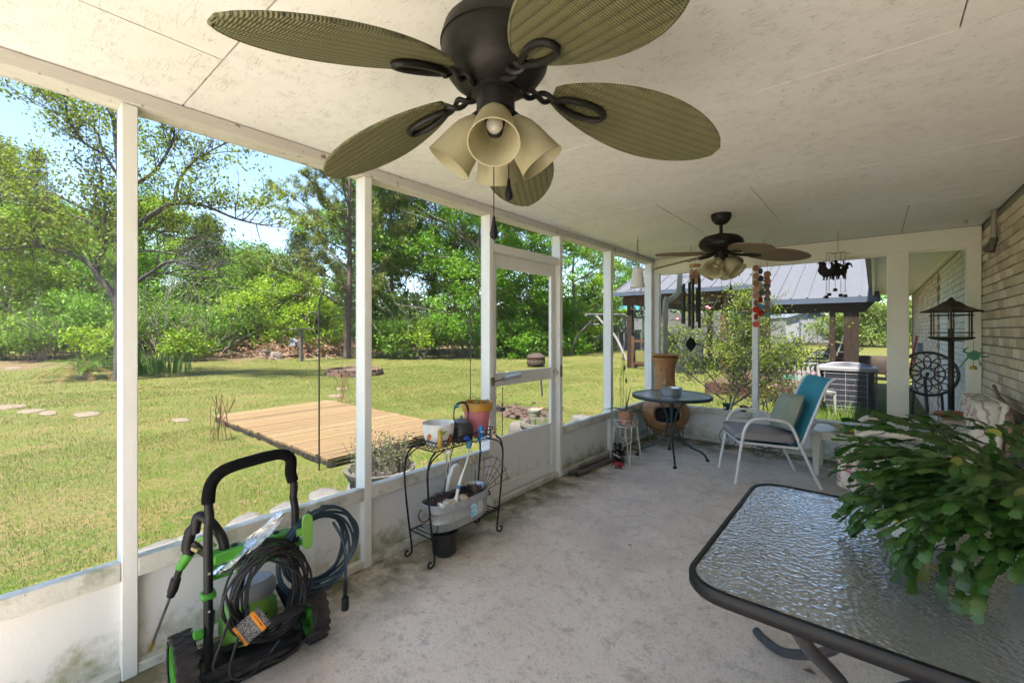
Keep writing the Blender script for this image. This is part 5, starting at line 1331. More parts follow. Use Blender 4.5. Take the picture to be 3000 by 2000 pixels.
def moth():
    c = Vector((-2.055, 2.245, SZ1 - .01)); t = thing('butterfly_ornament', 'brown and cream butterfly ornament at the end of the wire tray', 'ornament', c)
    M_w = mat('moth_wing', (.45, .22, .10), .6, col2=(.75, .70, .58), scale=70, amt=3)
    for s, tl in ((1, .6), (-1, -.4)): part('wing', MB().prism([(0, 0), (.03, .012), (.045, .04), (.02, .045), (.0, .02)], .002, lambda x, y, z: c + Vector((.012 + z + .2*x, x*.9, s*y*.9 - .01))), M_w, t, smooth=None)
    part('body', MB().tube([c, c + Vector((.012, .03, -.01))], .004, 6), M_wire, t)
moth()
def bird_blue():
    c = Vector((-2.058, 2.02, SZ1 - .012)); mb = MB().ball(c, .018, 12, 8, (.8, 1.5, .9)).ball(c + Vector((0, .026, -.012)), .011, 10, 6)
    solo('bird_ornament', mb, mat('cobalt_enamel', (.02, .07, .35), .2), 'small cobalt blue bird ornament perched on the wire tray', 'ornament', loc=c)
bird_blue()
def spoon_chime():
    c = Vector((-2.060, 2.09, SZ0)); t = thing('spoon_chime', 'hanging spoon chime with yellow beads below the wire tray', 'wind chime', c)
    for dy, L2 in ((-.02, .25), (.012, .30), (-.12, .26)):
        part('string', MB().tube([c + Vector((0, dy, 0)), c + Vector((0, dy, -L2))], .0007, 4), M_wire, t)
        part('bead', MB().ball(c + Vector((0, dy, -.10)), .008, 10, 6).ball(c + Vector((0, dy, -.13)), .008, 10, 6), MATS['brass'], t)
    part('spoon', MB().tube([c + Vector((0, .012, -.19)), c + Vector((0, .012, -.28))], .0035, 6).ball(c + Vector((0, .012, -.315)), .02, 12, 8, (.3, .9, 1.7)), mat('tarnished_spoon', (.16, .13, .10), .4, .8), t)
spoon_chime()
solo('garden_rod', MB().tube([(-2.10, 1.80, .18), (-2.075, 1.88, .60), (-2.06, 1.92, .74)], .0035, 6), M_wire, 'thin dark rod leaning from the tub up through the wire tray', 'rod', loc=(-2.10, 1.80, .18))
# ------------------------------------------------------------------ far end of the porch: chiminea, bistro table, aloe, chairs
M_terra = mat('burnished_terracotta', (.30, .13, .055), .6, col2=(.38, .20, .075), scale=7, bump=.5, bscale=60, dirt=[((.10, .055, .035), 8, .55, .74), ((.48, .30, .10), 14, .62, .78)])
M_soot_hole = mat('soot_and_hole_black', (.012, .010, .009), .95)
CXm, CYm = -2.07, 5.60
ch = thing('chiminea', 'terracotta chiminea with raised stars and a dish lid in the porch corner', 'chiminea', (CXm, CYm, 0))
face = math.atan2(-CYm + .3, -CXm + .55)         # the fire mouth looks into the porch
prof = [(.10, .115), (.15, .14), (.205, .20), (.212, .215), (.222, .22), (.265, .28), (.288, .34), (.295, .40), (.285, .46), (.255, .51), (.205, .555), (.160, .59), (.136, .63), (.126, .70), (.122, .80), (.121, .90), (.124, .97), (.134, 1.02), (.152, 1.06), (.165, 1.085), (.165, 1.10), (.15, 1.10), (.125, 1.05), (.10, .9)]
nA = 72; mb = MB()
P2 = []
for (r0, z0), (r1, z1) in zip(prof, prof[1:]):
    k = max(1, int(abs(z1 - z0)/.02)); P2 += [(r0 + (r1-r0)*i/k, z0 + (z1-z0)*i/k) for i in range(k)]
P2.append(prof[-1])
for r_, z in P2:
    for k in range(nA): a = 2*math.pi*k/nA; mb.v.append((CXm + r_*math.cos(a), CYm + r_*math.sin(a), z))
def in_mouth(a, z, g=1.0):
    da = (a - face + math.pi) % (2*math.pi) - math.pi; x = da*.285
    return (x/(.170*g))**4 + ((z - .405)/(.110*g))**4 < 1
for i in range(len(P2)-1):
    for k in range(nA):
        l = (k+1) % nA; a = 2*math.pi*(k+.5)/nA; z = (P2[i][1] + P2[i+1][1])/2
        if P2[i][1] < .56 and in_mouth(a, z): continue
        mb.f.append((i*nA+k, i*nA+l, (i+1)*nA+l, (i+1)*nA+k))
part('body', mb, M_terra, ch, smooth=50)
part('lining', MB().lathe([(.02, .15), (.18, .20), (.25, .30), (.262, .40), (.23, .50), (.12, .58), (.10, .62), (.01, .63)], 40, (CXm, CYm, 0)), M_soot_hole, ch)
lip = []
for k in range(40):
    t = 2*math.pi*k/40; x = .172*math.copysign(abs(math.cos(t))**.55, math.cos(t)); z = .405 + .114*math.copysign(abs(math.sin(t))**.55, math.sin(t)); a = face + x/.285
    rr = .292 - .9*(z - .40)**2*2; lip.append((CXm + rr*math.cos(a), CYm + rr*math.sin(a), z))
part('mouth_lip', MB().tube(lip, .022, 10, closed=True), M_terra, ch, smooth=60)
def star(az, zc, R, dep, rad):
    c = Vector((CXm + rad*math.cos(az), CYm + rad*math.sin(az), zc)); o = Vector((math.cos(az), math.sin(az), 0)); s_ = Vector((-math.sin(az), math.cos(az), 0)); mb = MB(); vs_ = []
    for k in range(10):
        r_ = R if k % 2 == 0 else R*.42; t = math.pi/2 + k*math.pi/5; q = c + s_*(r_*math.cos(t)) + Vector((0, 0, r_*math.sin(t))); off2 = rad - math.sqrt(max(0, rad*rad - (r_*math.cos(t))**2)); vs_.append(q - o*(off2 - .002))
    vs_.append(c + o*dep); mb.add(vs_, [(k, (k+1) % 10, 10) for k in range(10)])
    part('star_relief', mb, M_terra, ch, smooth=None)
star(face - .02, .775, .105, .030, .122); star(face - .05, .945, .042, .012, .122); star(face - .62, .94, .036, .010, .122); star(face + .55, .945, .036, .010, .122)
star(face - .85, .48, .06, .012, .275); star(face + .85, .48, .06, .012, .275)
part('lid', MB().lathe([(.12, 1.106), (.155, 1.112), (.172, 1.128), (.176, 1.138), (.170, 1.140), (.14, 1.125), (.01, 1.12)], 40, (CXm + .005, CYm, 0)), mat('ochre_glazed_dish', (.42, .22, .04), .4, col2=(.30, .12, .03), scale=8), ch)
sd = MB().tube([(CXm + .225*math.cos(2*math.pi*k/32), CYm + .225*math.sin(2*math.pi*k/32), .215) for k in range(32)], .009, 8, closed=True)
part('stand_ring', sd, M_rust, ch)
for k in range(3):
    a = face + 1.05 + k*2.094; q = lambda r_, z: (CXm + r_*math.cos(a), CYm + r_*math.sin(a), z)
    part('stand_leg', MB().tube(spline([q(.225, .215), q(.23, .10), q(.22, .02), q(.245, .008), q(.27, .02), q(.268, .045)], 5), .008, 8), M_rust, ch)

# round bistro table
BX, BY, BZ = -1.76, 4.96, .72
bt = thing('bistro_table', 'round glass-topped bistro table with curved dark green metal legs', 'table', (BX, BY, 0))
M_dgrn = mat('dark_green_metal', (.025, .045, .048), .4, .3, col2=(.04, .065, .065), scale=14, dirt=[((.10, .10, .08), 20, .66, .78)])
part('glass_top', MB().lathe([(.41, BZ - .006), (.41, BZ - .001), (.002, BZ - .001)], 64, (BX, BY, 0)), hammered('pebbled_glass', (.78, .86, .86), 110, (1, 1, 1), .45, .0022), bt)
part('rim', MB().lathe([(.405, BZ - .012), (.412, BZ - .034), (.428, BZ - .034), (.431, BZ - .02), (.425, BZ - .018), (.431, BZ - .014), (.429, BZ), (.418, BZ + .004), (.407, BZ + .001)], 64, (BX, BY, 0), cap0=False, cap1=False), M_dgrn, bt)
feet = [(-2.09, 4.84), (-1.6, 4.61), (-1.44, 5.09), (-1.91, 5.31)]
for fx, fy in feet:
    d_ = Vector((fx - BX, fy - BY, 0)); d_ = d_.normalized(); q = lambda r_, z: Vector((BX, BY, z)) + d_*r_
    part('leg', MB().tube(spline([q(.23, BZ - .02), q(.16, .66), q(.085, .57), q(.045, .45), q(.055, .34), q(.11, .22), q(.21, .135), q(.30, .10), q(.35, .055), q(.372, .012)], 5), .0115, 10), M_dgrn, bt)
    part('foot_cap', MB().lathe([(.02, 0), (.022, .006), (.018, .018), (.012, .022)], 14, tuple(q(.374, 0))), M_blk, bt)
part('leg_ring', MB().tube([(BX + .05*math.cos(2*math.pi*k/24), BY + .05*math.sin(2*math.pi*k/24), .44) for k in range(24)], .006, 7, closed=True), M_dgrn, bt)
b0 = G(1967, 1157, BZ + .001)
solo('pet_bowl', MB().lathe([(.085, 0), (.10, .004), (.112, .055), (.116, .082), (.118, .086), (.108, .086), (.095, .02), (.002, .016)], 40, b0), mat('brushed_steel', (.55, .55, .56), .3, .9, col2=(.48, .48, .5), scale=30), 'stainless steel bowl on the round bistro table', 'bowl', loc=b0)

# aloe on a white wire stand with hearts
AX_, AY_ = -2.10, 4.50
M_wwire = mat('rusting_white_wire', (.62, .58, .52), .6, col2=(.55, .50, .44), scale=30, dirt=[((.25, .13, .07), 35, .58, .68)])
al = thing('plant_stand', 'tall white rusting wire plant stand with heart shapes', 'plant stand', (AX_, AY_, 0))
for z, r_ in ((.475, .125), (.405, .118), (.44, .122)):
    if z != .44: part('ring', MB().tube([(AX_ + r_*math.cos(2*math.pi*k/32), AY_ + r_*math.sin(2*math.pi*k/32), z) for k in range(32)], .0045, 6, closed=True), M_wwire, al)
part('saucer_wires', MB().tube([(AX_ - .118, AY_, .405), (AX_ + .118, AY_, .405)], .0035, 5).tube([(AX_, AY_ - .118, .405), (AX_, AY_ + .118, .405)], .0035, 5), M_wwire, al)
for k in range(4):
    a = -.9 + k*math.pi/2; c_, s_ = math.cos(a), math.sin(a); q = lambda r_, z, o=0: Vector((AX_ + r_*c_ - o*s_, AY_ + r_*s_ + o*c_, z))
    part('leg', MB().tube([q(.118, .405, .035), q(.175, .006, .0)], .0045, 6).tube([q(.118, .405, -.035), q(.175, .006, 0)], .0045, 6), M_wwire, al)
    hrt = [q(.135, .22), q(.132, .26, .028), q(.130, .295, .038), q(.128, .315, .022), q(.130, .295, 0), q(.128, .315, -.022), q(.130, .295, -.038), q(.132, .26, -.028)]
    part('heart', MB().tube(spline(hrt + hrt[:1], 4), .003, 5), M_wwire, al)
    part('scroll', MB().tube(spline([q(.122, .47, .04), q(.124, .44, .05), q(.124, .425, .02), q(.123, .45, .005), q(.124, .425, -.02), q(.124, .44, -.05), q(.122, .47, -.04)], 4), .003, 5), M_wwire, al)
ao = thing('aloe_plant', 'leggy aloe in a terracotta pot on the white wire stand', 'plant', (AX_, AY_, .41))
part('pot', MB().lathe([(.062, .412), (.066, .416), (.080, .52), (.086, .522), (.089, .565), (.086, .568), (.078, .56), (.002, .545)], 28, (AX_, AY_, 0)), mat('plain_terracotta', (.40, .15, .07), .8, col2=(.48, .24, .15), scale=9, bump=.3), ao)
M_aloe = mat('aloe_leaf', (.055, .10, .045), .45, col2=(.08, .13, .06), scale=12)
for (dx, dy, up_, L2, r_) in ((.25, .1, 1.4, .30, .016), (-.05, .2, 1.3, .24, .013), (-1, -.4, .55, .34, .014), (1, .3, .5, .34, .014), (.6, -.8, .35, .36, .014), (-.5, .9, .5, .26, .012), (.9, .8, .45, .30, .013), (-.2, -1, .30, .33, .013), (-.9, .3, .4, .36, .011), (1, -.3, .2, .34, .012)):
    p = Vector((AX_, AY_, .55)); d_ = Vector((dx, dy, up_)).normalized(); pts = [p]; 
    for k in range(9):
        p = p + d_*L2/9; pts.append(p); d_ = (d_ + Vector((0, 0, -.16 if up_ < 1 else -.01))).normalized()
    part('leaf', MB().tube(pts, [r_*(1 - (k/9)**1.5*.93) for k in range(10)], 7, squash=.45), M_aloe, ao)
sk = thing('wire_stake', 'thin black wire garden stake with leaf shapes stuck in the aloe pot', 'garden stake', (AX_ - .03, AY_ - .02, .55))
swm = MB()
for (ox, tx, hz_) in ((0, .02, .62), (.02, .09, .74), (-.02, .05, .45)):
    base_ = Vector((AX_ - .03 + ox, AY_ - .02, .55)); tp = spline([base_, base_ + Vector((-.01, .01, hz_*.5)), base_ + Vector((.0, .0, hz_*.92)), base_ + Vector((tx*.5, tx*.3, hz_)), base_ + Vector((tx, tx*.5, hz_*.92)), base_ + Vector((tx*1.05, tx*.55, hz_*.82))], 5)
    part('wire', MB().tube(tp, .0022, 5), M_wire, sk); e = tp[-1]
    part('leaf', MB().prism([(0, 0), (.010, .02), (.008, .045), (0, .062), (-.008, .045), (-.010, .02)], .0012, lambda x, y, z: e + Vector((x*CS, x*SN, -y + .002)) + Vector((0, z, 0))), M_wire, sk, smooth=None)

# bear figurine, pipes and a metal pan on the floor
fx, fy = -2.13, 4.37
fg = thing('bear_figurine', 'small black bear figurine on a red base holding a stick', 'figurine', (fx, fy, 0))
M_fb = mat('glossy_black_resin', (.012, .012, .013), .3)
part('base', MB().lathe([(.062, 0), (.066, .008), (.066, .018), (.058, .026), (.060, .034), (.052, .042), (.01, .044)], 26, (fx, fy, 0)), mat('red_resin', (.32, .03, .045), .4), fg)
bd = MB().ball((fx, fy, .10), .056, 16, 12, (.95, .95, 1.15)).ball((fx + .01, fy - .012, .185), .040, 14, 10).ball((fx + .032, fy - .034, .178), .018, 10, 8, (1, 1, .8))
for s in (-1, 1): bd.ball((fx + .022*s + .004, fy + .018*s - .012, .225), .016, 10, 7).tube([(fx + .04*s, fy + .03*s, .14), (fx + .045*s + .03, fy + .03*s - .03, .115), (fx + .035*s + .045, fy + .02*s - .045, .13)], [.018, .015, .013], 8).ball((fx + .03*s + .022, fy + .03*s - .022, .055), .024, 10, 7)
part('body', bd, M_fb, fg, smooth=70)
part('stick', MB().tube([(fx - .01, fy - .09, .13), (fx + .06, fy - .055, .09)], .008, 8), mat('pale_wood', (.50, .40, .28), .8), fg)
M_pipe = mat('brown_grey_pipe', (.12, .10, .085), .55, .3, col2=(.17, .15, .13), scale=12)
def pipe(a, b_, r_, lab):
    d_ = (Vector(b_) - Vector(a)).normalized(); mb = MB().tube([a, b_], r_, 14, caps=False).tube([a, b_], r_*.8, 14, caps=False)
    solo('floor_pipe', mb, M_pipe, lab, 'pipe', 'pipes on the floor by the door', loc=a)
pipe((-2.315, 3.70, .024), (-2.285, 4.45, .024), .024, 'thick brown pipe on the floor tight against the knee wall')
pipe((-2.255, 3.74, .024), (-2.225, 4.44, .024), .024, 'thick brown pipe lying between the other two floor pipes')
pipe((-2.285, 3.85, .062), (-2.25, 4.36, .062), .019, 'thin pipe resting on top of the two thick floor pipes')
mp_ = MB().box((-.06, -.05, 0), (.06, .05, .006)).bar((-.02, .05, .006), (.0, .20, .02), .018, .01)
mp_.v = [(fx + .05 + x*.8 - y*.6, fy - .13 + x*.6 + y*.8, z + .001) for x, y, z in mp_.v]
solo('metal_scraper', mp_, M_alu, 'flat square metal scraper lying beside the bear figurine', 'scraper', loc=(fx + .05, fy - .13, 0), bevel=.001)

# ------------------------------------------------------------------ white sling chair
CA = math.atan2(-.34, -.61)
pc = thing('patio_chair', 'white tube-frame patio chair with teal sling back and grey seat cushion', 'chair', (-.80, 4.92, 0), CA)
M_wtube = mat('white_tube_enamel', (.74, .74, .73), .35, col2=(.68, .67, .65), scale=10, dirt=[((.36, .20, .09), 40, .70, .76)])
M_teal = mat('teal_sling_fabric', (.045, .30, .40), .8, col2=(.035, .25, .34), scale=6, bump=.6, bscale=300)
M_gcush = mat('taupe_cushion', (.27, .245, .245), .9, col2=(.31, .285, .285), scale=8, bump=.5, bscale=200)
M_sage = mat('sage_pillow_fabric', (.31, .33, .26), .9, col2=(.26, .28, .21), scale=7, bump=.5, bscale=220)
L2_ = lambda nm, mb, m, sm=45, bv=0, par=pc: part(nm, mb, m, par, smooth=sm, bevel=bv, world=False)
for s in (-1, 1):
    y = s*.262
    L2_('side_frame', MB().tube(spline([(.375, y*1.02, .012), (.345, y, .22), (.315, y, .42), (.285, y, .54), (.225, y, .605), (.13, y, .622), (-.04, y, .600), (-.10, y, .565), (-.145, y, .47), (-.20, y, .33), (-.285, y, .14), (-.345, y*1.02, .012)], 6), .0135, 12), M_wtube)
    L2_('seat_rail', MB().tube([(.335, y*.96, .395), (.1, y*.93, .375), (-.165, y*.93, .355)], .0125, 10), M_wtube)
    L2_('back_post', MB().tube(spline([(-.165, y*.93, .355), (-.21, y*.92, .42), (-.30, y*.92, .66), (-.375, y*.92, .86), (-.425, y*.92, .965), (-.475, y*.92, 1.0)], 6), .0125, 10), M_wtube)
    L2_('foot_plug', MB().lathe([(.013, 0), (.0145, .004), (.0145, .014), (.012, .016)], 12, (.376, y*1.02, 0)), M_white)
    L2_('foot_plug', MB().lathe([(.013, 0), (.0145, .004), (.0145, .014), (.012, .016)], 12, (-.347, y*1.02, 0)), M_white)
L2_('cross_bar', MB().tube([(.33, -.25, .385), (.33, .25, .385)], .0105, 8), M_wtube)
L2_('cross_bar', MB().tube([(-.165, -.243, .345), (-.165, .243, .345)], .0105, 8), M_wtube)
def sheet(path, hw_, sag, n=10):
    mb = MB(); m = len(path)
    for j, (x, z) in enumerate(path):
        for i in range(n+1):
            s_ = -1 + 2*i/n; mb.v.append((x - sag*(1 - s_*s_)*.7, s_*hw_, z - sag*(1 - s_*s_)*.3))
    for j in range(m-1):
        for i in range(n): mb.f.append((j*(n+1)+i, j*(n+1)+i+1, (j+1)*(n+1)+i+1, (j+1)*(n+1)+i))
    return mb
bp_ = spline([(-.165, 0, .36), (-.21, 0, .43), (-.30, 0, .66), (-.375, 0, .86), (-.425, 0, .965), (-.478, 0, 1.002)], 4)
L2_('back_sling', sheet([(p.x, p.z) for p in bp_], .243, .025), M_teal, 60)
L2_('seat_sling', sheet([(.33, .392), (.1, .365), (-.165, .355)], .243, .02), M_teal, 60)
def pillow(w, h, t, n=12, puff=.5):
    mb = MB()
    for sd_ in (1, -1):
        for j in range(n+1):
            for i in range(n+1):
                u, v = -1 + 2*i/n, -1 + 2*j/n; e = (1 - abs(u)**4)*(1 - abs(v)**4); pinch = 1 - .05*(1 - abs(u))*abs(v)**3 - .0; px2 = u*w/2*(1 - .07*(1 - v*v)*abs(u)**3*(puff)); py2 = v*h/2*(1 - .07*(1 - u*u)*abs(v)**3*puff)
                mb.v.append((px2, py2, sd_*t/2*e**puff))
    N = (n+1)**2
    for j in range(n):
        for i in range(n):
            a = j*(n+1)+i; mb.f.append((a, a+1, a+n+2, a+n+1)); mb.f.append((N+a, N+a+n+1, N+a+n+2, N+a+1))
    return mb
def put(name, mb, m, lab, cat, M, smooth=80):
    o = link_mesh(name, mb.v, mb.f, m, None, smooth); o.matrix_world = M; return tag(o, lab, cat, None, 'thing')
RC = Matrix.Translation((-.80, 4.92, 0)) @ Matrix.Rotation(CA, 4, 'Z')
ck = [(x, y) for x, y in rrect(-.17, .37, -.25, .25, .10)]
cm = MB().prism(ck, .075, lambda x, y, z: (x, y, z))
cu = link_mesh('seat_cushion', cm.v, cm.f, M_gcush, None, 50, None, .012); cu.matrix_world = RC @ Matrix.Translation((0, 0, .402)) @ Matrix.Rotation(math.radians(-3), 4, 'Y'); tag(cu, 'thick taupe seat cushion on the white sling chair', 'cushion', None, 'thing')
pp = MB().tube([(x*1.005, y*1.005, .068) for x, y in ck], .004, 6, closed=True).tube([(x*1.005, y*1.005, .007) for x, y in ck], .004, 6, closed=True)
o = link_mesh('piping', pp.v, pp.f, M_gcush, cu, 60)
tie = MB().tube([(-.12, .24, .04), (-.17, .27, .07), (-.16, .28, .02)], .006, 6); link_mesh('tie', tie.v, tie.f, M_gcush, cu, 60)
pl_ = put('throw_pillow', pillow(.36, .36, .13), M_sage, 'wrinkled sage green throw pillow leaning on the teal chair back', 'pillow', RC @ Matrix.Translation((-.175, -.02, .655)) @ Matrix.Rotation(math.radians(7), 4, 'Z') @ Matrix.Rotation(math.radians(-22), 4, 'Y') @ Matrix.Rotation(math.radians(90), 4, 'Y') @ Matrix.Rotation(math.radians(4), 4, 'Z'))
pip = MB().tube([(x, y, 0) for x, y in rrect(-.176, .176, -.176, .176, .012, 3)], .0045, 6, closed=True); link_mesh('piping', pip.v, pip.f, M_sage, pl_, 60)

# white resin side table with a dish and a packet
M_resin = mat('yellowed_white_resin', (.72, .69, .58), .4, col2=(.66, .62, .50), scale=4)
stt = thing('side_table', 'small cream resin side table against the end wall', 'table', (-.23, 5.50, 0))
part('top', MB().prism(rrect(-.47, .01, 5.28, 5.74, .05), .03, lambda x, y, z: (x, y, .415 + z)), M_resin, stt, smooth=30, bevel=.006)
for a, b_ in ((-.44, 5.31), (-.44, 5.71), (-.02, 5.31), (-.02, 5.71)):
    part('leg', MB().add([(a + dx*w, b_ + dy*w, z) for z, w in ((0, .022), (.418, .045)) for dx, dy in ((-1,-1),(1,-1),(1,1),(-1,1))], [(0,3,2,1),(4,5,6,7),(0,1,5,4),(1,2,6,5),(2,3,7,6),(3,0,4,7)]), M_resin, stt, smooth=None, bevel=.008)
part('apron', MB().box((-.42, 5.285, .36), (-.04, 5.30, .416)).box((-.42, 5.715, .36), (-.04, 5.73, .416)).box((-.462, 5.33, .36), (-.447, 5.69, .416)).box((-.013, 5.33, .36), (.003, 5.69, .416)), M_resin, stt, smooth=None, bevel=.003)
pc0 = Vector((-.16, 5.44, .446))
def glassy(name, tint, diff):
    m = hammered(name, tint, 60, (1, 1, 1), .3, .0005); return m
solo('glass_dish', MB().lathe([(.06, 0), (.10, .006), (.16, .028), (.185, .042), (.183, .045), (.155, .032), (.10, .010), (.002, .005)], 36, pc0), mat('painted_glass_dish', (.62, .68, .60), .12, col2=(.72, .50, .08), scale=16, amt=3, trans=.3), 'shallow painted glass dish on the side table', 'dish', loc=pc0)
def pkt_mat():
    m = bpy.data.materials.new('printed_packet'); m.use_nodes = True; nt = m.node_tree; b = nt.nodes['Principled BSDF']; O = nd(nt, 'ShaderNodeTexCoord').outputs['Object']
    mp = nd(nt, 'ShaderNodeMapping'); mp.inputs['Location'].default_value = (.02, .055, 0); nt.links.new(O, mp.inputs[0]); ln = nd(nt, 'ShaderNodeVectorMath', operation='LENGTH'); nt.links.new(mp.outputs[0], ln.inputs[0])
    lt = nd(nt, 'ShaderNodeMath', operation='LESS_THAN'); lt.inputs[1].default_value = .062; nt.links.new(ln.outputs['Value'], lt.inputs[0])
    a = nd(nt, 'ShaderNodeMix', data_type='RGBA'); a.inputs[6].default_value = (.02, .05, .30, 1); a.inputs[7].default_value = (.72, .55, .01, 1); nt.links.new(lt.outputs[0], a.inputs[0])
    s = nd(nt, 'ShaderNodeSeparateXYZ'); nt.links.new(O, s.inputs[0]); g2 = nd(nt, 'ShaderNodeMath', operation='GREATER_THAN'); g2.inputs[1].default_value = .03; nt.links.new(s.outputs[1], g2.inputs[0])
    c = nd(nt, 'ShaderNodeMix', data_type='RGBA'); c.inputs[7].default_value = (.70, .70, .70, 1); nt.links.new(g2.outputs[0], c.inputs[0]); nt.links.new(a.outputs[2], c.inputs[6]); nt.links.new(c.outputs[2], b.inputs['Base Color']); b.inputs['Roughness'].default_value = .3
    return m
mbp = MB().box((-.10, -.065, -.010), (.10, .065, .010))
put('seed_packet', mbp, pkt_mat(), 'blue and yellow printed packet lying in the glass dish', 'packet', Matrix.Translation((-.115, 5.42, .488)) @ Matrix.Rotation(math.radians(20), 4, 'Z') @ Matrix.Rotation(math.radians(28), 4, 'X'), 30)

# green wire tricycle planter by the end wall
tc_ = thing('tricycle_planter', 'dark green wire tricycle-shaped planter on the floor by the end wall', 'planter', (-1.15, 5.80, 0))
def wheel_w(c, r_, ax):
    mb = MB(); u_ = Vector((ax[0], ax[1], 0)).normalized(); q = lambda a, rr: Vector(c) + u_*(rr*math.cos(a)) + Vector((0, 0, rr*math.sin(a)))
    mb.tube([q(2*math.pi*k/28, r_) for k in range(28)], .0045, 6, closed=True)
    for k in range(4):
        a = k*math.pi/2; mb.tube(spline([q(a, .1*r_), q(a + .35, .45*r_), q(a + .1, .75*r_), q(a - .25, .62*r_), q(a - .15, .45*r_)], 4), .003, 5)
    return mb
part('wheel', wheel_w((-1.40, 5.90, .115), .112, (.92, -.4)), M_dgrn, tc_); part('wheel', wheel_w((-1.02, 5.66, .078), .075, (.92, -.4)), M_dgrn, tc_); part('wheel', wheel_w((-.88, 5.86, .078), .075, (.92, -.4)), M_dgrn, tc_)
part('frame', MB().tube(spline([(-1.40, 5.90, .115), (-1.40, 5.88, .22), (-1.36, 5.86, .28), (-1.26, 5.83, .29), (-1.18, 5.81, .24)], 4), .005, 6).tube([(-1.40, 5.88, .16), (-1.15, 5.80, .12), (-.95, 5.76, .078)], .005, 6).tube([(-1.02, 5.66, .078), (-.88, 5.86, .078)], .005, 6), M_dgrn, tc_)
part('basket', MB().tube([(-1.0 + .11*math.cos(2*math.pi*k/20), 5.77 + .11*math.sin(2*math.pi*k/20), .17) for k in range(20)], .0035, 5, closed=True).tube([(-1.0 + .08*math.cos(2*math.pi*k/20), 5.77 + .08*math.sin(2*math.pi*k/20), .10) for k in range(20)], .0035, 5, closed=True), M_dgrn, tc_)
# little pots on the sill
def sillpot(px, col, nm, lab, h=.07, tagc=None):
    b = AY(px, 1200, YB + .045); b.z = .431; t = thing('flower_pot', lab, 'pot', b)
    part('pot', MB().lathe([(.030, 0), (.033, .003), (.042, h*.8), (.047, h*.81), (.048, h), (.043, h), (.040, h*.85), (.002, h*.82)], 20, b), mat(nm, col, .4), t)
    if tagc: part('price_tag', MB().box((b.x - .014, b.y - .0445, b.z + .018), (b.x + .004, b.y - .0415, b.z + .045)), M_white, t, smooth=None)
sillpot(2128, (.012, .06, .03), 'dark_green_plastic', 'small dark green nursery pot with a price tag on the sill', .082, True); sillpot(2178, (.012, .012, .013), 'black_pot_plastic', 'small black nursery pot next to the green one on the sill', .07)

# floral glider chair behind the plant
M_beige = mat('beige_tube_enamel', (.60, .54, .45), .4, col2=(.54, .48, .39), scale=8)
def floral():
    m = bpy.data.materials.new('floral_fabric'); m.use_nodes = True; nt = m.node_tree; b = nt.nodes['Principled BSDF']; O = nd(nt, 'ShaderNodeTexCoord').outputs['Object']
    def mixc(f, a, c):
        x = nd(nt, 'ShaderNodeMix', data_type='RGBA'); nt.links.new(f, x.inputs[0])
        for i, q in ((6, a), (7, c)):
            if isinstance(q, tuple): x.inputs[i].default_value = c4(q)
            else: nt.links.new(q, x.inputs[i])
        return x.outputs[2]
    v = nd(nt, 'ShaderNodeTexVoronoi', Scale=6.0); nt.links.new(O, v.inputs['Vector']); r = nd(nt, 'ShaderNodeMapRange'); r.inputs[1].default_value = .30; r.inputs[2].default_value = .26; nt.links.new(v.outputs['Distance'], r.inputs[0])
    w = nd(nt, 'ShaderNodeTexWave', wave_type='RINGS', Scale=9.0, Distortion=9.0, Detail=2.0); nt.links.new(O, w.inputs['Vector'])
    pet = mixc(w.outputs['Fac'], (.40, .07, .12), (.66, .50, .46)); w2 = nd(nt, 'ShaderNodeTexWave', Scale=5.0, Distortion=14.0, Detail=3.0); nt.links.new(O, w2.inputs['Vector'])
    r2 = nd(nt, 'ShaderNodeMapRange'); r2.inputs[1].default_value = .78; r2.inputs[2].default_value = .9; nt.links.new(w2.outputs['Fac'], r2.inputs[0])
    ground_ = mixc(r2.outputs[0], (.60, .56, .47), (.33, .27, .25)); c = mixc(r.outputs[0], ground_, pet); nt.links.new(c, b.inputs['Base Color']); b.inputs['Roughness'].default_value = .9
    return m
M_flor = floral()
fc = thing('patio_chair', 'beige tube-frame chair with floral cushions behind the big glass table', 'chair', (.18, 4.55, 0))
for y in (4.20, 4.96):
    part('arm', MB().tube(spline([(-.10, y, .02), (-.11, y, .35), (-.105, y, .58), (-.06, y, .665), (.05, y, .685), (.45, y, .67), (.60, y, .63), (.62, y, .40), (.60, y, .02)], 6), .021, 12), M_beige, fc)
part('back_rail', MB().tube([(.61, 4.20, .60), (.66, 4.21, .95), (.66, 4.95, .95), (.61, 4.96, .60)], .018, 10), M_beige, fc)
sc_ = MB().prism(rrect(-.22, .50, 4.23, 4.93, .07), .27, lambda x, y, z: (x + .03*(z - .13), y, .22 + z + .03*math.cos((y - 4.58)*4)))
part('seat_cushion', sc_, M_flor, fc, smooth=50, bevel=.03)
part('back_cushion', MB().prism(rrect(4.24, 4.92, .46, .96, .06), .13, lambda x, y, z: (.47 + z + .12*(y - .46), x, y)), M_flor, fc, smooth=50, bevel=.025)
# ------------------------------------------------------------------ things hanging from the porch ceiling
def hook(t, p, m=None):
    part('ceiling_hook', MB().tube(spline([p, p + Vector((0, 0, -.025)), p + Vector((.010, 0, -.045)), p + Vector((0, 0, -.058)), p + Vector((-.012, 0, -.048))], 4), .0018, 5), m or M_brass, t)
def chainlinks(a, b_, n, r_=.0012, w=.006):
    mb = MB(); a = Vector(a); b_ = Vector(b_)
    for k in range(n):
        c = a.lerp(b_, (k+.5)/n); h = (a - b_).length/n*.62; s = Vector((1, 0, 0)) if k % 2 else Vector((0, 1, 0))
        mb.tube([c + s*(w*.5*math.cos(t)) + Vector((0, 0, h*math.sin(t))) for t in [2*math.pi*i/8 for i in range(8)]], r_, 4, closed=True)
    return mb
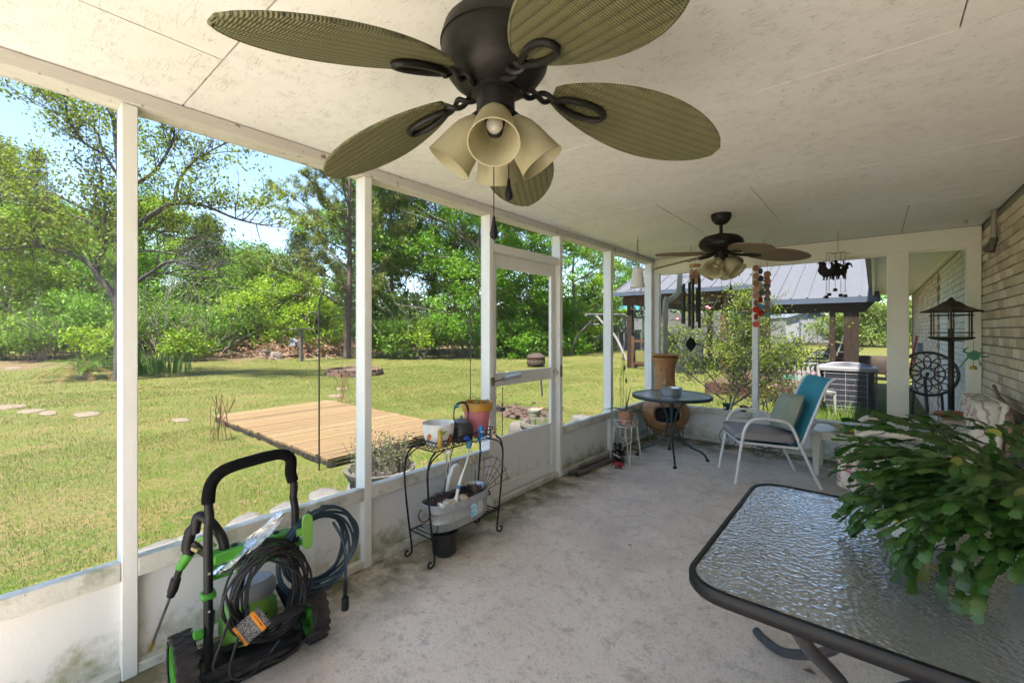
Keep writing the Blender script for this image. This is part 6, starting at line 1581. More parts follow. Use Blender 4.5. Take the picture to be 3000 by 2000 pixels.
# enamel coffee pot with hanging spoons
hp = G(1868, 693, ZC); d0 = (hp.xy).length; k_ = F_/(F_*(CAMH - ZC)/(693 - HY_)); Z = lambda py: CAMH + (HY_ - py)/k_
t = thing('coffee_pot_chime', 'white chipped enamel coffee pot wind chime with hanging spoons', 'wind chime', (hp.x, hp.y, ZC))
hook(t, hp - Vector((0, 0, .001)))
pz, pb = Z(781), Z(842); c = Vector((hp.x, hp.y, 0))
M_enam = mat('chipped_white_enamel', (.74, .73, .70), .3, col2=(.68, .66, .62), scale=9, dirt=[((.12, .06, .035), 16, .66, .70)])
part('pot', MB().lathe([(.074, pb), (.076, pb + .006), (.070, pb + .05), (.064, pb + .06), (.055, pz - .04), (.052, pz - .03)], 28, c, cap0=False, cap1=False), M_enam, t)
part('lid', MB().lathe([(.055, pz - .032), (.050, pz - .022), (.028, pz - .006), (.010, pz), (.010, pz + .006), (.013, pz + .012), (.003, pz + .018)], 24, c), M_enam, t)
part('spout', MB().tube(spline([c + Vector((.045, -.02, pz - .05)), c + Vector((.065, -.025, pz - .045)), c + Vector((.075, -.03, pz - .025))], 3), [.013, .012, .011, .010, .009, .008, .008], 8), M_enam, t)
part('chain', chainlinks(hp - Vector((0, 0, .05)), c + Vector((.02, 0, pz)), 12), M_wire, t); part('chain', chainlinks(hp - Vector((0, 0, .05)), c + Vector((-.02, 0, pz)), 12), M_wire, t)
for i in range(6):
    a = i*1.047 + .3; q = c + Vector((.066*math.cos(a), .066*math.sin(a), pb)); e = q + Vector((0, 0, -.12 - .01*(i % 3)))
    part('bead_string', MB().tube([q, e], .0014, 4).ball(q.lerp(e, .2), .005, 8, 5).ball(q.lerp(e, .4), .005, 8, 5).ball(q.lerp(e, .65), .004, 8, 5), mat('dark_red_bead', (.22, .02, .03), .3), t)
    part('spoon', MB().tube([e, e + Vector((0, 0, -.075))], .0025, 5).ball(e + Vector((0, 0, -.098)), .016, 10, 7, (.75, .3, 1.6)), MATS['tarnished_spoon'], t)
# bamboo chime behind, black tube chime in front
hp = G(2036, 729, ZC); t = thing('bamboo_chime', 'bamboo wind chime hanging behind the black tube chime', 'wind chime', (hp.x, hp.y, ZC)); hook(t, hp - Vector((0, 0, .001)))
kk = (729 - HY_)/(CAMH - ZC); Z = lambda py: CAMH + (HY_ - py)/kk
M_bam = mat('golden_bamboo', (.42, .22, .06), .45, col2=(.30, .14, .035), scale=8, stretch=(1, 1, .2))
part('top_disc', MB().lathe([(.062, Z(782)), (.066, Z(780)), (.066, Z(775)), (.05, Z(774))], 26, (hp.x, hp.y, 0)), M_bam, t)
part('cord', MB().tube([hp - Vector((0, 0, .05)), Vector((hp.x, hp.y, Z(775)))], .001, 4), M_wire, t)
for i in range(6):
    a = i*1.047; x, y = hp.x + .052*math.cos(a), hp.y + .052*math.sin(a); z1, z0 = Z(789 + (i*37 % 4)), Z(829 + (i*53) % 26)
    part('bamboo_tube', MB().tube([(x, y, z1), (x, y, (z0+z1)/2 + .01), (x, y, (z0+z1)/2), (x, y, (z0+z1)/2 - .01), (x, y, z0)], [.0125, .0125, .0138, .0125, .0125], 12), M_bam, t)
    part('cord', MB().tube([(x, y, Z(780)), (x, y, z1)], .0007, 4), M_wire, t)
hp = G(2024, 718, ZC); t = thing('tube_chime', 'long black metal tube wind chime with diamond sail above the chiminea', 'wind chime', (hp.x, hp.y, ZC)); hook(t, hp - Vector((0, 0, .001)), M_wire)
kk = (718 - HY_)/(CAMH - ZC)
M_mblk = mat('matt_black_tube', (.010, .010, .011), .4, .2)
part('top_ring', MB().tube([(hp.x + .095*math.cos(2*math.pi*k/24), hp.y + .095*math.sin(2*math.pi*k/24), Z(810)) for k in range(24)], .0025, 5, closed=True), M_wire, t)
for k in range(3):
    a = k*2.094; part('cord', MB().tube([hp - Vector((0, 0, .05)), (hp.x, hp.y, Z(780)), (hp.x + .095*math.cos(a), hp.y + .095*math.sin(a), Z(810))], .0009, 4), M_wire, t)
for i, (top_, bot) in enumerate(((832, 949), (836, 946), (824, 955), (842, 943), (818, 961), (819, 964))):
    a = YAW + math.pi + .25 - i*1.047*.98; x, y = hp.x + .095*math.cos(a), hp.y + .095*math.sin(a)
    part('chime_tube', MB().tube([(x, y, Z(top_)), (x, y, Z(bot))], .0165, 16), M_mblk, t); part('cord', MB().tube([(x, y, Z(810)), (x, y, Z(top_))], .0008, 4), M_wire, t)
part('clapper', MB().lathe([(.045, Z(893)), (.048, Z(891)), (.045, Z(889))], 22, (hp.x, hp.y, 0)), M_mblk, t)
part('cord', MB().tube([(hp.x, hp.y, Z(810)), (hp.x, hp.y, Z(985))], .0009, 4), M_wire, t)
part('sail', MB().prism([(0, .092), (.03, .055), (.07, .0), (.06, -.015), (.02, -.075), (0, -.092), (-.03, -.06), (-.055, -.02), (-.062, .0), (-.03, .055)], .004, lambda x, y, z: (hp.x + x*CS - z*SN, hp.y + x*SN + z*CS, Z(1007) + y)), M_mblk, t, smooth=None)
# capiz shell strands
hp = G(2234, 700, ZC); kk = (700 - HY_)/(CAMH - ZC); t = thing('shell_mobile', 'hanging strands of round copper, blue and red shell discs', 'wind chime', (hp.x, hp.y, ZC)); hook(t, hp - Vector((0, 0, .001)))
colr = {'c': (.50, .24, .15), 'p': (.62, .36, .24), 'b': (.07, .15, .22), 't': (.10, .28, .38), 'r': (.62, .035, .02), 'w': (.62, .58, .46), 'k': (.04, .07, .08), 'm': (.55, .36, .33)}
strands = [(-19, 0, [(786, 'c'), (808, 'p'), (830, 'c'), (848, 'p'), (866, 'c'), (887, 'c'), (907, 'r'), (928, 'r'), (949, 'r')]), (-3, .02, [(793, 'b'), (815, 'k'), (835, 'w'), (858, 'k'), (877, 'r'), (899, 't'), (916, 'r')]),
           (11, -.02, [(804, 'c'), (824, 'c'), (846, 'c'), (866, 'm'), (888, 'm'), (909, 'm')]), (18, .03, [(813, 'b'), (835, 'b'), (857, 'b'), (876, 't'), (898, 't'), (919, 't')])]
for dx, dd, discs in strands:
    bx, by = hp.x + dx/kk*CS - dd*SN, hp.y + dx/kk*SN + dd*CS
    part('strand', MB().tube([hp - Vector((0, 0, .05)), (bx, by, Z(772)), (bx, by, Z(discs[-1][0]))], .0007, 4), M_wire, t)
    for py, cc in discs:
        a = YAW + rng.uniform(-.5, .5); zc = Z(py)
        part('shell_disc', MB().prism([(.036*math.cos(2*math.pi*k/22), .036*math.sin(2*math.pi*k/22)) for k in range(22)], .0016, lambda x, y, z: (bx + x*math.cos(a) - z*math.sin(a), by + x*math.sin(a) + z*math.cos(a), zc + y)), mat('capiz_' + cc, colr[cc], .3, trans=.3), t, smooth=40)
# rooster bells
hp = G(2455, 675, ZC); kk = (675 - HY_)/(CAMH - ZC); t = thing('rooster_chime', 'cast-iron rooster mobile with chains and little bells', 'wind chime', (hp.x, hp.y, ZC)); hook(t, hp - Vector((0, 0, .001)), M_rust)
part('chain', chainlinks(hp - Vector((0, 0, .05)), (hp.x, hp.y, Z(738)), 11), M_rust, t)
LT = lambda px: Vector((hp.x + (px - 2455)/kk*CS, hp.y + (px - 2455)/kk*SN, 0))
part('cross_bar', MB().bar(LT(2420) + Vector((0, 0, Z(741))), LT(2490) + Vector((0, 0, Z(741))), .012, .003).bar(Vector((hp.x + .09*SN, hp.y - .09*CS, Z(741))), Vector((hp.x - .09*SN, hp.y + .09*CS, Z(741))), .012, .003), M_rust, t, smooth=None)
ro = [(-.058, .085), (-.066, .078), (-.052, .080), (-.048, .070), (-.050, .045), (-.058, .015), (-.045, -.012), (-.025, -.030), (-.020, -.055), (-.030, -.066), (-.010, -.066), (-.010, -.050), (-.002, -.032), (.012, -.030), (.024, -.050), (.020, -.062), (.040, -.056), (.030, -.040), (.030, -.022), (.046, -.006), (.060, .022), (.066, .052), (.085, .058), (.102, .035), (.104, .040), (.094, .068), (.068, .082), (.046, .072), (.032, .045), (.020, .030), (-.002, .026), (-.018, .045), (-.022, .070), (-.026, .084), (-.030, .094), (-.046, .096)]
for i, (px, dd, py, bell) in enumerate(((2421, .0, 798, 866), (2440, .05, 796, 857), (2452, -.05, 797, 862), (2462, .07, 796, 843), (2481, .02, 795, 862))):
    b0 = LT(px) + Vector((-dd*SN, dd*CS, 0)); a = YAW + (-.5 + .3*i); zc = Z(py)
    part('rooster', MB().prism(ro, .006, lambda x, y, z: (b0.x + 1.25*x*math.cos(a) - z*math.sin(a), b0.y + 1.25*x*math.sin(a) + z*math.cos(a), zc + 1.15*y)), M_iron, t, smooth=None)
    part('chain', chainlinks(b0 + Vector((0, 0, Z(741))), b0 + Vector((0, 0, zc + .06)), 7), M_rust, t); part('chain', chainlinks(b0 + Vector((0, 0, zc - .05)), b0 + Vector((0, 0, Z(bell - 5))), 8), M_rust, t)
    part('bell', MB().lathe([(.018, -.028), (.0185, -.024), (.016, 0), (.004, .003)], 16, tuple(b0 + Vector((0, 0, Z(bell))))), M_iron, t)

# ------------------------------------------------------------------ lantern floor lamp and its frog bell
lx, ly = .52, 5.36
lm = thing('lantern_lamp', 'bronze pagoda-roofed lantern floor lamp beside the brick wall', 'lamp', (lx, ly, 0))
M_brz = mat('dark_bronze', (.02, .015, .011), .42, .3, col2=(.035, .026, .017), scale=10)
sq = lambda w, z: [(lx + w*a*CS*1.0 - w*b_*SN, ly + w*a*SN + w*b_*CS, z) for a, b_ in ((-1,-1),(1,-1),(1,1),(-1,1))]
part('roof', loft([sq(.138, 1.600), sq(.140, 1.612), sq(.115, 1.622), sq(.072, 1.650), sq(.034, 1.695), sq(.018, 1.70)], True, True), M_brz, lm, smooth=None)
part('finial', loft([sq(.018, 1.70), sq(.024, 1.706), sq(.008, 1.716), sq(.014, 1.722), sq(.003, 1.732)], True, True), M_brz, lm, smooth=None)
part('tray', loft([sq(.034, 1.350), sq(.09, 1.366), sq(.104, 1.378), sq(.104, 1.388), sq(.09, 1.390)], True, True), M_brz, lm, smooth=None)
u_ = Vector((CS, SN, 0)); v_ = Vector((-SN, CS, 0)); C0 = Vector((lx, ly, 0))
for a, b_ in ((-1,-1),(1,-1),(1,1),(-1,1)):
    part('cage_post', MB().bar(C0 + u_*(.088*a) + v_*(.088*b_) + Vector((0, 0, 1.389)), C0 + u_*(.088*a) + v_*(.088*b_) + Vector((0, 0, 1.603)), .012, .012).bar(C0 + u_*(.066*a) + v_*(.088*b_) + Vector((0, 0, 1.389)), C0 + u_*(.066*a) + v_*(.088*b_) + Vector((0, 0, 1.603)), .008, .008), M_brz, lm, smooth=None)
for z in (1.425, 1.575):
    for s in (-1, 1):
        part('cage_bar', MB().bar(C0 - u_*.104 + v_*(.092*s) + Vector((0, 0, z)), C0 + u_*.104 + v_*(.092*s) + Vector((0, 0, z)), .008, .010), M_brz, lm, smooth=None)
        part('cage_bar', MB().bar(C0 - v_*.104 + u_*(.092*s) + Vector((0, 0, z)), C0 + v_*.104 + u_*(.092*s) + Vector((0, 0, z)), .008, .010), M_brz, lm, smooth=None)
for s in (-1, 1):
    part('candle_tube', MB().tube([C0 + u_*(.014*s) + Vector((0, 0, 1.389)), C0 + u_*(.014*s) + Vector((0, 0, 1.46))], .010, 12), M_blk, lm); part('bulb', MB().lathe([(.010, 1.46), (.016, 1.48), (.014, 1.51), (.003, 1.54)], 12, tuple(C0 + u_*(.014*s))), M_bulb, lm)
part('pole', MB().lathe([(.022, .03), (.022, .95), (.026, .955), (.026, .975), (.020, .98), (.020, 1.34), (.03, 1.352)], 20, (lx, ly, 0)), mat('ribbed_bronze_pole', (.035, .028, .022), .5, .5, bump=1, bscale=60, stretch=(1, 1, .02)), lm)
part('base', MB().lathe([(.16, 0), (.165, .012), (.13, .03), (.05, .045), (.03, .06)], 30, (lx, ly, 0)), M_brz, lm)
fr = C0 + u_*.10 - v_*.09; fr.z = 1.36
fg2 = thing('frog_bell', 'flat green metal frog with a little brass bell hung on the lantern', 'wind chime', fr)
M_frog = mat('verdigris_metal', (.10, .32, .20), .55, .3, col2=(.16, .42, .28), scale=20)
fz = 1.232
def fpl(x, y, z): return fr + u_*x + v_*z + Vector((0, 0, fz - fr.z + y))
part('body', MB().prism([(.055*math.cos(2*math.pi*k/22), .040*math.sin(2*math.pi*k/22) + .006*math.sin(4*math.pi*k/22)) for k in range(22)], .004, fpl), M_frog, fg2, smooth=None)
for (a, m_, e) in (((-.045, -.015), (-.075, -.055), (-.10, -.085)), ((-.045, .015), (-.085, .035), (-.062, .055)), ((.045, -.02), (.05, -.05), (.06, -.075)), ((.045, .015), (.075, .03), (.07, .05)), ((.05, 0), (.085, -.012), (.115, -.01))):
    lg = MB().bar(fpl(a[0], a[1], .002), fpl(m_[0], m_[1], .002), .004, .014).bar(fpl(m_[0], m_[1], .002), fpl(e[0], e[1], .002), .004, .011)
    for k in (-1, 0, 1): lg.bar(fpl(e[0], e[1], .002), fpl(e[0] + (e[0]-m_[0])*.35 + k*.012, e[1] + (e[1]-m_[1])*.35 + k*.006, .002), .003, .006)
    part('limb', lg, M_frog, fg2, smooth=None)
part('cord', MB().tube([fr, fpl(0, .04, 0)], .0012, 4).tube([fpl(0, -.04, 0), fpl(0, -.085, 0)], .0012, 4), M_wire, fg2)
part('bell', MB().lathe([(.024, -.118), (.0235, -.108), (.018, -.092), (.004, -.085)], 20, tuple(fpl(0, 0, 0))), mat('old_brass_bell', (.35, .28, .07), .35, .9), fg2)

# flood lamp on the brick wall
wl0 = AX(2928, 610, XR); q = wl0.y
fl_ = thing('flood_lamp', 'grey conduit with a weatherproof flood lamp high on the brick wall', 'lamp', (XR, q, 2.1))
part('conduit', MB().tube([(XR - .03, q, 2.43), (XR - .03, q, 2.19)], .017, 14), mat('tan_conduit', (.30, .27, .22), .5), fl_)
part('lamp_head', MB().tube([(XR - .03, q, 2.20), (XR - .04, q, 2.15), (XR - .06, q, 2.09)], [.022, .028, .040], 16), mat('dark_lamp_head', (.10, .085, .07), .5), fl_)
part('mount_plate', MB().box((XR - .008, q - .035, 2.17), (XR - .001, q + .035, 2.28)), MATS['tan_conduit'], fl_, smooth=None)

# things on and behind the table
c = G(2690, 1578, TZ + .001)
tb2 = thing('food_tub', 'white plastic tub with a yellow printed label under the cactus', 'tub', c)
part('tub', MB().lathe([(.062, 0), (.066, .003), (.078, .085), (.080, .086)], 34, c, sx=1.15), mat('white_tub_plastic', (.78, .77, .74), .35), tb2)
part('label', MB().lathe([(.0655, .012), (.0762, .072)], 34, c, sx=1.152, sy=1.004, cap0=False, cap1=False), mat('yellow_label', (.75, .52, .01), .4, col2=(.75, .52, .01), scale=5, dirt=[((.55, .06, .02), 18, .66, .68), ((.05, .03, .01), 60, .64, .66)]), tb2)
part('lid', MB().lathe([(.083, .084), (.084, .094), (.080, .097), (.002, .096)], 34, c, sx=1.15), MATS['white_tub_plastic'], tb2)
c = G(2752, 1668, TZ + .001)
lf = MB().prism([(.034*math.cos(t), .013*math.sin(t)) for t in [2*math.pi*k/18 for k in range(18)]], .003, lambda x, y, z: c + Vector((x*.8 + y*.6, -x*.6 + y*.8, z)))
solo('dry_leaf', lf, mat('fallen_yellow_leaf', (.48, .40, .15), .6), 'yellowed oval leaf lying on the glass beneath the cactus', 'leaf', loc=c)
s0, s1 = AX(2958, 1225, XR - .12), AX(2912, 1130, XR - .05)
solo('driftwood_stick', MB().tube(spline([s0 - Vector((0, 0, .5)), s0, s0.lerp(s1, .5) + Vector((0, .01, 0)), s1], 4), [.020]*5 + [.018]*4 + [.012]*4, 8), mat('driftwood', (.20, .12, .08), .85, col2=(.30, .20, .14), scale=12, stretch=(1, 1, .2), bump=1), 'brown driftwood stick leaning against the brick wall', 'stick', loc=s0 - Vector((0, 0, .5)))
c = AD(2845, 1226, 3.2)
shl = thing('plant_shelf', 'small wooden shelf table behind the cactus holding a clay saucer', 'shelf', (c.x, c.y, 0))
part('top', MB().box((c.x - .16, c.y - .16, c.z - .03), (c.x + .16, c.y + .16, c.z - .005)), mat('grey_wood', (.28, .23, .18), .8, col2=(.2, .16, .12), scale=10, stretch=(1, .2, 1)), shl, smooth=None, bevel=.003)
for a in (-1, 1):
    for b_ in (-1, 1): part('leg', MB().box((c.x + a*.14 - .014, c.y + b_*.14 - .014, 0), (c.x + a*.14 + .014, c.y + b_*.14 + .014, c.z - .031)), MATS['grey_wood'], shl, smooth=None)
solo('clay_saucer', MB().lathe([(.055, 0), (.068, .028), (.070, .03), (.062, .03), (.05, .008), (.002, .006)], 28, (c.x + .02, c.y, c.z - .004)), MATS['plain_terracotta'], 'terracotta saucer beside the lantern pole', 'saucer', loc=(c.x + .02, c.y, c.z - .004))
cl3 = pillow(.20, .10, .05, 8); put('plaid_cloth', cl3, mat('red_plaid', (.42, .04, .03), .9, col2=(.10, .08, .05), scale=60, amt=3), 'folded red plaid cloth beside the clay saucer', 'cloth', Matrix.Translation((c.x - .10, c.y + .03, c.z + .016)) @ Matrix.Rotation(.5, 4, 'Z'))
for px, py, sc, lab in ((1845, 1597, .02, 'small dry leaf scrap alone on the open concrete floor'), (2372, 1968, .03, 'curled dry leaf on the floor under the big glass table'), (1405, 1700, .012, 'tiny leaf crumb on the floor in front of the wire stand')):
    c = G(px, py, .002); solo('leaf_scrap', MB().add([c + Vector((-sc, 0, 0)), c + Vector((0, -sc*.4, sc*.25)), c + Vector((sc, 0, sc*.1)), c + Vector((0, sc*.4, sc*.3))], [(0, 1, 2, 3)]), mat('dry_leaf_scrap', (.20, .11, .05), .8), lab, 'leaf', loc=c, smooth=None)
# ------------------------------------------------------------------ yard: deck platform, stones, stakes
M_deckw = mat('sun_bleached_plank', (.115, .076, .038), .85, col2=(.14, .105, .06), scale=5, bump=1, bscale=20, stretch=(1, .08, 1), rand=('obj', [(.13, .085, .042), (.085, .058, .033), (.15, .11, .06), (.11, .072, .034)], .5), dirt=[((.045, .03, .02), 14, .58, .70)], spec=.12)
dk = thing('deck_platform', 'low weathered wooden deck platform lying on the lawn', 'deck', (-6.8, 3.6, GZ))
npl = 30; x0, x1 = -8.86, -4.82
for i in range(npl):
    xa = x0 + (x1 - x0)*i/npl; w_ = (x1 - x0)/npl - .011; j0, j1 = rng.uniform(-.02, .02), rng.uniform(-.02, .02); dz = rng.uniform(-.004, .004)
    part('plank', MB().box((xa, 2.52 + j0, GZ + .09 + dz), (xa + w_, 4.66 + j1, GZ + .126 + dz)), M_deckw, dk, smooth=None, bevel=.005)
for y in (2.60, 3.58, 4.56): part('joist', MB().box((x0 + .02, y - .02, GZ), (x1 - .03, y + .02, GZ + .084)), mat('dark_joist', (.10, .07, .05), .9), dk, smooth=None)
M_stone = mat('pale_field_stone', (.075, .074, .072), .9, col2=(.10, .098, .094), scale=9, bump=1.2, bscale=40, dirt=[((.035, .038, .028), 8, .52, .68)], spec=.12)
M_lime = mat('sandy_flagstone', (.10, .082, .06), .9, col2=(.135, .11, .085), scale=7, bump=.8, bscale=40, spec=.12)
def rock(c, sx_, sy_, h, seed, n=14, flat=.5):
    r = random.Random(seed); rings = []; ang = [2*math.pi*k/n + r.uniform(-.12, .12) for k in range(n)]; rad = [r.uniform(.78, 1.08) for _ in range(n)]
    for z, f in ((-.04, .96), (h*.35, 1.0), (h*.8, .95), (h, .80), (h*1.04, .35)): rings.append([(c[0] + sx_*f*q*math.cos(a) + r.uniform(-.01, .01)*sx_, c[1] + sy_*f*q*math.sin(a), c[2] + z + r.uniform(-.03, .03)*h) for a, q in zip(ang, rad)])
    return loft(rings, True, True)
step = [(25, 1192, .55, .32, 'sandy stepping stone at the far left of the lawn path'), (88, 1205, .42, .25, 'sandy stepping stone, second on the lawn path'), (140, 1210, .45, .16, 'narrow sandy stepping stone touching the second one'), (252, 1214, .48, .25, 'sandy stepping stone just left of the porch post'), (530, 1231, .28, .16, 'small sandy stepping stone alone on the open lawn'), (985, 1160, .34, .25, 'pale stepping stone beside the deck corner'), (1000, 1140, .3, .22, 'pale stepping stone behind the deck corner stone'), (960, 1178, .35, .2, 'pale stepping stone touching the far deck edge'), (40, 1078, 1.2, .35, 'broad pale slab of bare stone near the woods edge')]
for i, (px, py, a, b_, lab) in enumerate(step):
    p = G(px, py, GZ); solo('stepping_stone', rock(p, a*.8, b_*.8, .02, i), M_lime, lab, 'stone', 'stepping stones across the lawn', smooth=40, loc=p)
edge = [(470, 1640, .22, .17, .10, 'edging stone left of the washer handle, half hidden by grass'), (560, 1600, .20, .16, .10, 'edging stone behind the washer nozzle rack'), (700, 1545, .24, .18, .12, 'pale edging stone beneath the washer handle'), (810, 1500, .22, .18, .12, 'pale edging stone just right of the washer handle'), (905, 1462, .25, .20, .15, 'large grey edging stone next to the herb planter'), (960, 1420, .20, .16, .16, 'dark-sided edging stone touching the herb planter')]
for i, (px, py, a, b_, h, lab) in enumerate(edge):
    p = G(px, py - 18, GZ); p.x = max(-3.9, p.x); solo('edging_stone', rock(p, a*.85, b_*.85, h*.55, 30 + i), M_stone, lab, 'stone', 'edging stones outside the screen wall', smooth=40, loc=p)
def herbs(p, z, r_, n, m_, h, L=.03):
    P = []; sm = MB()
    for i in range(n):
        a, q = rng.uniform(0, 6.283), r_*rng.random()**.5; b0 = Vector((p.x + q*math.cos(a), p.y + q*math.sin(a), z)); d_ = Vector((rng.uniform(-.4, .4), rng.uniform(-.4, .4), 1)).normalized(); hh = h*rng.uniform(.5, 1.1)
        sm.tube([b0, b0 + d_*hh*.5, b0 + d_*hh + Vector((rng.uniform(-.03, .03), rng.uniform(-.03, .03), 0))], [.003, .0025, .0012], 4, caps=False)
        for k in range(9): P.append(b0 + d_*hh*rng.uniform(.25, 1) + Vector((rng.gauss(0, .02), rng.gauss(0, .02), 0)))
    return sm, np.array([tuple(x) for x in P])
hpz = G(1075, 1425, GZ); hpz.x = max(hpz.x, -3.75)
hb = thing('herb_planter', 'round concrete planter of dark dry herbs outside the second porch post', 'planter', hpz)
part('bowl', MB().lathe([(.16, 0), (.20, .02), (.30, .16), (.335, .22), (.34, .25), (.30, .25), (.27, .20), (.002, .19)], 34, hpz), mat('stained_concrete', (.085, .08, .07), .9, col2=(.05, .047, .04), scale=6, bump=1, bscale=40, spec=.12), hb)
sm, P = herbs(hpz, hpz.z + .19, .27, 130, None, .36); part('stems', sm, mat('dry_herb_stem', (.07, .055, .045), .9), hb)
co, q = leaf_quads(P - np.array(hpz), .032, .017); np_mesh('foliage', co, q, leaf_mat('herb_leaf', [(.03, .055, .015), (.05, .045, .035), (.07, .11, .03), (.04, .03, .03)], .2), hb, 4)
# shepherd hooks
def shepherd(base, top, sc, flip, lab):
    t = thing('shepherd_hook', lab, 'plant hook', base, group='shepherd hooks on the lawn'); R_ = Vector((CS, SN, 0)); p = lambda x, z: base + R_*(x*sc) + Vector((0, 0, z))
    H = top - base.z
    part('pole', MB().tube([p(0, -.05), p(0, H*.5), p(0, H - .17*sc)], .0095, 8), M_wire, t)
    part('hook', MB().tube(spline([p(0, H - .18*sc), p(.012, H - .08*sc), p(.05, H - .01*sc), p(.085, H), p(.12, H - .02*sc), p(.165, H - .085*sc), p(.19, H - .11*sc), p(.215, H - .10*sc), p(.222, H - .06*sc)], 5), .010, 8), M_wire, t)
    part('hook', MB().tube(spline([p(0, H - .42*sc), p(-.012, H - .31*sc), p(-.045, H - .245*sc), p(-.08, H - .235*sc), p(-.115, H - .27*sc), p(-.150, H - .325*sc), p(-.172, H - .325*sc), p(-.18, H - .29*sc)], 5), .009, 8), M_wire, t)
shepherd(G(935, 1378, GZ), 1.89, 1.0, 1, 'black double shepherd hook at the near corner of the deck platform')
shepherd(AD(1378, 1190, 9.2).xy.to_3d() + Vector((0, 0, GZ)), 1.95, 1.25, 1, 'black double shepherd hook on the open lawn behind the painted pot')
# bird feeder post and birdhouse
fb = G(883, 1058, GZ); d_f = 22.9; s_ = d_f/F_
t = thing('feeder_post', 'grey wooden T-shaped feeder post at the back of the lawn', 'feeder', fb); R_ = Vector((CS, SN, 0)); M_gw = mat('grey_post_wood', (.10, .09, .08), .9, col2=(.065, .06, .052), scale=10, spec=.12)
tz = CAMH + (HY_ - 964)*s_
part('post', MB().box((fb.x - .07, fb.y - .07, GZ - .1), (fb.x + .07, fb.y + .07, tz - .04)), M_gw, t, smooth=None); part('cross_arm', MB().bar(fb + R_*(-.63) + Vector((0, 0, tz - GZ)), fb + R_*.72 + Vector((0, 0, tz - GZ + .03)), .12, .06), M_gw, t, smooth=None)
bh = fb + R_*(-.40); t = thing('bird_house', 'pale blue and white birdhouse hanging from the feeder post arm', 'birdhouse', (bh.x, bh.y, CAMH - .72)); M_bh = mat('pale_blue_paint', (.11, .135, .17), .7, col2=(.16, .165, .17), scale=12)
zb = CAMH - 26*s_; q = lambda x, y, z: bh.xy.to_3d() + R_*x + Vector((-SN, CS, 0))*y + Vector((0, 0, z))
part('box', MB().prism([(-.13, 0), (.13, 0), (.13, .2), (0, .33), (-.13, .2)], .24, lambda x, y, z: q(x, z - .12, zb - .28 + y)), M_bh, t, smooth=None)
for s in (-1, 1): part('roof_panel', MB().prism([(0, .0), (s*.20, -.19), (s*.20, -.16), (0, .03)], .34, lambda x, y, z: q(x, z - .17, zb + .06 + y)), mat('white_bird_roof', (.16, .165, .18), .6), t, smooth=None)
part('ledge', MB().box((-.2, -.2, 0), (.2, .2, .03)), M_bh, t, smooth=None, world=False).location = (0, 0, zb - .31 - t.location.z)
part('entrance', MB().prism([(.035*math.cos(a), .035*math.sin(a)) for a in [2*math.pi*k/12 for k in range(12)]], .01, lambda x, y, z: q(x, -.125 - z, zb - .12 + y)), M_soot_hole, t); part('hanger', MB().tube([q(0, 0, zb + .06), q(0, 0, tz - .02)], .006, 4), M_wire, t)  # black disc stands for the shade inside the entrance hole
# ring of old bricks
rc = Vector((-14.5, 8.6, GZ)); rg_ = thing('brick_ring', 'round raised bed ringed with stacked old bricks', 'planter bed', rc)
M_obr = mat('old_garden_brick', (.11, .062, .045), .9, col2=(.14, .105, .08), scale=9, bump=1, bscale=40, rand=('obj', [(.12, .065, .045), (.085, .05, .037), (.14, .10, .08)], .6), spec=.12)
bm_ = brick_mesh(.24, 77); bm_.materials.append(M_obr); bm_.transform(Matrix.Translation((.025, -.12, 0)) @ Matrix.Scale(2.2, 4, (1, 0, 0)) @ Matrix.Scale(1.7, 4, (0, 0, 1)))
for lv in range(2):
    for k in range(22):
        a = 2*math.pi*(k + .5*lv)/22 + rng.uniform(-.03, .03); rr = .96 - .03*lv + rng.uniform(-.03, .03); o = bpy.data.objects.new('brick', bm_); scene.collection.objects.link(o); o.parent = rg_
        o.location = (rr*math.cos(a), rr*math.sin(a), lv*.118 + rng.uniform(0, .01)); o.rotation_euler = (rng.uniform(-.05, .05), rng.uniform(-.05, .05), a + rng.uniform(-.12, .12))
part('soil', MB().lathe([(.88, -.02), (.86, .16), (.3, .22), (.01, .23)], 24), mat('bed_soil', (.10, .065, .045), .95, bump=1), rg_, world=False)
tg_ = MB()
for i in range(26):
    a, q2 = rng.uniform(0, 6.28), rng.uniform(0, .7); tg_.tube([(q2*math.cos(a), q2*math.sin(a), .18), (q2*math.cos(a) + rng.uniform(-.25, .25), q2*math.sin(a) + rng.uniform(-.25, .25), rng.uniform(.3, .6))], [.008, .003], 4, caps=False)
part('dry_stems', tg_, M_twig_brown, rg_, world=False, kind='stuff')
# fire pit
fp = G(1570, 1074, GZ); t = thing('fire_pit', 'rusty round fire pit with domed spark screen on the lawn', 'fire pit', fp); M_fp = mat('rusted_fire_pit', (.030, .019, .015), .85, .1, col2=(.055, .032, .02), scale=8, bump=.5, spec=.12)
rr = .40
part('bowl', MB().lathe([(rr*.7, .05), (rr*.96, .08), (rr, .14), (rr, .38), (rr*1.04, .39), (rr*1.04, .42), (rr*.96, .42)], 34, fp, cap1=False), M_fp, t)
for k in range(14):
    a = 2*math.pi*k/14; c_, s2 = math.cos(a), math.sin(a)
    for s in (-1, 1): part('cutout_leaf', MB().prism([(0, 0), (.03, .07), (.03, .16), (0, .22), (-.012, .14), (-.012, .07)], .006, lambda x, y, z: fp + Vector(((rr + .002 + z)*math.cos(a + s*(x + .03)/rr), (rr + .002 + z)*math.sin(a + s*(x + .03)/rr), .15 + .85*y))), mat('ash_pale_gap', (.07, .065, .04), .9), t, smooth=None)
dm = MB()
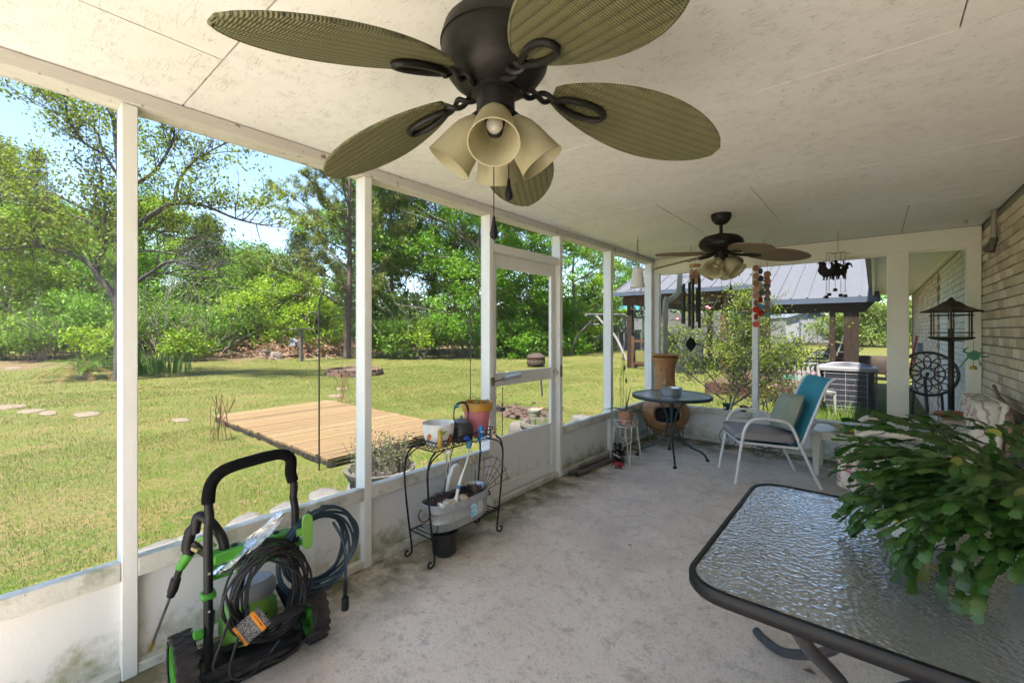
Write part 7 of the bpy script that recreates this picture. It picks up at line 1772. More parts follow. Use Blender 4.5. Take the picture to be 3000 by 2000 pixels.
for k in range(10):
    a = math.pi*k/10; dm.tube([fp + Vector((rr*math.cos(a)*math.cos(b), rr*math.sin(a)*math.cos(b), .43 + .18*math.sin(b))) for b in [math.pi*i/12 for i in range(13)]], .007, 4)
part('spark_screen', dm.lathe([(rr*.985, .43), (rr*.86, .515), (rr*.55, .58), (.02, .605)], 30, fp, cap0=False), mat('fine_spark_mesh', (.035, .024, .018), .9), t)
part('screen_handle', MB().tube(spline([fp + Vector((-.04, 0, .60)), fp + Vector((-.03, 0, .66)), fp + Vector((.03, 0, .66)), fp + Vector((.04, 0, .60))], 3), .008, 6), M_fp, t)
for k in range(4): part('leg', MB().box((-.02, -.02, 0), (.02, .02, .2)), M_fp, t, smooth=None, world=False).location = (rr*.8*math.cos(k*1.57 + .6), rr*.8*math.sin(k*1.57 + .6), -.02)
# sago palm, iris clump, brush pile, pale rocks
sp_ = G(250, 1112, GZ); t = thing('sago_palm', 'sago palm with arching yellow-tipped fronds on the lawn', 'plant', sp_)
M_sago = [leaf_mat('sago_green', [(.06, .13, .010), (.09, .16, .014)]), leaf_mat('sago_dry', [(.13, .085, .022), (.16, .115, .035)])]
part('trunk', MB().lathe([(.2, -.05), (.22, .12), (.12, .24), (.02, .28)], 14, sp_), M_bark, t)
for k in range(30):
    a = k*2.4; up_ = .25 + 1.1*(k/30)**1.0; L = rng.uniform(1.2, 1.6); p = sp_ + Vector((0, 0, .22)); d_ = Vector((math.cos(a), math.sin(a), up_)).normalized(); pts = [p]
    for i in range(9): p = p + d_*L/9; pts.append(p); d_ = (d_ + Vector((0, 0, -.17))).normalized()
    mbf = MB()
    for i in range(1, 40):
        f = i/40*9; j = min(8, int(f)); q = pts[j].lerp(pts[j+1], f - j); tdir = (pts[j+1] - pts[j]).normalized(); sd_ = tdir.cross(Vector((0, 0, 1))).normalized(); ll = .20*math.sin(math.pi*min(1, .15 + .85*i/40))**.6
        for s in (-1, 1): e = q + (sd_*s + tdir*.55 + Vector((0, 0, .25))).normalized()*ll; mbf.add([q - tdir*.010, q + tdir*.010, e], [(0, 1, 2)])
    part('frond', mbf, M_sago[1 if k < 11 else 0], t, smooth=None)
for (px, py, lab) in ((345, 1085, 'clump of upright iris leaves behind the first porch post'), (465, 1092, 'clump of upright iris leaves at the lawn edge')):
    ic = G(px, py, GZ); n = 130; P = nrg.normal(0, .42, (n, 2)); co, tr = blades(P[:, 0], P[:, 1], np.full(n, 0.0), nrg.uniform(.5, 1.05, n), .05, .35)
    t = thing('iris_clump', lab, 'plant', ic, group='iris clumps'); np_mesh('leaves', co, tr, leaf_mat('iris_leaf', [(.03, .10, .012), (.05, .135, .018), (.08, .15, .03)]), t, 3)
bp0 = G(925, 1046, GZ) - Vector((1.2, 0, 0)); t = thing('brush_pile', 'big heap of cut brown branches at the edge of the woods', 'brush pile', bp0); tw = MB()
for i in range(420):
    x, y = rng.gauss(0, 1.5), rng.gauss(0, 2.0); h = max(0, 1.3*(1 - (x/3)**2 - (y/4.2)**2)); b0 = bp0 + Vector((x, y, rng.uniform(0, max(.1, h)))); d_ = Vector((rng.gauss(0, 1), rng.gauss(0, 1), rng.gauss(.1, .3))).normalized()*rng.uniform(.5, 1.7)
    tw.tube([b0 - d_*.5, b0 + Vector((0, 0, rng.uniform(-.08, .08))), b0 + d_*.5], [rng.uniform(.006, .02), .010, .004], 4, caps=False)
part('branches', tw, M_twig_brown, t, kind='stuff')
Pb = nrg.normal(0, 1, (3500, 3))*np.array([1.3, 1.8, .35]) + np.array([0, 0, .45]); Pb = Pb[Pb[:, 2] > 0]; co, q = leaf_quads(Pb, .16, .08); np_mesh('dry_leaves', co, q, leaf_mat('dead_leaf', [(.16, .075, .045), (.24, .13, .07), (.10, .05, .035)], .15), t, 4)
ob = G(740, 1040, GZ) - Vector((.6, 0, 0)); t = thing('dry_branch', 'fallen conifer branch with orange dead needles left of the brush pile', 'branch', ob); br2 = MB(); tips = []
for i in range(7): limb(br2, ob + Vector((rng.uniform(-.4, .4), rng.uniform(-.6, .6), .1)), (rng.uniform(-.3, .3), rng.uniform(.2, 1), rng.uniform(.4, 1)), rng.uniform(1, 1.8), .02, 1, tips, n=4)
part('stems', br2, M_twig_brown, t); T2 = np.repeat(np.array([tuple(x) for x in tips]), 36, 0) - np.array(ob); co, q = leaf_quads(T2 + nrg.normal(0, .15, T2.shape), .16, .025, .6); np_mesh('dead_needles', co, q, leaf_mat('orange_needle', [(.36, .19, .05), (.28, .14, .04), (.42, .25, .08)], .2), t, 4)
for px, py, a, b_, h, m_, lab in ((782, 1048, .42, .4, .45, mat('dark_rock', (.03, .028, .028), .9, col2=(.12, .115, .11), scale=5, amt=2), 'dark mottled boulder left of the white boulder'), (815, 1046, .35, .4, .78, mat('white_rock', (.17, .168, .165), .85, col2=(.11, .105, .10), scale=5), 'tall white boulder by the brush pile'), (808, 1053, .4, .3, .42, mat('pink_rock', (.14, .115, .105), .9, col2=(.11, .09, .08), scale=6), 'pinkish boulder in front of the white one')):
    p = G(px, py, GZ); solo('boulder', rock(p, a, b_, h, int(px), 12), m_, lab, 'boulder', 'boulders at the back of the lawn', smooth=45, loc=p)
a0, a1 = AD(430, 812, 20.0), AD(1900, 935, 40.0); solo('clothes_line', MB().tube([a0.lerp(a1, k/16) - Vector((0, 0, 1.6*(k/16)*(1 - k/16))) for k in range(17)], .008, 5), M_twig_grey, 'thin wire line strung across the back of the lawn', 'wire', loc=a0)
# beside the door outside: rooster stake, pots, stump, dug soil
rs_ = AD(1472, 1300, 6.0); rs_.z = GZ; t = thing('rooster_stake', 'coloured rooster garden stake outside the screen door', 'garden stake', rs_); zt = CAMH - 165*6.0/F_
part('rod', MB().tube([rs_, rs_ + Vector((0, 0, zt - GZ))], .006, 6), M_wire, t)
rb = [(x*1.25, y*1.25) for x, y in ro]
part('rooster', MB().prism(rb, .02, lambda x, y, z: Vector((rs_.x - x*CS, rs_.y - x*SN + z, zt + .10 + y))), mat('painted_rooster', (.30, .22, .34), .5, col2=(.55, .40, .12), scale=14, amt=2.5), t, smooth=None); part('solar_cell', MB().box((-.06, -.05, 0), (.06, .05, .05)), M_blk, t, smooth=None, world=False).location = (-.05, 0, CAMH - 235*6.0/F_ - GZ)
sc0 = G(1535, 1212, GZ); so = MB()
for i in range(5): so = so if i else rock((sc0.x, sc0.y, GZ - .01), .75, .5, .05, 90, 18)
so.v = [(x, y, z + rng.uniform(-.01, .03)) for x, y, z in so.v]; o = solo('soil_heap', so, M_soil, 'patch of dark dug soil outside the screen door', 'soil', smooth=None, loc=sc0)
cl4 = MB()
for i in range(90): cl4.ball((sc0.x + rng.gauss(0, .38), sc0.y + rng.gauss(0, .28), GZ + .04 + rng.uniform(0, .05)), rng.uniform(.015, .05), 6, 4, (1, 1, .7))
part('clods', cl4, M_soil, o, smooth=None, kind='stuff')
p = G(1572, 1262, GZ); solo('tree_stump', rock((p.x - .1, p.y - .25, GZ), .20, .20, .16, 51, 16), mat('grey_stump', (.09, .085, .075), .9, col2=(.055, .05, .045), scale=12), 'low grey wooden stump outside the screen door', 'stump', smooth=45, loc=(p.x - .1, p.y - .25, GZ))
wp = Vector((p.x + .05, p.y - .12, GZ + .16)); wp.z = GZ + .17; t = thing('flower_pot', 'cream plastic flower pot standing on the wooden stump', 'pot', wp)
part('pot', MB().lathe([(.075, 0), (.08, .005), (.10, .17), (.108, .172), (.11, .20), (.10, .20), (.09, .18), (.002, .17)], 26, wp), mat('cream_pot', (.17, .175, .14), .5), t); tw = MB()
for i in range(7): tw.tube([wp + Vector((rng.uniform(-.05, .05), rng.uniform(-.05, .05), .17)), wp + Vector((rng.uniform(-.15, .15), rng.uniform(-.15, .15), .24))], .004, 4)
part('dry_stems', tw, M_twig_brown, t, kind='stuff')
cpn = Vector((-3.55, 4.95, GZ)); t = thing('concrete_planter', 'round mossy concrete planter bowl outside the wall right of the screen door', 'planter', cpn)
part('bowl', MB().lathe([(.20, 0), (.22, .03), (.20, .14), (.25, .22), (.30, .25), (.315, .29), (.30, .33), (.24, .33), (.20, .26), (.002, .25)], 34, cpn), MATS['stained_concrete'], t); n = 60; P = nrg.normal(0, .09, (n, 2)); co, tr = blades(P[:, 0], P[:, 1], np.full(n, .25), nrg.uniform(.06, .2, n), .012, .5); np_mesh('weeds', co, tr, M_grass, t, 3)['kind'] = 'stuff'
p = Vector((-3.35, 5.75, GZ)); solo('edging_stone', rock(p, .24, .18, .30, 61), M_stone, 'squared pale stone block beside the mossy planter bowl', 'stone', smooth=40, loc=p)
# tall orange weeds
for px, py, d_, lab in ((650, 1290, 7.5, 'tall rusty dock weed at the far deck corner'), (1005, 1180, 10, 'tall rusty dock weed beyond the deck')):
    b0 = G(px, py, GZ); t = thing('dock_weed', lab, 'weed', b0); w2 = MB()
    for i in range(16): w2.tube([b0 + Vector((rng.gauss(0, .12), rng.gauss(0, .12), 0)), b0 + Vector((rng.gauss(0, .12), rng.gauss(0, .12), rng.uniform(.45, .72)))], [.003, .005], 5)
    part('stalks', w2, mat('rusty_stalk', (.11, .055, .022), .9), t)

# ------------------------------------------------------------------ beyond the end wall: bush, air conditioner, pavilion, shed
rb0 = AY(2138, 1190, 7.7); rb0.z = GZ
t = thing('rose_bush', 'tall airy rose bush with bright leaves just outside the end wall', 'shrub', rb0); st_ = MB(); lp = []
br_px = [[(2135, 1215), (2143, 1150), (2150, 1080), (2135, 1000), (2160, 930), (2180, 880)], [(2146, 1110), (2180, 1060), (2215, 1000), (2235, 960)], [(2150, 1080), (2100, 1040), (2050, 1010), (1990, 1000), (1950, 990)], [(2120, 1170), (2040, 1110), (1985, 1060), (1960, 1040)], [(2145, 1020), (2080, 960), (2060, 930)], [(2150, 960), (2200, 900), (2210, 870)], [(2140, 1190), (2230, 1130), (2290, 1090), (2320, 1060)], [(2160, 1150), (2230, 1090), (2270, 1040)], [(2120, 1150), (2060, 1080), (2010, 1070)], [(2170, 1200), (2250, 1175), (2320, 1140)], [(2135, 1215), (2165, 1130), (2190, 1060), (2180, 1000), (2195, 940)]]
for i, pts in enumerate(br_px):
    P = spline([AY(px, py, 7.7 + .25*math.sin(i*1.7)*(k/len(pts)) + .1*math.sin(k + i)) for k, (px, py) in enumerate(pts)], 5); st_.tube(P, [.016*(1 - .7*k/(len(P)-1)) for k in range(len(P))], 6, caps=False)
    for k in range(4, len(P)):
        for _ in range(4):
            tips = []; limb(st_, P[k], (rng.uniform(-1, 1), rng.uniform(-1, 1), rng.uniform(-.5, 1)), rng.uniform(.12, .38), .004, 1, tips, n=3, kids=2)
            for tp in tips:
                for _ in range(5): lp.append(tp + Vector((rng.gauss(0, .05), rng.gauss(0, .05), rng.gauss(0, .045))))
part('stems', st_, M_bark_dark, t); A_ = np.array([tuple(x) for x in lp]); A_ = A_[A_[:, 2] > .15]
co, q = leaf_quads(A_ - np.array(rb0), .038, .022, .0); np_mesh('foliage', co, q, leaf_mat('rose_leaf', [(.10, .17, .008), (.15, .20, .010), (.06, .12, .008), (.18, .21, .02)], .45), t, 4)
for px, py in ((2072, 899), (2078, 903), (2190, 911), (1985, 935)): c = AY(px, py, 7.62); part('blossom', MB().ball(c, .028, 9, 6, (1, 1, .7)), mat('pink_petal', (.70, .16, .28), .6), t)
sb = AY(2270, 1190, 8.2); sb.z = GZ; t = thing('rose_bush', 'sparse leggy shrub with yellow-green leaves left of the air conditioner', 'shrub', sb); st_ = MB(); lp = []
for k in range(9):
    tips = []; limb(st_, sb + Vector((rng.uniform(-.3, .3), rng.uniform(-.2, .2), 0)), (rng.uniform(-.5, .5), rng.uniform(-.4, .4), 1.2), rng.uniform(.7, 1.2), .008, 2, tips, n=4, kids=3)
    for tp in tips:
        for _ in range(10): lp.append(tp + Vector((rng.gauss(0, .08), rng.gauss(0, .08), rng.gauss(0, .06))))
part('stems', st_, M_bark_dark, t); co, q = leaf_quads(np.array([tuple(x) for x in lp]) - np.array(sb), .045, .024); np_mesh('foliage', co, q, MATS['rose_leaf'], t, 4)

ac = Vector((-.42, 11.2, GZ)); t = thing('air_conditioner', 'grey outdoor air conditioning unit with louvred grille sides', 'air conditioner', ac); w = .46; zA, zB = GZ + .06, GZ + .80
M_acm = mat('ac_pale_metal', (.17, .17, .18), .45, .1, spec=.12); M_acd = mat('ac_dark_coil', (.018, .02, .028), .6, spec=.12)
part('pad', MB().box((ac.x - .55, ac.y - .55, GZ - .02), (ac.x + .55, ac.y + .55, GZ + .06)), MATS['stained_concrete'], t, smooth=None)
part('coil', MB().prism(rrect(ac.x - w + .02, ac.x + w - .02, ac.y - w + .02, ac.y + w - .02, .14), zB - zA, lambda x, y, z: (x, y, zA + z)), M_acd, t)
for ax_, s in (('y', -1), ('x', -1), ('y', 1), ('x', 1)):
    gr = MB()
    for k in range(25):
        u2 = -w + .12 + (2*w - .24)*k/24
        if ax_ == 'y': gr.box((ac.x + u2 - .004, ac.y + s*(w - .012), zA + .02), (ac.x + u2 + .004, ac.y + s*(w + .006), zB - .02))
        else: gr.box((ac.x + s*(w - .012), ac.y + u2 - .004, zA + .02), (ac.x + s*(w + .006), ac.y + u2 + .004, zB - .02))
    part('louvres', gr, mat('ac_slate_louvre', (.05, .053, .07), .5, spec=.12), t, smooth=None, kind='stuff'); wr = MB()
    for k in range(7):
        z = zA + .05 + (zB - zA - .1)*k/6
        if ax_ == 'y': wr.tube([(ac.x - w + .1, ac.y + s*(w + .012), z), (ac.x + w - .1, ac.y + s*(w + .012), z)], .005, 5)
        else: wr.tube([(ac.x + s*(w + .012), ac.y - w + .1, z), (ac.x + s*(w + .012), ac.y + w - .1, z)], .005, 5)
    for k in range(3):
        u2 = -w + .13 + (2*w - .26)*k/2
        if ax_ == 'y': wr.tube([(ac.x + u2, ac.y + s*(w + .014), zA), (ac.x + u2, ac.y + s*(w + .014), zB)], .007, 5)
        else: wr.tube([(ac.x + s*(w + .014), ac.y + u2, zA), (ac.x + s*(w + .014), ac.y + u2, zB)], .007, 5)
    part('wire_guard', wr, M_acm, t)
part('top_cover', loft([[(x, y, z) for x, y in rrect(ac.x - w - f, ac.x + w + f, ac.y - w - f, ac.y + w + f, .16)] for z, f in ((zB, .02), (zB + .01, .03), (zB + .06, .03), (zB + .075, .01), (zB + .08, -.05))], True, True), M_acm, t, smooth=40)
fgl = MB()
for k in range(40): a = 2*math.pi*k/40; fgl.tube([(ac.x + .06*math.cos(a), ac.y + .06*math.sin(a), zB + .15), (ac.x + .25*math.cos(a), ac.y + .25*math.sin(a), zB + .135), (ac.x + .40*math.cos(a), ac.y + .40*math.sin(a), zB + .085)], .006, 4)
part('fan_guard', fgl.lathe([(.07, zB + .145), (.06, zB + .155), (.01, zB + .157)], 20, (ac.x, ac.y, 0)), mat('ac_grey_guard', (.11, .115, .14), .5), t, kind='stuff')

M_timber = mat('stained_timber_shaded', (.016, .011, .009), .8, col2=(.028, .018, .013), scale=6, stretch=(1, 1, .2), spec=.12); M_cedarw = mat('brown_cedar_timber', (.048, .024, .013), .8, col2=(.07, .038, .022), scale=5, stretch=(.2, 1, 1), spec=.12)  # stained post timber is darkened further to stand for backlit shade
M_metal = mat('pale_metal_roofing', (.078, .083, .096), .55, .1, col2=(.07, .075, .088), scale=2, spec=.12); M_gut = mat('slate_blue_fascia', (.05, .065, .09), .5, spec=.12)
def roof_sheet(x0, x1, y0, z0, y1, z1, step, parent, nm='roof_sheet', dn=.0):
    mb = MB(); s = (z1 - z0)/(y1 - y0)
    mb.add([(x0, y0, z0), (x1, y0, z0), (x1, y1, z1), (x0, y1, z1), (x0, y0, z0 - .03), (x1, y0, z0 - .03), (x1, y1, z1 - .03), (x0, y1, z1 - .03)], [(0,1,2,3),(7,6,5,4),(0,4,5,1),(1,5,6,2),(2,6,7,3),(3,7,4,0)])
    part(nm, mb, M_metal, parent, smooth=None); n = int((x1 - x0)/step)
    for i in range(n + 1):
        x = x0 + .02 + (x1 - x0 - .04)*i/n; part('roof_rib', MB().bar((x, y0, z0 + .016), (x, y1, z1 + .016), .05, .03), M_metal, parent, smooth=None)
yp = 17.3; ez = CAMH + 112*F_**-1*0 + 1.50; xa, xb = AY(1799, 857, yp).x, AY(2262, 835, yp).x
pv = thing('pavilion', 'open timber pavilion with pale ribbed metal roof across the lawn', 'pavilion', ((xa + xb)/2, yp + 2, GZ)); eave = AY(1799, 857, yp).z
roof_sheet(xa, xb + 2.5, yp, eave, yp + 4.2, eave + 1.75, .55, pv); roof_sheet(xa, xb + 2.5, yp + 8.4, eave, yp + 4.2, eave + 1.75, 1.2, pv)
part('fascia', MB().box((xa - .02, yp - .04, eave - .17), (xb + 2.5, yp - .005, eave - .02)), M_gut, pv, smooth=None); part('beam', MB().box((xa + .25, yp + .35, eave - .55), (xb + 2.3, yp + .55, eave - .12)), M_cedarw, pv, smooth=None); part('beam', MB().box((xa + .25, yp + 7.8, eave - .55), (xb + 2.3, yp + 8.0, eave - .12)), M_cedarw, pv, smooth=None); part('beam', MB().box((xa + .3, yp + .551, eave - .5), (xa + .5, yp + 7.8, eave - .15)), M_cedarw, pv, smooth=None)
for px, m_ in ((1847, M_timber), (1936, M_cedarw), (2122, M_cedarw)):
    x = AY(px, 1000, yp + .45).x; part('post', MB().box((x - .11, yp + .34, gz(0, 18)), (x + .11, yp + .56, eave - .551)), m_, pv, smooth=None, bevel=.01)
for px in (1900, 2080, 2200): x = AY(px, 1000, yp + 7.9).x; part('post', MB().box((x - .11, yp + 7.79, gz(0, 25)), (x + .11, yp + 8.01, eave - .551)), M_timber, pv, smooth=None)
rl = thing('railing', 'brown wooden rail with wavy black balusters beside the pavilion post', 'railing', AY(1860, 1075, yp + .3)); ya = yp + .25; X = lambda px: AY(px, 1000, ya).x; Zr = lambda py: AY(1880, py, ya).z
part('post', MB().box((X(1851), ya - .06, GZ), (X(1860), ya + .06, Zr(985))), M_cedarw, rl, smooth=None); part('rail', MB().box((X(1860), ya - .04, Zr(1003)), (X(1925), ya + .04, Zr(995))), M_cedarw, rl, smooth=None); part('rail', MB().box((X(1860), ya - .04, Zr(1068)), (X(1925), ya + .04, Zr(1060))), M_cedarw, rl, smooth=None)
for k in range(12):
    x = X(1862 + k*5.2); part('baluster', MB().tube([(x + .05*math.sin(i*.9), ya, Zr(1060) + (Zr(1003) - Zr(1060))*i/10) for i in range(11)], .012, 5), M_wire, rl)
# second roof, nearer and lower, on dark paired posts above a plank deck
y2 = 14.4; xa2, xb2 = AY(2225, 880, y2).x, AY(2577, 862, y2).x; e2 = AY(2420, 872, y2).z
pv2 = thing('porch_roof', 'low metal-roofed shelter on dark paired posts near the air conditioner', 'shelter', ((xa2 + xb2)/2, y2 + 1, GZ))
roof_sheet(xa2, xb2, y2, e2, y2 + 3.7, e2 + 1.5, .38, pv2); part('fascia', MB().box((xa2, y2 - .04, e2 - .15), (xb2 + .02, y2 - .005, e2 - .01)), M_gut, pv2, smooth=None)
part('beam', MB().add([(xa2, y2 + .12, e2 - .40), (xb2 - .30, y2 + .12, e2 - .40), (xb2 - .05, y2 + .12, e2 - .10), (xa2, y2 + .12, e2 - .10), (xa2, y2 + .32, e2 - .40), (xb2 - .30, y2 + .32, e2 - .40), (xb2 - .05, y2 + .32, e2 - .10), (xa2, y2 + .32, e2 - .10)], [(0,1,2,3),(7,6,5,4),(0,4,5,1),(1,5,6,2),(2,6,7,3),(3,7,4,0)]), M_timber, pv2, smooth=None)
for pa, pb2 in ((2430, 2447), (2471, 2493), (2494, 2516), (2232, 2254)):
    part('post', MB().box((AY(pa, 1000, y2 + .12).x, y2 + .13, GZ), (AY(pb2, 1000, y2 + .12).x, y2 + .31, e2 - .401)), M_timber, pv2, smooth=None, bevel=.008)
dk2 = thing('plank_deck', 'brown plank deck floor under the shelter roof', 'deck', (-2.6, 14, GZ)); dx0, dx1 = -3.3, -1.02
for k in range(34):
    ya = 11.7 + k*.205; part('plank', MB().box((dx0, ya, .105), (dx1 - .0, ya + .195, .145)), mat('brown_deck_plank', (.05, .032, .023), .85, col2=(.075, .05, .037), scale=5, stretch=(.1, 1, 1), rand=('obj', [(.06, .038, .027), (.043, .028, .02), (.08, .054, .04)], .5), spec=.12), dk2, smooth=None)
part('skirt', MB().box((dx0, 11.66, GZ), (dx1, 11.69, .14)), mat('red_stained_skirt', (.045, .021, .016), .8, spec=.12), dk2, smooth=None); part('skirt', MB().box((dx1 + .001, 11.66, GZ), (dx1 + .03, 18.6, .14)), MATS['red_stained_skirt'], dk2, smooth=None)
def at_deck(px, py, z=.146): return G(px, py, z)
pb_ = at_deck(2335, 1135); t = thing('garden_bench', 'small pink painted bench on the plank deck', 'bench', pb_); M_pink = mat('pink_bench_paint', (.15, .06, .09), .6)
part('seat', MB().box((pb_.x - .38, pb_.y - .14, .48), (pb_.x + .38, pb_.y + .14, .52)), M_pink, t, smooth=None)
for s in (-1, 1): part('leg', MB().box((pb_.x + s*.33 - .02, pb_.y - .12, .146), (pb_.x + s*.33 + .02, pb_.y + .12, .479)), M_pink, t, smooth=None)
solo('floor_mat', MB().box(tuple(at_deck(2250, 1108)), (at_deck(2250, 1108).x + 1.0, at_deck(2250, 1108).y + 1.4, .158)), mat('green_mat', (.015, .075, .055), .9), 'flat green mat lying on the plank deck', 'mat', loc=at_deck(2250, 1108), smooth=None)
def simple_chair(p, rz, m_frame, m_seat, lab, nm='garden_chair', h=.85):
    t = thing(nm, lab, 'chair', p, rz, group='chairs on the plank deck')
    for s in (-1, 1):
        part('side_frame', MB().tube(spline([(.26, s*.26, 0), (.26, s*.26, .45), (.20, s*.26, .58), (0, s*.26, .60), (-.2, s*.26, .56), (-.26, s*.26, .3), (-.28, s*.26, 0)], 4), .016, 7), m_frame, t, world=False); part('back_post', MB().tube([(-.2, s*.23, .40), (-.36, s*.23, h)], .015, 7), m_frame, t, world=False)
    part('seat', MB().box((-.22, -.24, .38), (.25, .24, .44)), m_seat, t, world=False, bevel=.02); part('backrest', MB().prism([(-.24, 0), (.24, 0), (.24, .45), (-.24, .45)], .03, lambda x, y, z: (-.2 - .16*y/.45 + z, x, .42 + y)), m_seat, t, world=False)
    return t
p = at_deck(2398, 1088); simple_chair(p, math.radians(200), M_wtube, mat('grey_cushion_far', (.05, .05, .055), .9), 'white-framed deck chair with a grey cushion beside the dark post'); p = at_deck(2405, 1078) + Vector((.1, .8, 0)); simple_chair(p, math.radians(195), mat('brown_frame', (.10, .06, .04), .5), mat('navy_cushion', (.02, .03, .07), .9), 'brown-framed deck chair with a navy cushion behind the grey one'); p = at_deck(2448, 1085); simple_chair(p + Vector((0, .4, 0)), math.radians(215), M_wtube, mat('rust_sling', (.085, .02, .013), .8), 'white-framed deck chair with a rust-red sling between the dark posts', h=1.15)
pr = AD(2385, 1140, 8.6); pr.z = GZ; t = thing('resin_chair', 'white moulded resin chair on the grass beside the air conditioner', 'chair', pr); M_wres = mat('white_resin', (.18, .18, .175), .4)
xq = lambda a, b_, z: pr + Vector((CS, SN, 0))*a + Vector((-SN, CS, 0))*b_ + Vector((0, 0, z))
part('back_frame', MB().tube([xq(-.26, .2, 0), xq(-.26, .18, .45), xq(-.23, .25, .92), xq(.23, .25, .92), xq(.26, .18, .45), xq(.26, .2, 0)], .032, 8), M_wres, t); part('seat', MB().prism([(-.25, -.25), (.25, -.25), (.25, .2), (-.25, .2)], .03, lambda x, y, z: xq(x, y, .40 + z)), M_wres, t, smooth=None)
for k in range(4): part('back_slat', MB().bar(xq(-.135 + .09*k, .2, .45), xq(-.135 + .09*k, .25, .89), .05, .015), M_wres, t, smooth=None)
for s in (-1, 1): part('leg', MB().tube([xq(s*.24, -.24, 0), xq(s*.24, -.22, .41)], .025, 8), M_wres, t)
p = at_deck(2458, 1086); solo('planter_tub', MB().lathe([(.16, 0), (.17, .01), (.23, .36), (.25, .37), (.25, .41), (.22, .41)], 24, p), mat('rust_red_pot', (.11, .025, .012), .5), 'large rust-red planter tub between the dark posts', 'planter', loc=p)
cb = G(2205, 1108, GZ) + Vector((0, 1.0, 0)); bush('boxwood_shrub', 'upright dark green shrub at the edge of the plank deck', 2305, 14.0, 985, 1.1, L_mid, n=3000, leaf=(.06, .035), sig=.08, group=None)
# shed
sd_ = 42.0; sc = AD(2368, 1010, sd_); gz0 = gz(sc.x, sc.y); R_ = Vector((CS, SN, 0)); B_ = Vector((-SN, CS, 0)); sh = thing('garden_shed', 'white vinyl-sided garden shed with a wide door and gable vent', 'shed', (sc.x, sc.y, gz0)); S = sd_/F_
Q = lambda px, py, b_=0.0: Vector((sc.x, sc.y, 0)) + R_*((px - 2368)*S) + B_*b_ + Vector((0, 0, CAMH + (HY_ - py)*S))
M_vin = mat('white_vinyl', (.20, .205, .22), .5, spec=.12); M_trim = mat('blue_grey_trim', (.09, .11, .135), .5, spec=.12); wid = 66
part('wall', MB().prism([(2368 - wid, 1010), (2368 + wid, 1010), (2368 + wid, 930), (2372, 911), (2368 - wid, 930)], 4.0, lambda x, y, z: Q(x, y, z + .05)), M_vin, sh, smooth=None)
for k in range(14):
    y0 = 1002 - k*5.5
    if y0 < 934: part('siding_board', MB().box((0, 0, 0), (1, 1, 1)), M_vin, sh) if False else None; continue
    for xa_, xb_ in ((2368 - wid, 2341), (2412, 2368 + wid)): part('siding_board', MB().add([Q(xa_, y0, .03), Q(xb_, y0, .03), Q(xb_, y0 - 5.3, .045), Q(xa_, y0 - 5.3, .045)] + [Q(xa_, y0, .049), Q(xb_, y0, .049), Q(xb_, y0 - 5.3, .049), Q(xa_, y0 - 5.3, .049)], [(0,1,2,3),(7,6,5,4),(0,4,5,1),(1,5,6,2),(2,6,7,3),(3,7,4,0)]), M_vin, sh, smooth=None)
part('door', MB().prism([(2345, 1004), (2408, 1004), (2408, 937), (2345, 937)], .05, lambda x, y, z: Q(x, y, -.03 + z)), mat('pale_shed_door', (.17, .175, .19), .5, spec=.12), sh, smooth=None)
for xa_ in (2341, 2408): part('door_trim', MB().prism([(xa_, 1004), (xa_ + 4, 1004), (xa_ + 4, 933), (xa_, 933)], .09, lambda x, y, z: Q(x, y, -.06 + z)), M_trim, sh, smooth=None)
part('vent', MB().prism([(2367, 930), (2386, 930), (2386, 917), (2367, 917)], .06, lambda x, y, z: Q(x, y, -.02 + z)), M_trim, sh, smooth=None); part('base', MB().prism([(2368 - wid, 1013), (2368 + wid, 1013), (2368 + wid, 1003), (2368 - wid, 1003)], .1, lambda x, y, z: Q(x, y, -.09 + z)), M_gw, sh, smooth=None)
for s in (-1, 1): part('roof_panel', MB().prism([(2372, 908.5), (2370 + s*(wid + 4), 929.5), (2370 + s*(wid + 4), 932), (2372, 911.2)], 4.5, lambda x, y, z: Q(x, y, -.25 + z)), M_trim, sh, smooth=None)
# play tower, swing frame, grey fence
tw_d = 33.0; S = tw_d/F_; tc0 = AD(1847, 1020, tw_d); Q = lambda px, py, b_=0.0: Vector((tc0.x, tc0.y, 0)) + R_*((px - 1847)*S) + B_*b_ + Vector((0, 0, CAMH + (HY_ - py)*S))
pt_ = thing('play_tower', 'grey play tower with a teal peaked roof beyond the pavilion', 'play tower', (tc0.x, tc0.y, gz(tc0.x, tc0.y))); M_pg = mat('grey_play_plastic', (.08, .08, .09), .6, spec=.12); M_tl = mat('teal_roof_plastic', (.025, .11, .13), .5, spec=.12)
for px in (1812, 1829, 1880):
    for b_ in (0, 1.7): part('post', MB().bar(Q(px, 1035, b_), Q(px, 905, b_), .12, .12), M_pg, pt_, smooth=None)
ap = Q(1847, 880, .85); cs_ = [Q(1803, 908, -.3), Q(1891, 908, -.3), Q(1891, 908, 2.0), Q(1803, 908, 2.0)]
part('roof', MB().add(cs_ + [ap], [(0, 1, 4), (1, 2, 4), (2, 3, 4), (3, 0, 4), (3, 2, 1, 0)]), M_tl, pt_, smooth=None); part('platform', MB().prism([(1808, 972), (1886, 972), (1886, 965), (1808, 965)], 1.7, lambda x, y, z: Q(x, y, z)), M_pg, pt_, smooth=None)
for k in range(9): part('rail_bar', MB().bar(Q(1808 + k*9, 966, -.02), Q(1808 + k*9, 930, -.02), .05, .05), M_pg, pt_, smooth=None)
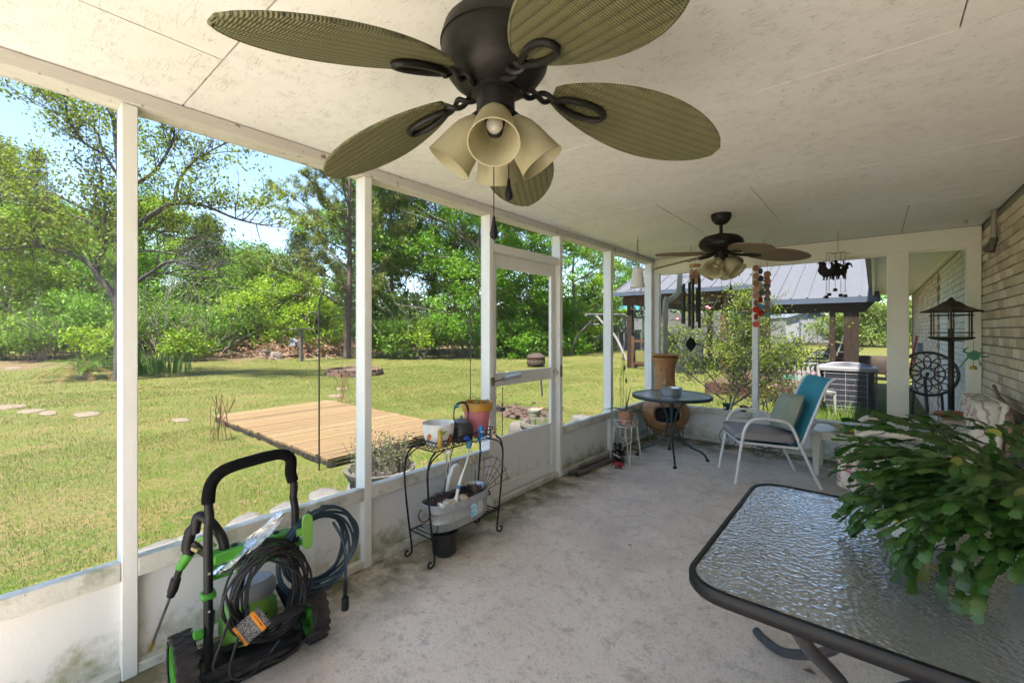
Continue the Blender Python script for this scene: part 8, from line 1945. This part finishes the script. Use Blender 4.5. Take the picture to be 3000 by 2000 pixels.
part('rail', MB().bar(Q(1806, 929, -.02), Q(1888, 929, -.02), .07, .07), M_pg, pt_, smooth=None); part('panel', MB().prism([(1858, 966), (1880, 966), (1880, 934), (1858, 934)], .04, lambda x, y, z: Q(x, y, -.08 + z)), mat('pale_grey_panel', (.10, .10, .11), .6), pt_, smooth=None); part('lower_wall', MB().prism([(1808, 1030), (1886, 1030), (1886, 978), (1808, 978)], .05, lambda x, y, z: Q(x, y, .9 + z)), M_pg, pt_, smooth=None)
sw_ = thing('swing_frame', 'grey tubular swing frame with bowed legs on the lawn', 'swing', G(1672, 1042, GZ)); g0, g1 = G(1672, 1042, GZ), G(1836, 1056, GZ); apx = AD(1748, 926, 26.5); M_sw = mat('pale_grey_tube', (.10, .095, .09), .6, spec=.12)
part('leg', MB().tube(spline([g0, g0.lerp(apx, .35) + R_*(-.15) + Vector((0, 0, .35)), g0.lerp(apx, .7) + Vector((0, 0, .25)), apx], 5), .075, 8), M_sw, sw_); part('leg', MB().tube(spline([g1, g1.lerp(apx, .4) + R_*.1 + Vector((0, 0, .25)), g1.lerp(apx, .75) + Vector((0, 0, .15)), apx], 5), .075, 8), M_sw, sw_)
part('beam', MB().tube([AD(1716, 922, 25.5), AD(1830, 922, 32.0)], .085, 8), M_sw, sw_); part('brace', MB().tube([AD(1728, 950, 26.4), AD(1800, 950, 26.0)], .05, 7), M_sw, sw_)
gf0 = thing('board_fence', 'weathered grey board fence beyond the pavilion', 'fence', AD(2000, 990, 36).xy.to_3d() + Vector((0, 0, gz(0, 40)))); S = 36/F_; o0 = AD(2020, 969, 36); Q = lambda px, py, b_=0.0: Vector((o0.x, o0.y, 0)) + R_*((px - 2020)*S) + B_*b_ + Vector((0, 0, CAMH + (HY_ - py)*S)); M_fw = mat('silver_fence_wood', (.10, .095, .10), .85, col2=(.07, .066, .07), scale=8, stretch=(.2, 1, 1), spec=.12)
for k, (ya_, yb_) in enumerate(((936, 917), (957, 939), (978, 960), (998, 981))): part('board', MB().prism([(1963, ya_), (2130, ya_ - 3), (2130, yb_ - 3), (1963, yb_)], .05, lambda x, y, z: Q(x, y, z)), M_fw, gf0, smooth=None)
for px in (1963, 2020, 2075, 2130): part('post', MB().bar(Q(px, 1020, .1), Q(px, 900, .1), .14, .14), M_fw, gf0, smooth=None)
def lump(px, py, d, w_, h, m_, lab, nm, cat, seed):
    p = AD(px, py, d); p.z = gz(p.x, p.y); solo(nm, rock(p, w_/2, w_/2*.8, h, seed, 16), m_, lab, cat, smooth=60, loc=p)
lump(1762, 1030, 33, .8, 1.0, mat('dark_green_bin', (.015, .03, .03), .5, spec=.12), 'dark green domed bin on the lawn by the swing frame', 'storage_bin', 'bin', 71); lump(2018, 1075, 16.5, 1.1, 1.15, mat('black_tarp', (.02, .022, .028), .45, bump=2, bscale=6, spec=.12), 'grill wrapped in a black cover under the pavilion', 'covered_grill', 'grill', 72); lump(1948, 1060, 20, 1.2, 1.4, MATS['black_tarp'], 'shorter black covered heap left of the covered grill', 'covered_heap', 'heap', 73)
wg = G(2565, 1110, GZ); t = thing('garden_cart', 'dark garden cart heaped with a brown tarp beyond the air conditioner', 'cart', wg); part('load', rock((wg.x, wg.y, GZ + .3), .55, .5, .45, 81, 16), mat('brown_tarp', (.035, .025, .02), .7, bump=2, bscale=8, spec=.12), t, smooth=60); part('bed', MB().box((wg.x - .5, wg.y - .4, GZ + .2), (wg.x + .5, wg.y + .4, GZ + .34)), M_wire, t, smooth=None)
for a in (-1, 1):
    for b_ in (-1, 1): part('wheel', MB().lathe([(.13, -.04), (.15, -.03), (.15, .03), (.13, .04)], 20, mat=Matrix.Translation((wg.x + a*.38, wg.y + b_*.44, GZ + .15)) @ Matrix.Rotation(math.pi/2, 4, 'X')), M_rub, t)
part('handle', MB().tube([wg + Vector((-.5, -.2, .3)), wg + Vector((-.45, -.5, .9))], .02, 7).tube([wg + Vector((-.6, -.55, 1.02)), wg + Vector((-.45, -.5, .9)), wg + Vector((-.3, -.55, 1.02)), wg + Vector((-.6, -.55, 1.02))], .018, 7), M_blk, t)
# against the house wall beyond the porch
it = Vector((.50, 7.2, .93)); t = thing('iron_table', 'round lacy black iron bistro table tipped on its side by the house', 'table', (.50, 7.2, GZ)); IM = Matrix.Translation(it) @ Matrix.Rotation(YAW*.15 - .1, 4, 'Z') @ Matrix.Rotation(math.radians(74), 4, 'X')
part('rim', MB().tube([IM @ Vector((.26*math.cos(2*math.pi*k/40), .26*math.sin(2*math.pi*k/40), 0)) for k in range(40)], .017, 8, closed=True), M_wire, t); lac = MB()
for k in range(12):
    a = 2*math.pi*k/12; q = lambda r_, o: IM @ Vector((r_*math.cos(a + o), r_*math.sin(a + o), 0)); lac.tube(spline([q(.06, 0), q(.13, .25), q(.20, .1), q(.24, -.15)], 4), .007, 5); lac.tube(spline([q(.06, 0), q(.12, -.25), q(.19, -.12), q(.24, .15)], 4), .007, 5)
for r_ in (.06, .15): lac.tube([IM @ Vector((r_*math.cos(2*math.pi*k/28), r_*math.sin(2*math.pi*k/28), 0)) for k in range(28)], .008, 5, closed=True)
part('lattice', lac, M_wire, t); part('pedestal', MB().tube([IM @ Vector((0, 0, 0)), IM @ Vector((0, -.02, -.35)), (it.x + .05, it.y + .3, GZ + .02)], .018, 8), M_wire, t)
for dx in (-.12, .12): part('leg', MB().tube([it + Vector((dx, .02, -.22)), it + Vector((dx*1.4, .05, GZ - it.z))], .014, 8), M_wire, t)
solo('shovel_handle', MB().tube([AX(2664, 1095, XR - .10), AX(2686, 985, XR - .02)], .022, 8), mat('red_handle', (.42, .04, .035), .5), 'red tool handle leaning against the house wall', 'tool', loc=AX(2664, 1095, XR - .10)); solo('rake_handle', MB().tube([AX(2668, 1110, XR - .12), AX(2682, 1050, XR - .03)], .018, 8), mat('yellow_handle', (.55, .38, .03), .5), 'yellow tool handle leaning next to the red one', 'tool', loc=AX(2668, 1110, XR - .12))
p = AX(2703, 1021, XR); solo('meter_box', MB().box((XR - .09, p.y - .12, p.z - .11), (XR - .005, p.y + .12, p.z + .12)), mat('blue_grey_box', (.12, .15, .20), .5), 'blue-grey electrical box on the house wall', 'box', loc=p, bevel=.01)
gq = AY(1990, 850, YB + .30); t = thing('downspout', 'pale painted downspout elbow outside the porch corner', 'gutter pipe', (gq.x, YB + .3, 1.9)); part('pipe', MB().tube(spline([(gq.x, YB + .34, 2.42), (gq.x - .01, YB + .33, 2.08), (gq.x - .05, YB + .28, 1.94), (gq.x - .13, YB + .20, 1.86), (gq.x - .15, YB + .17, 1.70), (gq.x - .15, YB + .17, GZ)], 4), .045, 10, squash=.75), mat('grimy_downspout', (.55, .55, .45), .5, col2=(.35, .37, .28), scale=5), t)
wd = thing('weed_patch', 'patch of tall green weeds in front of the air conditioner', 'weeds', (-.25, 9.6, GZ)); n = 900; P = nrg.normal(0, 1, (n, 2))*np.array([.55, .8]); co, tr = blades(P[:, 0], P[:, 1], np.zeros(n), nrg.uniform(.08, .34, n), .012, .6); np_mesh('blades', co, tr, leaf_mat('weed_blade', [(.04, .10, .012), (.07, .14, .018), (.11, .14, .03)]), wd, 3)
